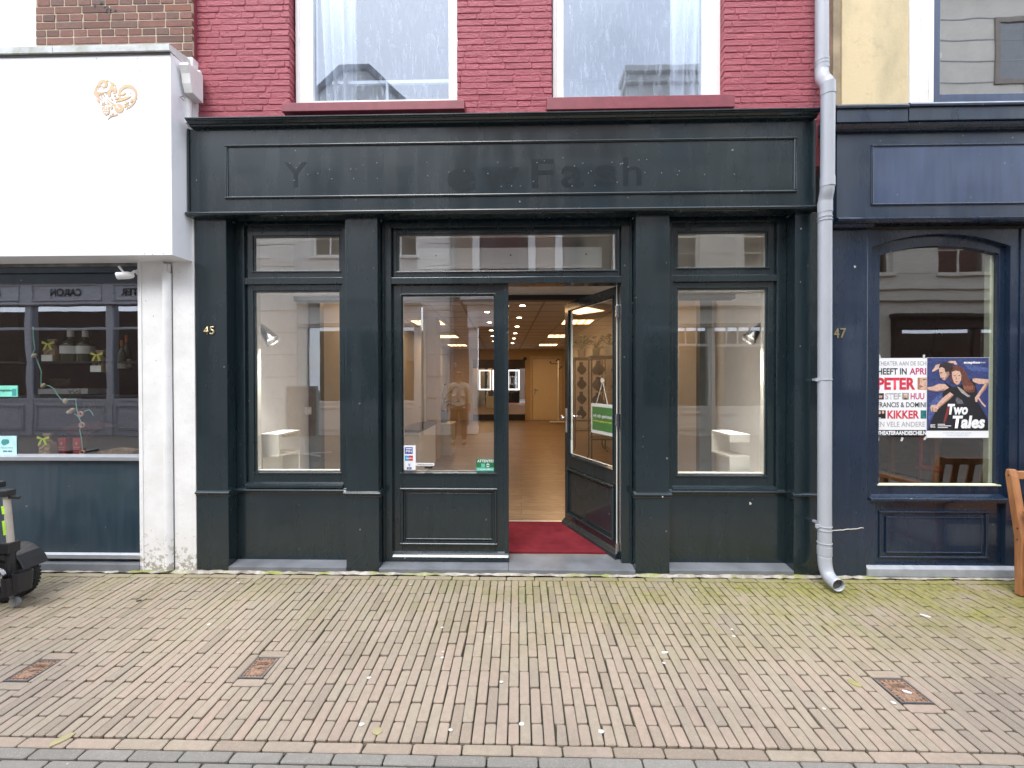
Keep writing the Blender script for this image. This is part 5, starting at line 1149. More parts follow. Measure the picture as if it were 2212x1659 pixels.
# ------------------------------------------------------------------ right building
BR = thing('cream_building', 'cream rendered house with a navy blue arched shopfront on the right', 'building', (4, YF, 0))
YY = 3.215
mt, n, b = new_mat('old cream render'); st_ = ramp(n, noise(n, 1.8, 6, .65, stretch=(1.5,1,.7)), .42, .68); col = mixc(n, st_, (.66,.54,.33), (.47,.40,.25)); col = mixc(n, ramp(n, noise(n, 7, 6, .7), .58, .72, 0, .6), col, (.40,.34,.22))
n.links.new(col, b.inputs['Base Color']); b.inputs['Roughness'].default_value = .85; bump(n, b, noise(n, 30, 6, .65), .35, .006); M_REND = mt
x18, x19, x20, x203 = X(1819, YY, 150), X(1962, YY, 150), X(2013, YY-.01, 150), X(2031, YY, 150)
xsp = X(1802, YY, 150); zcr = Z(222, 3.10, 1830)-.05
g = MB(); g.box(x18, x19, YY, YY+.35, zcr, 8.6); g.box(x18, 7.5, YY, YY+.35, 5.6, 8.6); g.box(6.4, 7.5, YY, YY+.35, 0, 5.6); g.build('render_wall', M_REND, BR, .002)
g = MB(); g.box(xsp+.001, x18-.001, YY+.012, YY+.35, zcr, 8.6); g.build('quoin', plain('bare sandy render', (.33,.27,.18), .9, var=.3, scale=6), BR, .003)
g = MB(); g.box(x19+.001, x20, YY-.016, YY+.10, zcr, 5.6); g.box(x19+.07, x20-.065, YY-.022, YY-.016, zcr, 5.6); g.box(x20-.03, x20, YY-.026, YY-.016, zcr, 5.6)
fo = g.build('window_architrave', M_PIER, BR, .003)
g = MB(); zbg = Z(208, YY+.03, 2100); g.box(x20+.001, x203, YY+.0, YY+.09, zcr, 5.6); g.box(x203, 6.4, YY+.0, YY+.09, zcr, zbg); fo = g.build('upper_window_frame', M_BLUEP, BR, .003)
g = MB(); g.quad((x203-.005, YY+.03, zbg-.01), (6.4, YY+.03, zbg-.01), (6.4, YY+.03, 5.6), (x203-.005, YY+.03, 5.6)); g.build('pane', G_UPR, fo)
g = MB(); g.quad((x20, 5.5, zcr), (7, 5.5, zcr), (7, 5.5, 5.8), (x20, 5.5, 5.8)); g.quad((x20, 3.35, 5.8), (7, 3.35, 5.8), (7, 5.5, 5.8), (x20, 5.5, 5.8)); g.quad((x20, 3.35, zcr), (7, 3.35, zcr), (7, 5.5, zcr), (x20, 5.5, zcr)); g.quad((x20-.02,3.35,zcr),(x20-.02,5.5,zcr),(x20-.02,5.5,5.8),(x20-.02,3.35,5.8)); g.build('upstairs_room', MATS['upstairs plaster'], BR)
# cornice: box gutter lined with lead, joint cracked
YCR = 3.075
c0 = X(1808, YCR, 250); zt_, zm_, zl_ = Z(232, YCR, 1830), Z(264, YCR, 1830), Z(285, 3.12, 1830)
xj = X(1963, YCR, 245)
for (a, c_, dz) in ((c0, xj-.004, 0), (xj+.004, 6.6, .006)):
    g = MB(); g.box(a, c_, YCR, YY+.05, zm_+dz, zt_-.012+dz); g.prism([(YCR-.012, zt_-.011+dz), (YCR-.014, zt_+.004+dz), (YCR+.0, zt_+.022+dz), (YY+.02, zt_+.055+dz), (YY+.02, zt_-.011+dz)], 'x', a-.01 if a == c0 else a, c_); g.build('cornice', M_NAVYF, BR, .003)
g = MB(); g.prism([(YCR+.01, zm_-.002), (YCR+.015, zm_-.02), (YCR+.03, zm_-.03), (YCR+.035, zl_), (YY+.02, zl_), (YY+.02, zm_-.002)], 'x', c0, 6.6); g.build('cornice_moulding', M_BLUE, BR, .002)
YFB = 3.135
zf0 = Z(472, YFB, 1830)
g = MB(); g.box(X(1806, YFB), 6.6, YFB, YY+.1, zf0, zl_); fo = g.build('fascia_board', M_NAVYF, BR, .002)
q0, q1, q2 = X(1881, YFB, 380), Z(313, YFB, 1881), Z(445, YFB, 1881)
g = MB(); mould(g, (q0, q1-.018), (6.3, q1-.018), True, .018, .010, YFB); mould(g, (q0, q2), (6.3, q2), True, .018, .010, YFB); mould(g, (q0, q2+.018), (q0, q1-.018), False, .018, .010, YFB); g.build('panel_moulding', M_BLUE, fo, smooth=True)
g = MB(); g.box(q0+.018, 6.3, YFB-.002, YFB+.002, q2+.018, q1-.018); g.build('sign_panel', M_BLUEP, fo)
g = MB(); g.prism([(YY, zf0-.034), (YFB-.004, zf0-.034), (YFB-.026, zf0-.026), (YFB-.032, zf0-.012), (YFB-.022, zf0-.001), (YFB-.0, zf0+.003), (YY, zf0+.003)], 'x', X(1803, YFB), 6.6); g.prism([(YY, zf0-.056), (YFB+.02, zf0-.056), (YFB+.012, zf0-.035), (YY, zf0-.035)], 'x', X(1803, YFB), X(1890, YFB)); g.build('lower_moulding', M_BLUE, fo, .001)
zpt = zf0-.057
p0, p1 = X(1796, YF), X(1873, YF)
g = MB(); g.box(PX[3][1]+.002, p1, YF-.004, YF+.15, .012, zpt); g.build('pilaster', M_BLUE, BR, .004)
g = MB(); a_ = [P(1798+k*5.6, 1146-k*.45+random.uniform(-1.2,1.2), YF-.006) for k in range(13)]; g.tube([(x, YF-.0045, z) for (x, z) in a_], .0032, 5); g.build('crack_filler', M_CREAM, BR)
for ch_, a, c_ in (('4', 1801.5, 1812.5), ('7', 1815, 1827)):
    if ch_ == '4': hn2 = thing('house_number', 'worn brass house number 47 on the navy blue pilaster', 'house number', (X(1802, YF), YF, Z(730, YF, 1802)))
    tx(ch_, a, 709, c_, 730, M_BRASS, hn2, YF-.009, .0, 'digit', ext=.005)
# arched window
YA, YAS, YAG = 3.215, 3.25, 3.275
fx0r, fx1r = X(1882.5, YA, 800), X(2181, YA, 800); zspr, zapx = Z(534, YA, 1884), Z(505, YA, 2032); zb_a = Z(1084, YA, 2030)
def arc(x0, x1, zs, za, n_=20):
    w_ = (x1-x0)/2; h_ = za-zs; r_ = (w_*w_+h_*h_)/(2*h_); cx = (x0+x1)/2; cz = za-r_; th = math.asin(w_/r_)
    return [(cx+r_*math.sin(-th+2*th*k/n_), cz+r_*math.cos(-th+2*th*k/n_)) for k in range(n_+1)]
def arch_plate(b, xo0, xo1, zo0, zo1, pts, zi0, y0, y1):
    """plate with an arched opening whose top edge is pts and foot is zi0"""
    x0, x1 = pts[0][0], pts[-1][0]
    b.box(xo0, x0, y0, y1, zo0, zo1); b.box(x1, xo1, y0, y1, zo0, zo1); b.box(x0, x1, y0, y1, zo0, zi0) if zi0 > zo0 else None
    for k in range(len(pts)-1): b.prism([pts[k], pts[k+1], (pts[k+1][0], zo1), (pts[k][0], zo1)], 'y', y0, y1)
oa = arc(fx0r, fx1r, zspr, zapx)
zlow = Z(1076, YA, 2030)
g = MB(); arch_plate(g, p1+.001, X(2200, YA, 800), zlow, zpt, oa, zlow, YA, YA+.12)
g.box(p1+.001, X(1890, YA, 1150), YA, YA+.12, .09, zlow-.0005); g.box(X(2172, YA, 1150), X(2200, YA, 1150), YA, YA+.12, .09, zlow-.0005)
xr0, xr1 = X(1890, YA, 1150), X(2172, YA, 1150)
zpa, zpb = Z(1087, YA, 2030), Z(1219, YA, 2030)
g.box(xr0, xr1, YA+.002, YA+.12, zpa, zlow-.001); g.box(xr0, xr1, YA+.002, YA+.12, .09, zpb-.02); fo = g.build('arched_window_frame', M_BLUE, BR)
g = MB(); g.box(xr0, xr1, YA+.03, YA+.10, zpb-.0199, zpa-.0005)
m0, m1, mz1, mz0 = X(1897, YA+.03, 1150), X(2133, YA+.03, 1150), Z(1103, YA+.03, 2010), Z(1206, YA+.03, 2010)
g.box(m0+.050, m1-.050, YA+.021, YA+.0299, mz0+.045, mz1-.045)
lp = g.build('lower_panel', M_BLUE, BR, .0025); g = MB(); mring(g, m0, m1, mz0, mz1, .020, .014, YA+.0302); mring(g, m0+.048, m1-.048, mz0+.043, mz1-.043, .010, .006, YA+.0212); g.build('panel_moulding', M_BLUE, lp, smooth=True)
g = MB(); g.prism([(YA-.02, zlow-.02), (YA-.02, zlow-.002), (YAS, zlow+.022), (YAS, zlow-.02)], 'x', X(1877, YA, 1070), X(2172, YA, 1070)); g.prism([(YA-.012, zpb-.030), (YA-.012, zpb-.022), (YA+.03, zpb-.001), (YA+.03, zpb-.030)], 'x', xr0-.01, xr1); g.build('sill', M_BLUE, fo, .002)
ga = arc(X(1893, YAG, 800), X(2148.5, YAG, 800), Z(552.5, YAG, 1893), Z(533, YAG, 2020)); zg0r = Z(1045, YAG, 2020)
inn = [(x, z) for (x, z) in ga]
ol = arc(fx0r+.001, fx1r-.001, zspr-.001, zapx-.001)
g = MB(); N_ = len(inn)-1
for k in range(N_): g.prism([inn[k], inn[k+1], ol[k+1], ol[k]], 'y', YAS, YAS+.05)
g.box(ol[0][0], inn[0][0], YAS, YAS+.05, zlow+.001, inn[0][1]); g.box(inn[-1][0], ol[-1][0], YAS, YAS+.05, zlow+.001, inn[-1][1]); g.box(inn[0][0], inn[-1][0], YAS, YAS+.05, zlow+.001, zg0r)
g.prism([inn[0], ol[0], (ol[0][0], inn[0][1])], 'y', YAS, YAS+.05); g.prism([inn[-1], ol[-1], (ol[-1][0], inn[-1][1])], 'y', YAS, YAS+.05)
g.build('sash', M_BLUE, fo)
g = MB(); g.prism([(YAS-.008, zg0r-.008), (YAS-.008, zg0r-.001), (YAS+.02, zg0r+.006), (YAS+.02, zg0r-.008)], 'x', inn[0][0]-.012, inn[-1][0]+.02); g.box(inn[-1][0]-.028, inn[-1][0]+.01, YAG+.012, YAG+.05, zg0r, inn[-1][1]+.0); g.box(inn[0][0]-.01, inn[0][0]+.006, YAG+.012, YAG+.05, zg0r, inn[0][1]); g.build('inner_rebate', plain('pale lime cream paint', (.62,.66,.48), .4), fo)
g = MB(); i = [(x, z) for (x, z) in arc(inn[0][0]-.004, inn[-1][0]+.004, inn[0][1], ga[N_//2][1]+.004)]; g.v = [(x, YAG, z) for (x, z) in i]+[(i[-1][0], YAG, zg0r-.005), (i[0][0], YAG, zg0r-.005)]; g.f = [tuple(range(len(g.v)))]; g.fm = [0]; g.build('pane', G_SHOP, fo)
g = MB(); g.prism([(YF-.014, .012), (YF-.014, .070), (YA+.0, .088), (YA+.1, .088), (YA+.1, .012)], 'x', p1+.002, 6.6); g.build('stone_base', plain('pale bluestone', (.33,.35,.38), .5, var=.15), BR, .003)
# interior of the right shop
g = MB(); g.quad((2.62,3.36,.12),(9.5,3.36,.12),(9.5,7,.12),(2.62,7,.12)); struct(g.build('floor', plain('red brown tile floor', (.16,.065,.04), .35, var=.2)))
g = MB(); g.box(2.60,9.5,7.0,7.1,.1,3); g.box(9.5,9.6,3.36,7.1,.1,3); struct(g.build('wall_back', plain('taupe plaster', (.26,.23,.19), .8)))
g = MB(); g.box(2.50,2.61,3.36,7,.1,3); struct(g.build('wall_left', MATS['taupe plaster']))
g = MB(); g.box(2.5,9.6,3.36,7.1,2.75,2.85); struct(g.build('ceiling', MATS['taupe plaster']))
tb = thing('cafe_table', 'brown wooden table inside the right window below the posters', 'table', (5.2, 4.9, .12))
g = MB(); g.box(4.55,6.2,4.7,5.4,.80,.84); g.build('top', plain('oak table', (.35,.20,.10), .4), tb, .004)
for (a, c_) in ((4.6,4.75),(6.1,4.75),(4.6,5.3),(6.1,5.3)): g = MB(); g.box(a,a+.05,c_,c_+.05,.121,.799); g.build('leg', MATS['oak table'], tb)
ch = thing('red_chair', 'bright red metal chair behind the dancers poster inside the right window', 'chair', (5.1, 4.3, .12))
M_RCH = plain('orange red steel', (.60,.07,.03), .35)
cx = X(2085, 4.2)
g = MB(); g.box(cx-.20,cx+.20,4.1,4.5,.56,.585); g.build('seat', M_RCH, ch, .004)
g = MB(); g.box(cx-.15,cx+.15,4.49,4.51,.90,1.05); g.box(cx-.15,cx-.13,4.49,4.51,.585,.90); g.box(cx+.13,cx+.15,4.49,4.51,.585,.90); g.build('backrest', M_RCH, ch)
for (a, c_) in ((-.18,4.12),(.18,4.12),(-.18,4.48),(.18,4.48)): g = MB(); g.tube([(cx+a,c_,.121),(cx+a*.92,c_,.559)], .012, 8); g.build('leg', M_RCH, ch)
hb = thing('hanging_basket', 'brown basket on two cords on the back wall of the right shop', 'basket', (X(2028, 6.8), 6.8, 1.9))
x_, z_ = X(2028, 6.85), Z(760, 6.85, 2028)
g = MB(); g.lathe([(.10,z_-.09),(.16,z_),(.15,z_)], (x_, 6.82, 0), 14); g.build('bowl', M_BROWNWOOD, hb, smooth=True); g = MB(); g.tube([(x_-.14,6.82,z_),(x_,6.9,z_+.40),(x_+.14,6.82,z_)], .008, 6); g.build('cord', M_BROWNWOOD, hb)
# sliver of the next shop window at the right edge
g = MB(); xq = X(2200, YA, 800)+.0015; g.box(xq, xq+.045, YA-.01, YA+.12, .09, zpt); g.box(xq+.045, 6.6, YA-.004, YA+.12, .09, .55); g.box(xq+.045, 6.6, YA-.004, YA+.12, Z(545, YA, 2205), zpt); f2 = g.build('end_window_frame', M_BLUE, BR, .003)
g = MB(); g.quad((xq+.04, YA+.04, .54), (6.6, YA+.04, .54), (6.6, YA+.04, 2.7), (xq+.04, YA+.04, 2.7)); g.build('pane', G_SHOP, f2)
g = MB(); rr = random.Random(5); M_TEAL = plain('teal cloth', (.02,.14,.12), .8)
for k in range(12): x_ = xq+.14+(k % 4)*.25; z_ = .682+(k//4)*.45; g.lathe([(.02,z_-.12),(.10,z_-.05),(.11,z_+.04),(.03,z_+.12)], (x_, 3.6, 0), 12)
tag(g.build('cushion_display', M_TEAL, smooth=True), 'dark teal cushions stacked in the shop window at the right edge', 'cushions', kind='stuff')
rk = MB()
for k in range(3): rk.box(xq+.0, xq+1.1, 3.46, 3.76, .535+k*.45, .56+k*.45)
for xx in (xq+.0, xq+1.08): rk.box(xx-.021, xx-.001, 3.46, 3.76, .13, 1.9)
tag(rk.build('display_rack', M_BROWNWOOD), 'dark wooden rack carrying the teal cushions at the right edge', 'rack')
# ---- posters
YPo = YAG-.0015
C9 = .12017                                           # enlarged poster view -> view pixels
def q9(x, y):
    if x < 1040: x = 1040-(1040-x)*.952
    return P(1877.4+x*C9, 764.2+y*C9, YPo)
M_PGREY = plain('print grey', (.42,.41,.42), .5, bs=0); M_PBLK = plain('print black', (.02,.022,.03), .5, bs=0); M_PRED = plain('print crimson', (.62,.035,.07), .5, bs=0); M_PMAG = plain('print magenta', (.50,.04,.16), .5, bs=0)
po1 = thing('theatre_poster', 'white theatre poster of grey, black and crimson lines of words, taped in the right window', 'poster', (q9(560,700)[0], YPo, q9(560,1470)[1]), 0, 'posters in the right window')
def sheet(par, nm, x0, y0, x1, y1, mat, lift, th=.0010):
    g = MB(); a, c_ = q9(x0, y0); d, e = q9(x1, y1); g.box(a, d, YPo-lift-th, YPo-lift, e, c_); return g.build(nm, mat, par)
sheet(po1, 'sheet', 88, 78, 1050, 1468, M_PAPER, 0); sheet(po1, 'black_band', 90, 1368, 1040, 1468, M_PBLK, .0011, .0006)
def pt(body, x0, y0, x1, y1, mat, par, bold=.02, lift=.0022, sh=0): a, c_ = q9(x0, y0); d, e = q9(x1, y1); return text(body, mat, par, a, d, e, c_, YPo-lift, 'lettering', bold, .0004, False, sh)
pt('THEATER AAN DE SCH', 110, 135, 1018, 210, M_PGREY, po1, .01); pt('HEEFT IN', 105, 260, 652, 372, M_PBLK, po1); pt('APRI', 708, 255, 1018, 372, M_PMAG, po1)
pt('PETER', 98, 430, 815, 645, M_PRED, po1, .04); pt('STEF', 245, 705, 540, 820, M_PGREY, po1); pt('HUU', 728, 705, 985, 820, M_PMAG, po1)
pt('FRANCIS & DOMINI', 96, 870, 1016, 962, M_PBLK, po1, .01); pt('KIKKER', 290, 1018, 888, 1165, M_PRED, po1, .03); pt('EN VELE ANDERE', 96, 1220, 1000, 1312, M_PGREY, po1, .01); pt('THEATERAANDESCHIE.N', 100, 1383, 1022, 1462, M_PAPER, po1, .04, .0028)
def pol(par, nm, pts_, mat, lift, th=.0003): g = MB(); g.prism([q9(x, y) for (x, y) in pts_], 'y', YPo-lift-th, YPo-lift); return g.build(nm, mat, par)
PS = lambda nm, c_, var=.1: plain(nm, c_, .5, var=var, bs=0, scale=60)
M_SK = PS('print skin', (.62,.40,.30), .2); M_SKD = PS('print skin shade', (.36,.19,.13)); M_HR = PS('print auburn hair', (.13,.045,.03), .5); M_HRD = PS('print dark hair', (.035,.02,.02), .3); M_PNV = PS('print navy ground', (.035,.05,.16), .45); M_DRS = PS('print black cloth', (.012,.012,.016), .3); M_LIP = PS('print lips', (.35,.07,.06))
# small portrait pictures
sheet(po1, 'portrait', 860, 428, 1032, 645, PS('print orange', (.62,.25,.06), .3), .0011); pol(po1, 'portrait_face', [(880,470),(930,440),(1010,440),(1030,520),(1020,600),(990,640),(905,640),(875,600)], M_SK, .0022); pol(po1, 'portrait_shadow', [(865,430),(900,430),(905,520),(890,560),(925,560),(930,600),(880,630),(862,640)], M_SKD, .0026); pol(po1, 'portrait_mouth', [(905,585),(965,580),(960,598),(910,600)], M_LIP, .0030); pol(po1, 'portrait_mouth', [(960,455),(1010,455),(1005,470),(965,470)], M_HRD, .0030)
for (a, c_, d, e, hm) in ((96,708,222,820,M_HRD),(568,702,694,820,M_PGREY)):
    sheet(po1, 'portrait', a, c_, d, e, PS('print charcoal', (.05,.045,.04)) if a < 200 else PS('print warm grey', (.35,.29,.25)), .0011); mx_, my_ = (a+d)/2, (c_+e)/2; pol(po1, 'portrait_face', [(mx_+34*math.cos(R(k)), my_+42*math.sin(R(k))) for k in range(0,360,30)], M_SK, .0022); pol(po1, 'portrait_hair', [(mx_+38*math.cos(R(k)), my_-16+30*math.sin(R(k))) for k in range(180,361,20)], hm if a < 200 else M_CREAM, .0027); pol(po1, 'portrait_shirt', [(a+20,e),(mx_-20,e-22),(mx_+20,e-22),(d-20,e)], M_DRS, .0027); pol(po1, 'portrait_mouth', [(mx_-14,my_+18),(mx_+14,my_+18),(mx_+8,my_+26),(mx_-8,my_+26)], M_LIP, .0032)
sheet(po1, 'portrait', 104, 1016, 256, 1165, M_DRS, .0011)
for mx_, my_ in ((140,1055),(205,1050)): pol(po1, 'portrait_face', [(mx_+24*math.cos(R(k)), my_+30*math.sin(R(k))) for k in range(0,360,30)], M_SK, .0022)
pol(po1, 'portrait_shirt', [(110,1140),(170,1150),(165,1160),(112,1160)], M_PAPER, .0022); sheet(po1, 'portrait', 918, 1016, 1022, 1165, PS('print teal', (.02,.16,.17), .5), .0011)
po2 = thing('dance_poster', 'dark blue poster of two dancers with white brush lettering, overlapping the white poster', 'poster', (q9(1580,700)[0], YPo, q9(1580,1510)[1]), 0, 'posters in the right window')
L2 = .0034
sheet(po2, 'sheet', 1030, 70, 2136, 1510, M_PAPER, L2); sheet(po2, 'photo_ground', 1034, 74, 2132, 1382, M_PNV, L2+.0011, .0004)
L2 += .0016
pol(po2, 'smoke', [(1040,1100),(1100,860),(1300,700),(1330,900),(1180,1040),(1060,1200)], PS('print mid blue', (.07,.10,.26), .5), L2)
pol(po2, 'smoke', [(1660,160),(2130,260),(2130,330),(1800,300)], PS('print mid blue', (.07,.10,.26), .5), L2)
pol(po2, 'dress', [(1330,480),(1420,560),(1500,600),(1640,560),(1830,450),(1890,520),(1930,690),(1940,860),(2020,1000),(2110,1160),(2130,1380),(1040,1380),(1110,1200),(1180,1040),(1300,900),(1310,700),(1390,600)], M_DRS, L2+.0004)
pol(po2, 'skirt_fold', [(1570,780),(1650,830),(1690,900),(1560,900),(1540,820)], PS('print grey cloth', (.12,.12,.13), .4), L2+.0008)
arms = [[(1034,600),(1120,590),(1240,540),(1350,545),(1420,610),(1330,660),(1200,680),(1120,670),(1034,650)],          # left arm
 [(1440,690),(1505,740),(1440,810),(1260,960),(1215,1000),(1200,1045),(1130,1035),(1080,960),(1110,920),(1200,915),(1300,800)],   # forearm to the lower hand
 [(1255,190),(1235,270),(1165,310),(1120,325),(1116,300),(1160,250),(1180,205),(1270,180)],                             # raised hand
 [(1395,155),(1440,128),(1540,130),(1570,190),(1530,200),(1500,170),(1420,168)],
 [(1840,450),(1890,440),(2130,460),(2128,530),(2040,545),(1960,545),(1850,500)],
 [(2075,520),(2128,530),(2085,620),(1990,740),(1960,780),(2010,860),(2085,940),(2068,960),(2010,905),(1940,800),(1925,870),(1895,860),(1885,790),(1930,730),(2020,600)]]
for a in arms: pol(po2, 'arm', a, M_SK, L2+.0012)
for a in ([(1034,635),(1120,655),(1220,662),(1350,625),(1330,660),(1200,680),(1120,670),(1034,650)], [(1505,740),(1440,810),(1260,960),(1235,985),(1230,955),(1380,830),(1470,745)], [(2128,530),(2085,620),(1990,740),(1975,735),(2060,600),(2100,530)]): pol(po2, 'arm_shade', a, M_SKD, L2+.0016)
for k in range(4): pol(po2, 'finger', [(1085+30*k,975),(1103+30*k,975),(1112+28*k,1040+6*(k % 2)),(1098+28*k,1042)], M_SKD if k % 2 else M_SK, L2+.0020)
pol(po2, 'hair', [(1250,240),(1262,190),(1320,155),(1420,155),(1480,190),(1490,260),(1440,330),(1420,420),(1380,360),(1350,330),(1330,260),(1290,235)], M_HRD, L2+.0020)
pol(po2, 'face', [(1240,260),(1290,240),(1335,265),(1350,330),(1420,320),(1425,380),(1390,420),(1350,475),(1310,470),(1285,440),(1260,420),(1255,380),(1240,345)], M_SK, L2+.0024)
pol(po2, 'face_shade', [(1350,330),(1420,320),(1425,380),(1385,430),(1350,475),(1340,440),(1380,380)], M_SKD, L2+.0028); pol(po2, 'brow', [(1240,338),(1300,335),(1296,350),(1246,350)], M_HRD, L2+.0028); pol(po2, 'lips', [(1280,425),(1330,432),(1320,448),(1285,440)], M_LIP, L2+.0028)
pol(po2, 'hair', [(1455,300),(1480,235),(1560,205),(1650,240),(1720,330),(1760,430),(1830,520),(1890,600),(1870,690),(1780,700),(1690,670),(1660,560),(1640,450),(1620,350),(1540,290),(1490,320),(1470,420),(1500,560),(1440,480)], M_HR, L2+.0020)
pol(po2, 'face', [(1470,330),(1530,300),(1610,315),(1640,390),(1635,470),(1600,540),(1555,558),(1510,520),(1478,440)], M_SK, L2+.0024)
for (a, c_) in ((1498,395),(1580,390)): pol(po2, 'eye', [(a,c_),(a+22,c_-8),(a+46,c_),(a+22,c_+9)], M_HRD, L2+.0028)
pol(po2, 'nose', [(1545,405),(1560,462),(1532,466)], M_SKD, L2+.0028); pol(po2, 'lips', [(1528,500),(1560,494),(1588,500),(1560,518)], M_LIP, L2+.0028)
for k in range(8): pol(po2, 'hair_strand', [(1680+22*k,560+10*(k % 3)),(1700+22*k,600),(1690+22*k,650+8*(k % 3)),(1676+20*k,610)], PS('print copper hair', (.32,.12,.07), .5), L2+.0024)
pol(po2, 'beard', [(1560,590),(1600,600),(1680,660),(1740,720),(1800,760),(1760,780),(1640,700)], PS('print pale hair', (.36,.33,.30), .3), L2+.0024)
pol(po2, 'ribbon', [(1390,960),(1450,950),(1390,1130),(1340,1250),(1320,1230)], PS('print dull red', (.22,.03,.03)), L2+.0010)
pt('Two', 1390, 900, 1755, 1095, M_PAPER, po2, .045, L2+.0034, .15); pt('Tales', 1480, 1110, 2060, 1340, M_PAPER, po2, .045, L2+.0034, .15)
pt('scapino', 1680, 135, 1978, 190, M_PAPER, po2, .05, L2+.0034); pt('ballet rotterdam', 1985, 140, 2070, 170, M_PAPER, po2, .0, L2+.0034)
pt('RDCC', 1085, 1265, 1170, 1325, M_PAPER, po2, .03, L2+.0034)
for k, w_ in enumerate((130, 240, 180)): sheet(po2, 'caption_line', 1215, 1260+k*28, 1215+w_, 1272+k*28, M_PAPER, L2+.003, .0003)
pt('THEATER AAN DE SCHIE', 1310, 1408, 1820, 1432, PS('print pale blue', (.42,.52,.62)), po2, .0, L2+.0034); pt('24 EN 25 MAART 2023', 1370, 1450, 1770, 1474, PS('print pale blue', (.42,.52,.62)), po2, .0, L2+.0034)
g = MB()
for (x, y, a) in ((112,1525,5),(565,1535,-20),(1005,1515,-35),(140,52,15),(980,50,0)):
    cx, cz = q9(x, y); ca, sa = math.cos(R(a)), math.sin(R(a)); g.prism([(cx+ca*p-sa*q, cz+sa*p+ca*q) for (p, q) in ((-.008,-.016),(.008,-.016),(.008,.014),(-.008,.014))], 'y', YPo-.0016, YPo-.0012)
g.build('tape', plain('pale tape', (.6,.6,.56), .4), po1)
# ------------------------------------------------------------------ zinc downpipe
dp = thing('downpipe', 'grey zinc-coloured downpipe between the black and navy shopfronts', 'downpipe', (X(1781, 3.10), 3.10, .03))
mt, n, b = new_mat('grey pvc pipe'); n.links.new(mixc(n, ramp(n, noise(n, 4, 4, stretch=(1,1,.3)), .35, .7), (.35,.37,.405), (.43,.45,.485)), b.inputs['Base Color']); b.inputs['Roughness'].default_value = .28; M_PIPE = mt
yA, yB, yC = 3.175, 3.055, 3.085; rp_ = .0440
def pp(u, v, y): x, z = P(u, v, y); return Vector((x, y, z))
top = [pp(1775.5, -160, yA), pp(1775.5, 152, yA)]
def bez(a, b_, c_, d, n_=10): return [a*(1-t)**3+b_*3*t*(1-t)**2+c_*3*t*t*(1-t)+d*t**3 for t in [k/n_ for k in range(n_+1)]]
S1 = bez(pp(1775,152,yA), pp(1775,186,yA), pp(1788.5,160,yB), pp(1788.5,200,yB), 14); mid = [pp(1788.5,200,yB), pp(1787.5,398,yB)]
S2 = bez(pp(1787.5,398,yB), pp(1787,420,yB), pp(1782.5,424,yC), pp(1782,446,yC), 10); low = [pp(1782,446,yC), pp(1781,1196,yC)]
en = P(1812, 1265, 2.955); S3 = bez(pp(1781,1196,yC), pp(1781,1238,yC), pp(1790,1250,3.05), Vector((en[0], 2.955, en[1])), 14)
g = MB(); g.tube(top, rp_, 24); g.tube(S1, rp_*1.02, 24); g.tube(mid, rp_, 24); g.tube(S2, rp_, 24); g.tube(low, rp_, 24); g.build('pipe', M_PIPE, dp, smooth=True)
g = MB(); g.tube(S3, rp_, 24, cap=False); o = g.build('outlet_elbow', M_PIPE, dp, smooth=True); md = o.modifiers.new('s', 'SOLIDIFY'); md.thickness = .003; md.offset = -1
g = MB(); g.tube([S3[-3]*.6+S3[-4]*.4, S3[-3]*.4+S3[-2]*.6], rp_*.9, 20); g.build('outlet_shadow', plain('pipe inner shade', (.10,.10,.10), .9), dp)  # dark plug painted as the shade inside the pipe mouth
def sleeve(u, v0, v1, y, k=1.07): g = MB(); g.tube([pp(u, v0, y), pp(u, v1, y)], rp_*k, 24); g.build('socket', M_PIPE, dp, smooth=True)
sleeve(1775.5,128,152,yA,1.05); sleeve(1788.5,180,206,yB,1.06); sleeve(1787.6,384,404,yB,1.06); sleeve(1782.2,436,460,yC,1.06); sleeve(1781,1180,1198,yC,1.06)
for (u, v, y) in ((1782,470,yC),(1782,477,yC),(1781.5,820,yC),(1781,1136,yC),(1781,1144,yC),(1781,1172,yC),(1775.5,134,yA),(1775.5,141,yA)):
    g = MB(); q = pp(u, v, y); g.lathe([(rp_*1.02,-.004),(rp_*1.09,-.003),(rp_*1.09,.003),(rp_*1.02,.004)], q, 24)
    if v in (820,1136): g.box(q.x-rp_-.022, q.x-rp_+.002, q.y-.010, q.y+.004, q.z-.012, q.z+.012); g.box(q.x-.01, q.x+.01, q.y+rp_*.9, 3.22, q.z-.008, q.z+.008)
    g.build('bracket', M_PIPE, dp)
# ------------------------------------------------------------------ wooden bench at the right edge
mt, n, b = new_mat('oiled hardwood'); gr = noise(n, 6, 6, .6, stretch=(6,6,.8)); n.links.new(mixc(n, ramp(n, gr, .35, .7), (.42,.19,.075), (.26,.105,.04)), b.inputs['Base Color']); b.inputs['Roughness'].default_value = .45; bump(n, b, gr, .2, .003); M_WOOD = mt
bn = thing('wooden_bench', 'orange brown hardwood garden bench cut by the right edge of the photo', 'bench', (X(2188, 2.95), 2.95, gz(2.9)))
yb = 2.97; x0 = X(2184, yb, 1250)+.035; x_e = x0+1.25; zg = gz(yb)+.004
def zv(v): return Z(v, yb, 2190)
def backleg(xx, nm):
    g = MB(); w_ = .050; ps = [(yb-.03, zg), (yb+.012, zg), (yb+.018, zv(1160)), (yb+.075, zv(1030)), (yb+.070, zv(1017)), (yb+.045, zv(1017)), (yb+.030, zv(1032)), (yb-.032, zv(1160))]; g.prism(ps, 'x', xx, xx+w_); g.build(nm, M_WOOD, bn, .006)
backleg(x0, 'leg'); backleg(x_e, 'leg')
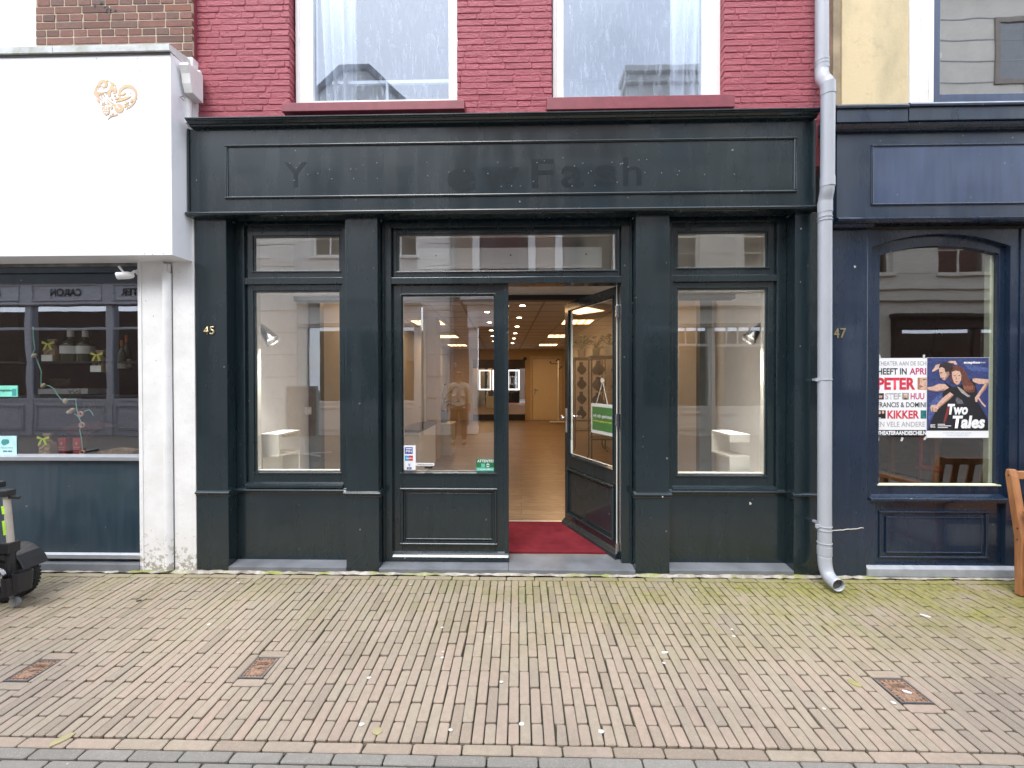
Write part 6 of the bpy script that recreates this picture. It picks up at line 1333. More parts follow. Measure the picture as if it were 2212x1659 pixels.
for xx in (x0, x_e): g = MB(); g.box(xx+.002, xx+.048, yb-.50, yb-.455, gz(yb-.5)+.004, zv(1110)); g.build('leg', M_WOOD, bn, .006)
zseat = zv(1165)
g = MB(); 
for k in range(6): g.box(x0+.052, x_e-.002, yb-.49+k*.078, yb-.49+k*.078+.062, zseat-.02, zseat); 
g.build('seat', M_WOOD, bn, .003)
g = MB(); g.box(x0+.051, x_e-.001, yb+.040, yb+.066, zv(1038), zv(1021)); g.box(x0+.051, x_e-.001, yb+.004, yb+.030, zv(1118), zv(1102))
for k in range(9): xx = x0+.13+k*.125; g.hexa([(xx,yb+.010,zv(1102)),(xx+.05,yb+.010,zv(1102)),(xx+.05,yb+.026,zv(1102)),(xx,yb+.026,zv(1102)),(xx,yb+.044,zv(1038)),(xx+.05,yb+.044,zv(1038)),(xx+.05,yb+.060,zv(1038)),(xx,yb+.060,zv(1038))])
g.build('backrest', M_WOOD, bn, .004)
for xx in (x0, x_e): g = MB(); g.box(xx-.004, xx+.054, yb-.52, yb-.034, zv(1110)+.001, zv(1098)); g.build('armrest', M_WOOD, bn, .006)
g = MB(); 
for xx in (x0+.01, x_e+.01): g.box(xx, xx+.03, yb-.454, yb-.033, zseat-.075, zseat-.021); g.box(xx, xx+.03, yb-.454, yb-.031, zg+.09, zg+.13)
g.box(x0+.051, x_e-.001, yb-.02, yb+.005, zseat-.075, zseat-.021); g.box(x0+.051, x_e-.001, yb-.49, yb-.465, zseat-.075, zseat-.021); g.box(x0+.051, x_e-.001, yb-.02, yb+.005, zg+.09, zg+.13); g.build('rail', M_WOOD, bn, .004)
g = MB()
for v in (1030, 1141, 1165): g.lathe([(.006, x0-.0008), (.006, x0-.0002)], (0, yb+(.05 if v < 1100 else -.005), zv(v)), 8, 'x')
g.build('bolt_plug', M_BROWNWOOD, bn)
# ------------------------------------------------------------------ mobility scooter at the left edge
ms = thing('mobility_scooter', 'black mobility scooter with lime panels cut by the left edge of the photo', 'mobility scooter', (X(-40, 2.75), 2.75, gz(2.75)))
def q2(px, py, y):
    a = P(px*.18707, 1019+py*.18707, y); return (a[0]-.03, a[1])
M_TYRE = M_RUBBER
def wheel(x, y, z, r_, w_):
    g = MB(); pr = [(r_*.62,-w_*.40),(r_*.80,-w_*.5),(r_*.95,-w_*.46),(r_,-w_*.30),(r_,w_*.30),(r_*.95,w_*.46),(r_*.80,w_*.5),(r_*.62,w_*.40)]
    g.lathe(pr, (0,0,0), 40, 'y')
    for k in range(40):
        a = 2*math.pi*k/40
        for s in (-1, 1):
            st_ = len(g.v); g.box(-.007,.007,s*w_*.12,s*w_*.44,r_-.004,r_+.006); g.xf(Matrix.Rotation(a+(.08 if s > 0 else 0), 4, 'Y'), st_)
    g.xf(Matrix.Translation((x,y,z))); o = g.build('wheel', M_TYRE, ms, smooth=False)
    g = MB(); g.lathe([(r_*.63,-w_*.36),(r_*.5,-w_*.25),(r_*.2,-w_*.40),(r_*.1,-w_*.42),(r_*.1,w_*.42),(r_*.2,w_*.40),(r_*.5,w_*.25),(r_*.63,w_*.36)], (0,0,0), 24, 'y'); g.xf(Matrix.Translation((x,y,z))); g.build('rim', plain('silver rim', (.4,.42,.44), .3, .8), o, smooth=True)
yw = 2.80; wx = X(61, yw, 1240)-.115; wr = .165
wheel(wx-.02, yw, gz(yw)+wr+.002, wr, .115); wheel(wx-.02, yw-.52, gz(yw-.5)+wr+.002, wr, .115)
wheel(wx-1.02, yw-.02, gz(yw)+wr+.002, wr, .10); wheel(wx-1.02, yw-.50, gz(yw-.5)+wr+.002, wr, .10)
zc = gz(yw)+wr
g = MB()
for yy in (yw, yw-.52):
    ar = [(wx-.02+ (wr+.045)*math.cos(R(a)), zc+(wr+.05)*math.sin(R(a))) for a in range(20, 171, 15)]; ir = [(wx-.02+ (wr+.030)*math.cos(R(a)), zc+(wr+.035)*math.sin(R(a))) for a in range(170, 19, -15)]
    g = MB(); g.prism(ar+ir, 'y', yy-.075, yy+.075); g.build('mudguard', M_BIN, ms, .004)
g = MB(); g.box(wx-.30, wx-.13, yw-.46, yw-.06, zc-.03, zc+.16); g.box(wx-1.15, wx-.28, yw-.42, yw-.10, zc-.08, zc+.0); g.prism([(wx-.30,zc+.16),(wx-.13,zc+.16),(wx-.18,zc+.30),(wx-.28,zc+.30)], 'y', yw-.44, yw-.08); g.build('body', M_BIN, ms, .012)
for yy, s in ((yw-.455, -1), (yw-.055, 1)):
    g = MB(); g.prism([(wx-.36,zc+.18),(wx-.20,zc+.20),(wx-.125,zc+.30),(wx-.13,zc+.44),(wx-.22,zc+.48),(wx-.34,zc+.40)], 'y', yy-.02, yy+.02); g.build('side_panel', M_LIME, ms, .008)
    g = MB(); g.prism([(wx-.38,zc+.10),(wx-.20,zc+.06),(wx-.14,zc+.17),(wx-.20,zc+.195),(wx-.36,zc+.175)], 'y', yy-.022, yy+.018); g.build('skirt', plain('silver plastic', (.42,.44,.45), .3), ms, .006)
g = MB(); g.box(wx-.62, wx-.16, yw-.50, yw-.02, zc+.485, zc+.56); g.build('seat', M_BIN, ms, .02)
g = MB(); g.prism([(wx-.20,zc+.52),(wx-.13,zc+.52),(wx-.02,zc+1.0),(wx-.08,zc+1.02)], 'y', yw-.48, yw-.04); g.build('backrest', M_BIN, ms, .02) if False else None
g = MB(); 
for yy in (yw-.54, yw+.02): g = MB(); g.box(wx-.50, wx-.09, yy-.03, yy+.03, zc+.60, zc+.645); g.build('armrest', M_BIN, ms, .012)
# walking stick in its holder
yk = yw-.10
a = q2(175, 815, yk); b_ = q2(125, 260, yk); 
g = MB(); g.tube([(a[0],yk,a[1]-.20), (a[0],yk,a[1]), (b_[0],yk,b_[1])], [.017,.019,.018], 12); wsx = g.build('stick_pole', plain('pale birch pole', (.42,.38,.32), .5), ms, smooth=True)
g = MB()
for (y0, y1) in ((390,480),(560,720)):
    p = q2(118+(y0-390)*.06, y0, yk); q = q2(118+(y1-390)*.06+8, y1, yk); g.tube([(p[0],yk-.010,p[1]), (q[0],yk-.010,q[1])], .013, 10)
g.build('reflective_strip', M_LIME, wsx)
g = MB(); p = q2(125,260,yk); g.box(p[0]-.06,p[0]+.03,yk-.03,yk+.03,p[1]-.012,p[1]+.03); g.box(p[0]+.02,p[0]+.09,yk-.008,yk+.008,p[1]-.030,p[1]-.012); g.build('clamp', M_BIN, ms, .004); g = MB(); p = q2(160,860,yk); g.box(p[0]-.04,p[0]+.035,yk-.035,yk+.035,p[1]-.04,p[1]+.03); g.tube([(p[0]+.01,yk,p[1]-.04),(p[0]+.005,yk,p[1]-.22)], .024, 12); g.build('clamp', M_BIN, ms, .004)
g = MB()
for (px, py, hh_) in ((185,1205,.12),(315,1150,.12)):
    p = q2(px, py, yk-.03); g.lathe([(.040,-hh_),(.048,0),(.044,0),(.036,-hh_+.01)], (p[0], yk-.03, p[1]), 18)
g.build('cup_holder', M_BIN, ms, smooth=True)
p = q2(60,1200,yk-.05); g = MB(); g.lathe([(.045,-.02),(.05,0),(.03,.012)], (p[0]-.01, yk-.05, p[1]), 20, 'y'); g.build('rear_lamp', M_CHROME, ms, smooth=True)
p = q2(5,1370,yk-.06); g = MB(); g.lathe([(.018,-.01),(.018,0)], (p[0], yk-.06, p[1]), 14, 'y'); g.build('reflector', M_RED, ms)
p = q2(225,1450,yk); g = MB(); g.lathe([(.028,-.014),(.034,-.008),(.034,.008),(.028,.014)], (p[0], yk+.0, gz(yk)+.04), 18, 'y'); g.tube([(p[0],yk,gz(yk)+.04),(p[0]-.10,yk,zc)], .010, 8); g.build('anti_tip_wheel', M_GREY, ms)
g = MB(); g.tube([(wx-1.0,yw-.26,zc),(wx-.92,yw-.26,zc+.60)], .025, 12); g.tube([(wx-.92,yw-.50,zc+.62),(wx-.92,yw-.02,zc+.62)], .014, 10); g.box(wx-.98,wx-.88,yw-.34,yw-.18,zc+.56,zc+.66); g.build('tiller', M_BIN, ms)
# ------------------------------------------------------------------ litter on the pavement
def bit(u, v, r_, nm, lb, cat, mat, sx=1.0, rz=0, h=.002, grp='white specks of litter on the pavement'):
    x, y = G(u, v, -.02); x, y = G(u, v, gz(y)); z = gz(y)+.001
    g = MB(); rr = random.Random(int(u*7+v)); pts_ = [(r_*sx*math.cos(k*math.pi/4)*rr.uniform(.75,1.1), r_*math.sin(k*math.pi/4)*rr.uniform(.75,1.1)) for k in range(8)]
    ca, sa = math.cos(rz), math.sin(rz); g.prism([(p*ca-q*sa, p*sa+q*ca) for (p, q) in pts_], 'z', 0, h); o = g.build(nm, mat, None, local=True); o.location = (x, y, z); tag(o, lb, cat, grp); return o
M_GUM = plain('trodden chewing gum', (.52,.51,.47), .7)
gums = [('pale round gum spot left of centre', 451,1349,.012),('gum spot below the left display window', 515,1259,.011),('gum spot left of the centre line near the kerb row', 781,1566,.012),('gum spot near the kerb row in front of the closed door', 973,1578,.009),('gum spot in front of the open door near the kerb row', 1127,1565,.013),('gum spot at the right near the kerb row', 1298,1581,.013),('small gum spot in the middle of the pavement', 1083,1474,.010),('gum spot under the left half of the closed door', 955,1356,.009),('gum spot two courses farther out than its neighbour before the closed door', 955,1421,.009),('gum spot at the far left middle', 797,1465,.011),('gum spot right of the open door', 1434,1433,.009),('gum spot beside the third cover', 1930,1519,.012),('gum spot in front of the third pilaster', 1585,1375,.010),('oval gum spot farther right of the third pilaster', 1581,1360,.009),('gum spot right of the second cover', 957,1409,.007),('gum speck in front of the right stone sill', 1504,1275,.008),('gum speck by the second pilaster foot', 887,1263,.008),('gum speck near the left kerb corner', 1780,1532,.008)]
for (lb, u, v, r_) in gums: bit(u, v, r_*.9, 'gum_spot', lb, 'gum spot', M_GUM, 1.25)
bit(1436,1411,.006,'cigarette_end','short white cigarette end lying right of the open door','cigarette end',M_PAPER,3.2,.05,.006,'cigarette ends'); bit(1960,1497,.006,'cigarette_end','white cigarette end across the right edge of the iron cover','cigarette end',M_PAPER,3.4,-.5,.006,'cigarette ends'); bit(1998,1331,.006,'cigarette_end','long white paper stick on the mossy pavement at the right','cigarette end',M_PAPER,4.5,-.7,.006,'cigarette ends')
M_LEAFD = plain('yellow brown dead leaf', (.32,.28,.15), .7)
bit(132,1600,.022,'dead_leaf','crumpled yellow leaf near the lower left corner','leaf',M_LEAFD,2.0,.9,.004,'dead leaves'); bit(1846,1477,.022,'dead_leaf','olive leaf flattened left of the right iron cover','leaf',plain('olive leaf', (.28,.26,.10), .8),1.6,-.9,.003,'dead leaves'); bit(816,1581,.02,'dead_leaf','pale leaf fragment on the kerb row at the left','leaf',M_LEAFD,1.2,.3,.003,'dead leaves')
bit(534,1248,.013,'dark_scrap','small dark scrap lying left of the first pilaster','scrap',M_BIN,1.8,.4,.004,'scraps') if False else bit(301,1298,.010,'dark_scrap','small dark scrap lying on the bricks in front of the white pier','scrap',M_BIN,1.8,.4,.004,'scraps')
# moss tufts in the joints near the wall
g = MB(); rr = random.Random(12)
for k in range(900):
    x = rr.uniform(-3.4, 4.2); y = 3.16-abs(rr.gauss(0, .22)); 
    if y < 2.2: continue
    col_ = round((x+6.1)/PW); xx = -6.1+col_*PW+ang*(y-YF)+rr.uniform(-.002,.002); z = gz(y)-.001; r_ = rr.uniform(.003,.007)
    if rr.random() < .35: continue
    g.lathe([(r_,0),(r_*.8,r_*.4),(.001,r_*.6)], (xx,y,z-.002), 5)
tag(g.build('moss', plain('moss', (.10,.14,.025), .95)), 'green moss growing in the joints near the shopfront', 'moss', kind='stuff')
# ------------------------------------------------------------------ the other side of the street (seen in the glass)
YO = -5.0
def ZO(v): return 1.5+(824-v)*.01294
def XO(u): return (u-1126)*.01294
M_STUC = plain('light grey stucco', (.74,.73,.69), .85, var=.06, scale=2); M_STUC2 = plain('warm grey stucco', (.56,.54,.48), .85, var=.06, scale=2)
M_OB = brick_tex('opposite brown brick', (.24,.15,.11), (.30,.18,.13), (.45,.38,.30), .21, .065, .010, .4); M_OD = brick_tex('opposite dark brick', (.10,.07,.055), (.13,.085,.06), (.2,.18,.15), .21, .065, .010, .4)
M_OGREY = plain('grey shopfront paint', (.36,.38,.42), .4); M_ROOF = plain('dark roof tiles', (.16,.16,.16), .7, var=.3, scale=6); M_OBLUE = plain('royal blue shop paint', (.015,.05,.22), .4); M_INT = plain('dim shop interior', (.07,.065,.06), .8)
def facade(bld, x0, x1, z1, holes, mat, z0=-.05, y=YO, th=.35):
    """solid wall with rectangular openings"""
    xs = sorted({x0, x1}|{h[0] for h in holes}|{h[1] for h in holes}); g = MB()
    for a, c_ in zip(xs, xs[1:]):
        m_ = (a+c_)/2; hs = sorted([(h[2], h[3]) for h in holes if h[0] < m_ < h[1]]); z = z0
        for (p, q) in hs:
            if p > z: g.box(a, c_, y-th, y, z, p)
            z = max(z, q)
        if z < z1: g.box(a, c_, y-th, y, z, z1)
    return g.build('wall', mat, bld)
def window(bld, x0, x1, z0, z1, fm, bars=(1, 1), y=YO, fr=.07, sill=True, inner=M_INT):
    g = MB(); yy = y-.12; rect_ring(g, x0, x1, z0, z1, fr, yy-.05, yy)
    for k in range(1, bars[0]): xx = x0+(x1-x0)*k/bars[0]; g.box(xx-.02, xx+.02, yy-.04, yy-.005, z0+fr, z1-fr)
    for k in range(1, bars[1]): zz_ = z0+(z1-z0)*k/bars[1]; g.box(x0+fr, x1-fr, yy-.045, yy-.008, zz_-.025, zz_+.025)
    if sill: g.box(x0-.06, x1+.06, y-.10, y+.06, z0-.07, z0-.001)
    f = g.build('window', fm, bld, .004)
    g = MB(); g.quad((x0+fr,yy-.03,z0+fr), (x1-fr,yy-.03,z0+fr), (x1-fr,yy-.03,z1-fr), (x0+fr,yy-.03,z1-fr)); g.build('pane', G_DARK, f)
    g = MB(); g.quad((x0,y-.34,z0), (x1,y-.34,z0), (x1,y-.34,z1), (x0,y-.34,z1)); g.build('blind', inner, f); return f
def shopfront(bld, x0, x1, zs, ztop, fz0, fz1, mat, n_, trz=None, panel=True, tbars=0, name='shopfront', proj=.10):
    """stall riser, mullions, optional transom bar, fascia with cornice"""
    y = YO+proj; g = MB(); w_ = (x1-x0)/n_
    g.box(x0, x1, YO-.1, y-.02, -.04, zs)
    for k in range(n_+1): xx = x0+w_*k; g.box(xx-.09, xx+.09, YO-.1, y, -.04, ztop)
    g.box(x0, x1, y-.06, y-.01, zs, zs+.08)
    if trz: g.box(x0, x1, y-.07, y-.012, trz-.035, trz+.035)
    for k in range(n_):
        if trz and tbars:
            for j in range(1, tbars): xx = x0+w_*k+.09+(w_-.18)*j/tbars; g.box(xx-.018, xx+.018, y-.06, y-.02, trz+.035, ztop)
    g.box(x0-.08, x1+.08, YO-.1, y+.04, ztop, fz1); g.box(x0-.14, x1+.14, YO-.1, y+.16, fz1, fz1+.10); g.box(x0-.10, x1+.10, YO-.1, y+.09, fz1-.05, fz1-.001); g.box(x0-.08, x1+.08, y+.0, y+.07, fz0-.03, fz0)
    o = g.build(name, mat, bld, .006)
    if panel:
        g = MB()
        for k in range(n_):
            a, c_ = x0+w_*k+.17, x0+w_*(k+1)-.17
            rect_ring(g, a, c_, .12, zs-.10, .03, y-.02, y+.0); rect_ring(g, a+.05, c_-.05, .17, zs-.15, .02, y-.02, y-.008)
        g.build('panel_moulding', mat, o, .003)
    g = MB(); g.quad((x0,y-.05,zs), (x1,y-.05,zs), (x1,y-.05,ztop), (x0,y-.05,ztop)); g.build('pane', G_DARK, o)
    g = MB(); g.quad((x0,YO-.9,0), (x1,YO-.9,0), (x1,YO-.9,ztop), (x0,YO-.9,ztop)); g.quad((x0,YO-.9,zs), (x1,YO-.9,zs), (x1,YO-.05,zs), (x0,YO-.05,zs)); g.build('display_back', M_INT, o)
    return o
# O1 grey shopfront with gilt names, dark brick above
O1 = thing('opposite_grey_shop', 'dark brick house with a long grey shopfront and name panels, reflected in the left pane', 'building', (-14, YO, 0))
facade(O1, -24, -8.6, 8.6, [(-23.4,-9.1,.0,4.25)]+[(-22+3*k,-20.8+3*k,5.2,7.4) for k in range(4)], M_OD)
for k in range(4): window(O1, -22+3*k, -20.8+3*k, 5.2, 7.4, M_WHITE, (1,2))
s = shopfront(O1, -23.2, -9.2, .93, 3.62, 3.67, 4.32, M_OGREY, 6, 2.97)
for k, nm in enumerate(('GUERLAIN', 'DIOR', 'PATOU', 'PATOU', 'CARON', 'LANCASTER')):
    w_ = 14/6; cx = -23.2+w_*(k+.5)
    g = MB(); rect_ring(g, cx-1.0, cx+1.0, 3.74, 4.20, .035, YO+.14, YO+.165); g.build('name_panel', M_OGREY, s, .004)
    hw = .085*len(nm); text(nm, M_BIN, s, cx-hw, cx+hw, 3.87, 4.08, YO+.150, 'lettering', .02, .01, mirror=True)
# O2 rusticated stucco with a gable
O2 = thing('opposite_stucco_house', 'pale rusticated stucco house with a pointed gable across the street', 'building', (-5.3, YO, 0))
facade(O2, -8.6, -1.98, 9.0, [(-6.2,-2.75,-.05,3.62),(-7.9,-7.1,5.0,7.3),(-5.9,-4.9,5.0,7.3),(-3.9,-2.9,5.0,7.3)], M_STUC)
g = MB(); g.prism([(-6.3,9.0),(-3.0,9.0),(-4.30,10.15),(-4.95,10.15)], 'y', YO-.35, YO); g.build('gable', M_STUC, O2); g = MB(); g.prism([(-6.5,8.95),(-6.3,9.0),(-4.95,10.15),(-4.30,10.15),(-3.0,9.0),(-2.8,8.95),(-4.2,10.28),(-5.05,10.28)], 'y', YO-2.5, YO+.1); g.build('roof', M_ROOF, O2)
g = MB()
for k in range(11): g.box(-8.59, -6.31, YO, YO+.03, .35+k*.62+.028, .35+(k+1)*.62-.004); g.box(-2.64, -1.99, YO, YO+.03, .35+k*.62+.028, .35+(k+1)*.62-.004)
g.build('rustication', M_STUC, O2, .006)
for (a, c_) in ((-7.9,-7.1),(-5.9,-4.9),(-3.9,-2.9)): window(O2, a, c_, 5.0, 7.3, M_WHITE, (2,2))
shopfront(O2, -6.1, -2.9, .85, 3.0, 3.1, 3.62, M_STUC, 2, None, True)
# O3 brick house, door 62, blue shop
O3 = thing('opposite_brick_house', 'brown brick house with white surrounds and a royal blue shop window across the street', 'building', (.4, YO, 0))
facade(O3, -1.98, 2.9, 9.0, [(-1.25,-.45,-.05,3.1),(.35,2.6,-.05,3.3),(-1.15,.2,4.55,7.2),(1.15,2.55,4.55,7.2)], M_OB)
for (a, c_) in ((-1.15,.2),(1.15,2.55)):
    f = window(O3, a, c_, 4.55, 7.2, M_BROWNWOOD, (1,1), inner=plain('grey window display', (.22,.22,.22), .8)); g = MB(); rect_ring(g, a-.20, c_+.20, 4.35, 7.4, .195, YO, YO+.06); rect_ring(g, a-.12, c_+.12, 4.43, 7.32, .05, YO+.061, YO+.09); g.build('white_surround', M_WHITE, f, .006)
    cx = (a+c_)/2+.05; g = MB(); g.prism([(cx-.06,5.75),(cx-.30,5.60),(cx-.36,4.85),(cx+.36,4.85),(cx+.30,5.60),(cx+.06,5.75),(cx,5.70)], 'y', YO-.30, YO-.24); g.tube([(cx-.28,YO-.22,5.64),(cx,YO-.22,5.82),(cx+.28,YO-.22,5.64)], .015, 6); g.build('hanging_coat', M_BIN, f)
g = MB(); pxs = ((-1.46,-1.22),(-.48,-.24))
for (a, c_) in pxs: g.box(a, c_, YO, YO+.10, .0, 2.95); g.box(a+.06, c_-.06, YO+.101, YO+.115, .25, 2.75); g.box(a-.03, c_+.03, YO, YO+.13, 0, .22); g.box(a-.02, c_+.02, YO+.0, YO+.16, 2.951, 3.32)
g.box(-1.50,-.20,YO,YO+.10,3.00,3.60); g.box(-1.58,-.12,YO,YO+.24,3.601,3.70); g.box(-1.66,-.04,YO,YO+.34,3.701,3.78)
for k in range(26): g.box(-1.5+k*.05, -1.475+k*.05, YO+.24, YO+.27, 3.62, 3.67)
g.build('door_surround', M_WHITE, O3, .006)
g = MB(); g.box(-1.21,-.49,YO-.2,YO-.15,0,3.05); rect_ring(g,-1.1,-.6,.3,1.1,.04,YO-.1501,YO-.13); rect_ring(g,-1.1,-.6,1.3,2.4,.04,YO-.1501,YO-.13); g.build('house_door', M_BROWNWOOD, O3, .004)
g = MB(); g.box(-1.96,-1.81,YO+.001,YO+.012,1.86,1.99); npl = g.build('number_plate', M_WHITE, O3, .002); text('62', M_PBLK, npl, -1.935, -1.835, 1.885, 1.965, YO+.0135, 'lettering', .02, .001, mirror=True)
s = shopfront(O3, .45, 2.55, .75, 3.0, 3.02, 3.34, M_OBLUE, 1, None, True)
g = MB(); g.box(-2.0,2.9,YO-.3,YO+.25,9.0,9.15); g.build('gutter', M_WHITE, O3)
g = MB(); g.box(-1.98,2.9,YO-6,YO-.351,8.3,9.0); g.build('rear_block', M_ROOF, O3)
# O4 grey stucco block with anchors and a heavy cornice
O4 = thing('opposite_grey_block', 'tall warm grey stucco block with iron anchors and a heavy cornice across the street', 'building', (9, YO, 0))
h4 = []
for k in range(7): a = 3.6+2.55*k; h4 += [(a,a+1.35,4.35,6.6),(a,a+1.35,7.4,9.0)]
facade(O4, 2.9, 22, 9.8, [(3.1,9.4,-.05,3.6),(10.0,16.5,-.05,3.2)]+h4, M_STUC2)
for k in range(7):
    a = 3.6+2.55*k; f = window(O4, a, a+1.35, 4.35, 6.6, M_CREAM, (2,2), inner=plain('reddish blind', (.22,.06,.06), .8) if k in (3,4) else M_INT); window(O4, a, a+1.35, 7.4, 9.0, M_GREY, (1,1), inner=M_PALE)
g = MB(); g.box(2.8,10.9,YO-.4,YO+.35,9.801,9.95); g.box(2.85,10.8,YO-.4,YO+.22,9.60,9.80); g.box(2.9,10.75,YO+.0005,YO+.10,9.25,9.60); g.build('cornice', M_STUC, O4, .01)
g = MB(); g.box(11.0,22,YO-.35,YO+.0,9.801,11.8); g.box(10.9,22.1,YO-.35,YO+.2,11.801,11.95); g.build('attic', M_STUC2, O4)
g = MB()
for k in range(7):
    for zz_ in (7.0, 9.15, 10.7): g.box(3.2+2.55*k-.02, 3.2+2.55*k+.02, YO+.001, YO+.03, zz_-.28, zz_+.28) if zz_ < 9.5 or k > 2 else None
g.build('wall_anchor', M_BROWNWOOD, O4)
for xx in (12.6, 15.6, 18.6): window(O4, xx, xx+1.25, 9.35, 11.1, plain('taupe window frame', (.20,.17,.14), .5), (1,1), inner=M_PALE, y=YO+.16, fr=.13, sill=False)
g = MB()
for k in range(6): g.box(10.95, 22, YO+.0005, YO+.012, 8.85+k*.56, 8.875+k*.56)
g.build('stucco_joint', M_GREY, O4)
g = MB(); g.box(2.95,22,YO,YO+.05,3.93,4.03); g.box(2.95,22,YO,YO+.08,3.62,3.70)
for k in range(30): g.box(2.95, 22, YO+.0005, YO+.008, 4.04+k*.62-.3, 4.04+k*.62-.28) if k < 9 else None
g.build('string_course', M_STUC2, O4)
shopfront(O4, 3.2, 9.3, .70, 2.95, 3.05, 3.5, M_STUC2, 3, 2.45, True, 6)
shopfront(O4, 10.1, 16.4, .60, 2.85, 2.9, 3.15, M_BROWNWOOD, 3, None, True)
g = MB(); g.tube([(-1.90,YO+.10,0),(-1.90,YO+.10,8.9)], .05, 12); tag(g.build('downpipe', M_GREY), 'grey downpipe at the left corner of the brown brick house opposite', 'downpipe')
# sandwich board seen in the left display window
ab = thing('pavement_sign', 'brown and grey pavement board on crossed white feet, reflected in the left display window', 'sign', (-4.55, -1.9, -.045))
g = MB(); g.box(-4.85,-4.25,-1.93,-1.89,.35,1.35); g.build('board', plain('brown print board', (.25,.15,.12), .5, var=.4), ab); g = MB(); rect_ring(g,-4.88,-4.22,.32,1.38,.03,-1.94,-1.88); g.build('frame', M_ALU, ab)
g = MB()
for s in (-1, 1): g.tube([(-4.55-.5,-1.91-.25*s,-.03),(-4.55+.5,-1.91+.25*s,-.03)], .015, 8)
g.box(-4.60,-4.50,-1.93,-1.89,-.03,.35); g.build('foot', M_WHITE, ab)
# ------------------------------------------------------------------ person on the far side of the street
def skin_body(name, pts_, edges, mat, parent, sub=2):
    me = bpy.data.meshes.new(name); me.from_pydata([p[:3] for p in pts_], edges, []); o = bpy.data.objects.new(name, me); COL.objects.link(o)
    md = o.modifiers.new('skin', 'SKIN'); md.use_smooth_shade = True
    for i, p in enumerate(pts_):
        r_ = p[3]; me.skin_vertices[0].data[i].radius = (r_, p[4] if len(p) > 4 else r_)
    me.skin_vertices[0].data[0].use_root = True
    sb_ = o.modifiers.new('sub', 'SUBSURF'); sb_.levels = sub; sb_.render_levels = sub; me.materials.append(mat)
    o.parent = parent; return o
pe = thing('person', 'bald person in a beige jacket and sunglasses, reflected in the closed door glass', 'person', (-1.50, -3.35, -.045))
# body: hips root, legs, spine, neck, head, arms (front is +y)
b0 = [(0,0,.95,.135,.10),(0,0,1.12,.125,.09),(0,0,1.30,.145,.10),(0,-.01,1.44,.12,.085),(0,0,1.52,.055,.055),(0,.015,1.60,.062,.07),(0,.02,1.68,.078,.092),(0,.01,1.75,.062,.075),
 (-.095,0,.90,.088),(-.11,.01,.50,.058),(-.12,-.02,.10,.042),(-.125,.08,.045,.035,.03),(-.13,.15,.035,.030,.022),
 (.095,0,.90,.088),(.11,.01,.50,.058),(.12,-.02,.10,.042),(.125,.08,.045,.035,.03),(.13,.15,.035,.030,.022),
 (-.175,-.01,1.43,.060),(-.245,-.02,1.17,.045),(-.265,.03,.93,.032),(-.27,.045,.86,.030,.018),(-.265,.055,.79,.012),
 (.175,-.01,1.43,.060),(.245,-.02,1.17,.045),(.265,.03,.93,.032),(.27,.045,.86,.030,.018),(.265,.055,.79,.012)]
e0 = [(0,1),(1,2),(2,3),(3,4),(4,5),(5,6),(6,7),(0,8),(8,9),(9,10),(10,11),(11,12),(0,13),(13,14),(14,15),(15,16),(16,17),(3,18),(18,19),(19,20),(20,21),(21,22),(3,23),(23,24),(24,25),(25,26),(26,27)]
fing = []
for s, base in ((-1, 21), (1, 26)):
    hx_2, hy_2 = s*.27, .045
    for k, L_ in enumerate((.07,.085,.08,.06)):
        i = len(b0); b0 += [(hx_2+s*.004, hy_2+.022-.014*k, .835, .0085), (hx_2-s*.004, hy_2+.026-.014*k, .835-L_*.55, .0078), (hx_2-s*.014, hy_2+.028-.014*k, .835-L_, .0065)]; e0 += [(base, i), (i, i+1), (i+1, i+2)]
    i = len(b0); b0 += [(hx_2-s*.012, hy_2+.038, .86, .010), (hx_2-s*.020, hy_2+.052, .815, .008)]; e0 += [(base, i), (i, i+1)]
skin_body('body', b0, e0, M_SKIN, pe)
jk = [(0,0,1.02,.175,.125),(0,0,1.15,.165,.12),(0,0,1.32,.175,.125),(0,-.01,1.44,.145,.10),(0,-.01,1.49,.085,.08),(-.185,-.01,1.43,.082),(-.255,-.02,1.17,.066),(-.272,.03,.96,.052),(.185,-.01,1.43,.082),(.255,-.02,1.17,.066),(.272,.03,.96,.052),(0,0,.90,.165,.12)]
skin_body('jacket', jk, [(0,1),(1,2),(2,3),(3,4),(3,5),(5,6),(6,7),(3,8),(8,9),(9,10),(0,11)], M_JACKET, pe)
sh = [(0,.045,.98,.07,.10),(0,.052,1.2,.06,.10),(0,.04,1.42,.05,.075)]; skin_body('shirt', sh, [(0,1),(1,2)], M_SHIRT, pe, 1)
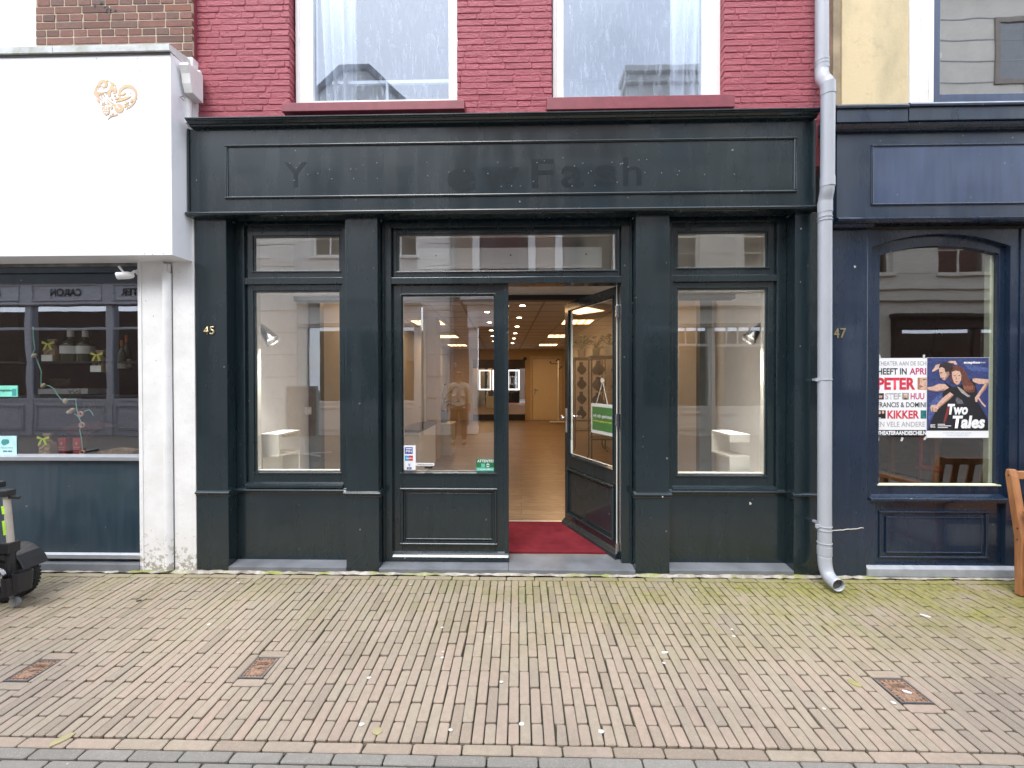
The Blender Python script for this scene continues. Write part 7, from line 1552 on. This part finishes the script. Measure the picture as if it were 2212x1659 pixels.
tr_ = [(0,0,.95,.150,.11),(-.095,0,.88,.105),(-.112,.01,.50,.078),(-.12,-.01,.09,.062),(.095,0,.88,.105),(.112,.01,.50,.078),(.12,-.01,.09,.062)]; skin_body('trousers', tr_, [(0,1),(1,2),(2,3),(0,4),(4,5),(5,6)], M_TROU, pe)
for s in (-1, 1): skin_body('shoe', [(s*.122,-.03,.045,.052,.045),(s*.126,.07,.042,.050,.038),(s*.132,.16,.032,.042,.026)], [(0,1),(1,2)], M_BROWNWOOD, pe)
g = MB(); 
for s in (-1, 1): g.box(s*.034-.026, s*.034+.026, .098, .108, 1.675, 1.712)
g.box(-.012,.012,.100,.106,1.698,1.706)
for s in (-1, 1): g.box(s*.076-.003, s*.076+.003, .0, .100, 1.698, 1.706)
g.build('sunglasses', M_BIN, pe, local=True)
g = MB(); g.prism([(.09,1.69),(.125,1.645),(.09,1.640)], 'x', -.013, .013); g.box(-.022,.022,.090,.098,1.612,1.620); 
for s in (-1, 1): g.lathe([(.006,-.008),(.022,0),(.016,.008)], (s*.083,.01,1.665), 10, 'x')
g.build('face_detail', M_SKIN, pe, local=True)
# other buildings closing the street ends keep the light and the mirror view plausible
for (x0, x1, lb, m_) in ((-26,-9.001,'plain brick terrace continuing left along the near side of the street',M_BRT),(7.51,26,'plain brick terrace continuing right along the near side of the street',M_BRT)):
    g = MB(); g.box(x0, x1, YF, YF+3, -.02, 8.6); tag(g.build('terrace', m_), lb, 'building')

# bird droppings and scrapes on the black paint
for (u, v, y, r_, lb) in ((1620,1088,YWN+.002,.010,'pale bird dropping on the black panel under the right display window'),(1431,1073,YF-.017,.006,'chipped paint on the corner of the third pilaster band'),(1846,576,YF-.006,.008,'white scratch high on the navy blue pilaster')):
    g = MB(); x_, z_ = P(u, v, y); rr = random.Random(u); g.prism([(x_+r_*(.6+.8*(k % 3 == 0))*math.cos(k*math.pi/4)*rr.uniform(.6,1.1), z_+r_*1.4*math.sin(k*math.pi/4)*rr.uniform(.6,1.1)) for k in range(8)], 'y', y-.0015, y)
    tag(g.build('paint_mark', plain('chalky white mark', (.55,.54,.48), .8)), lb, 'mark')
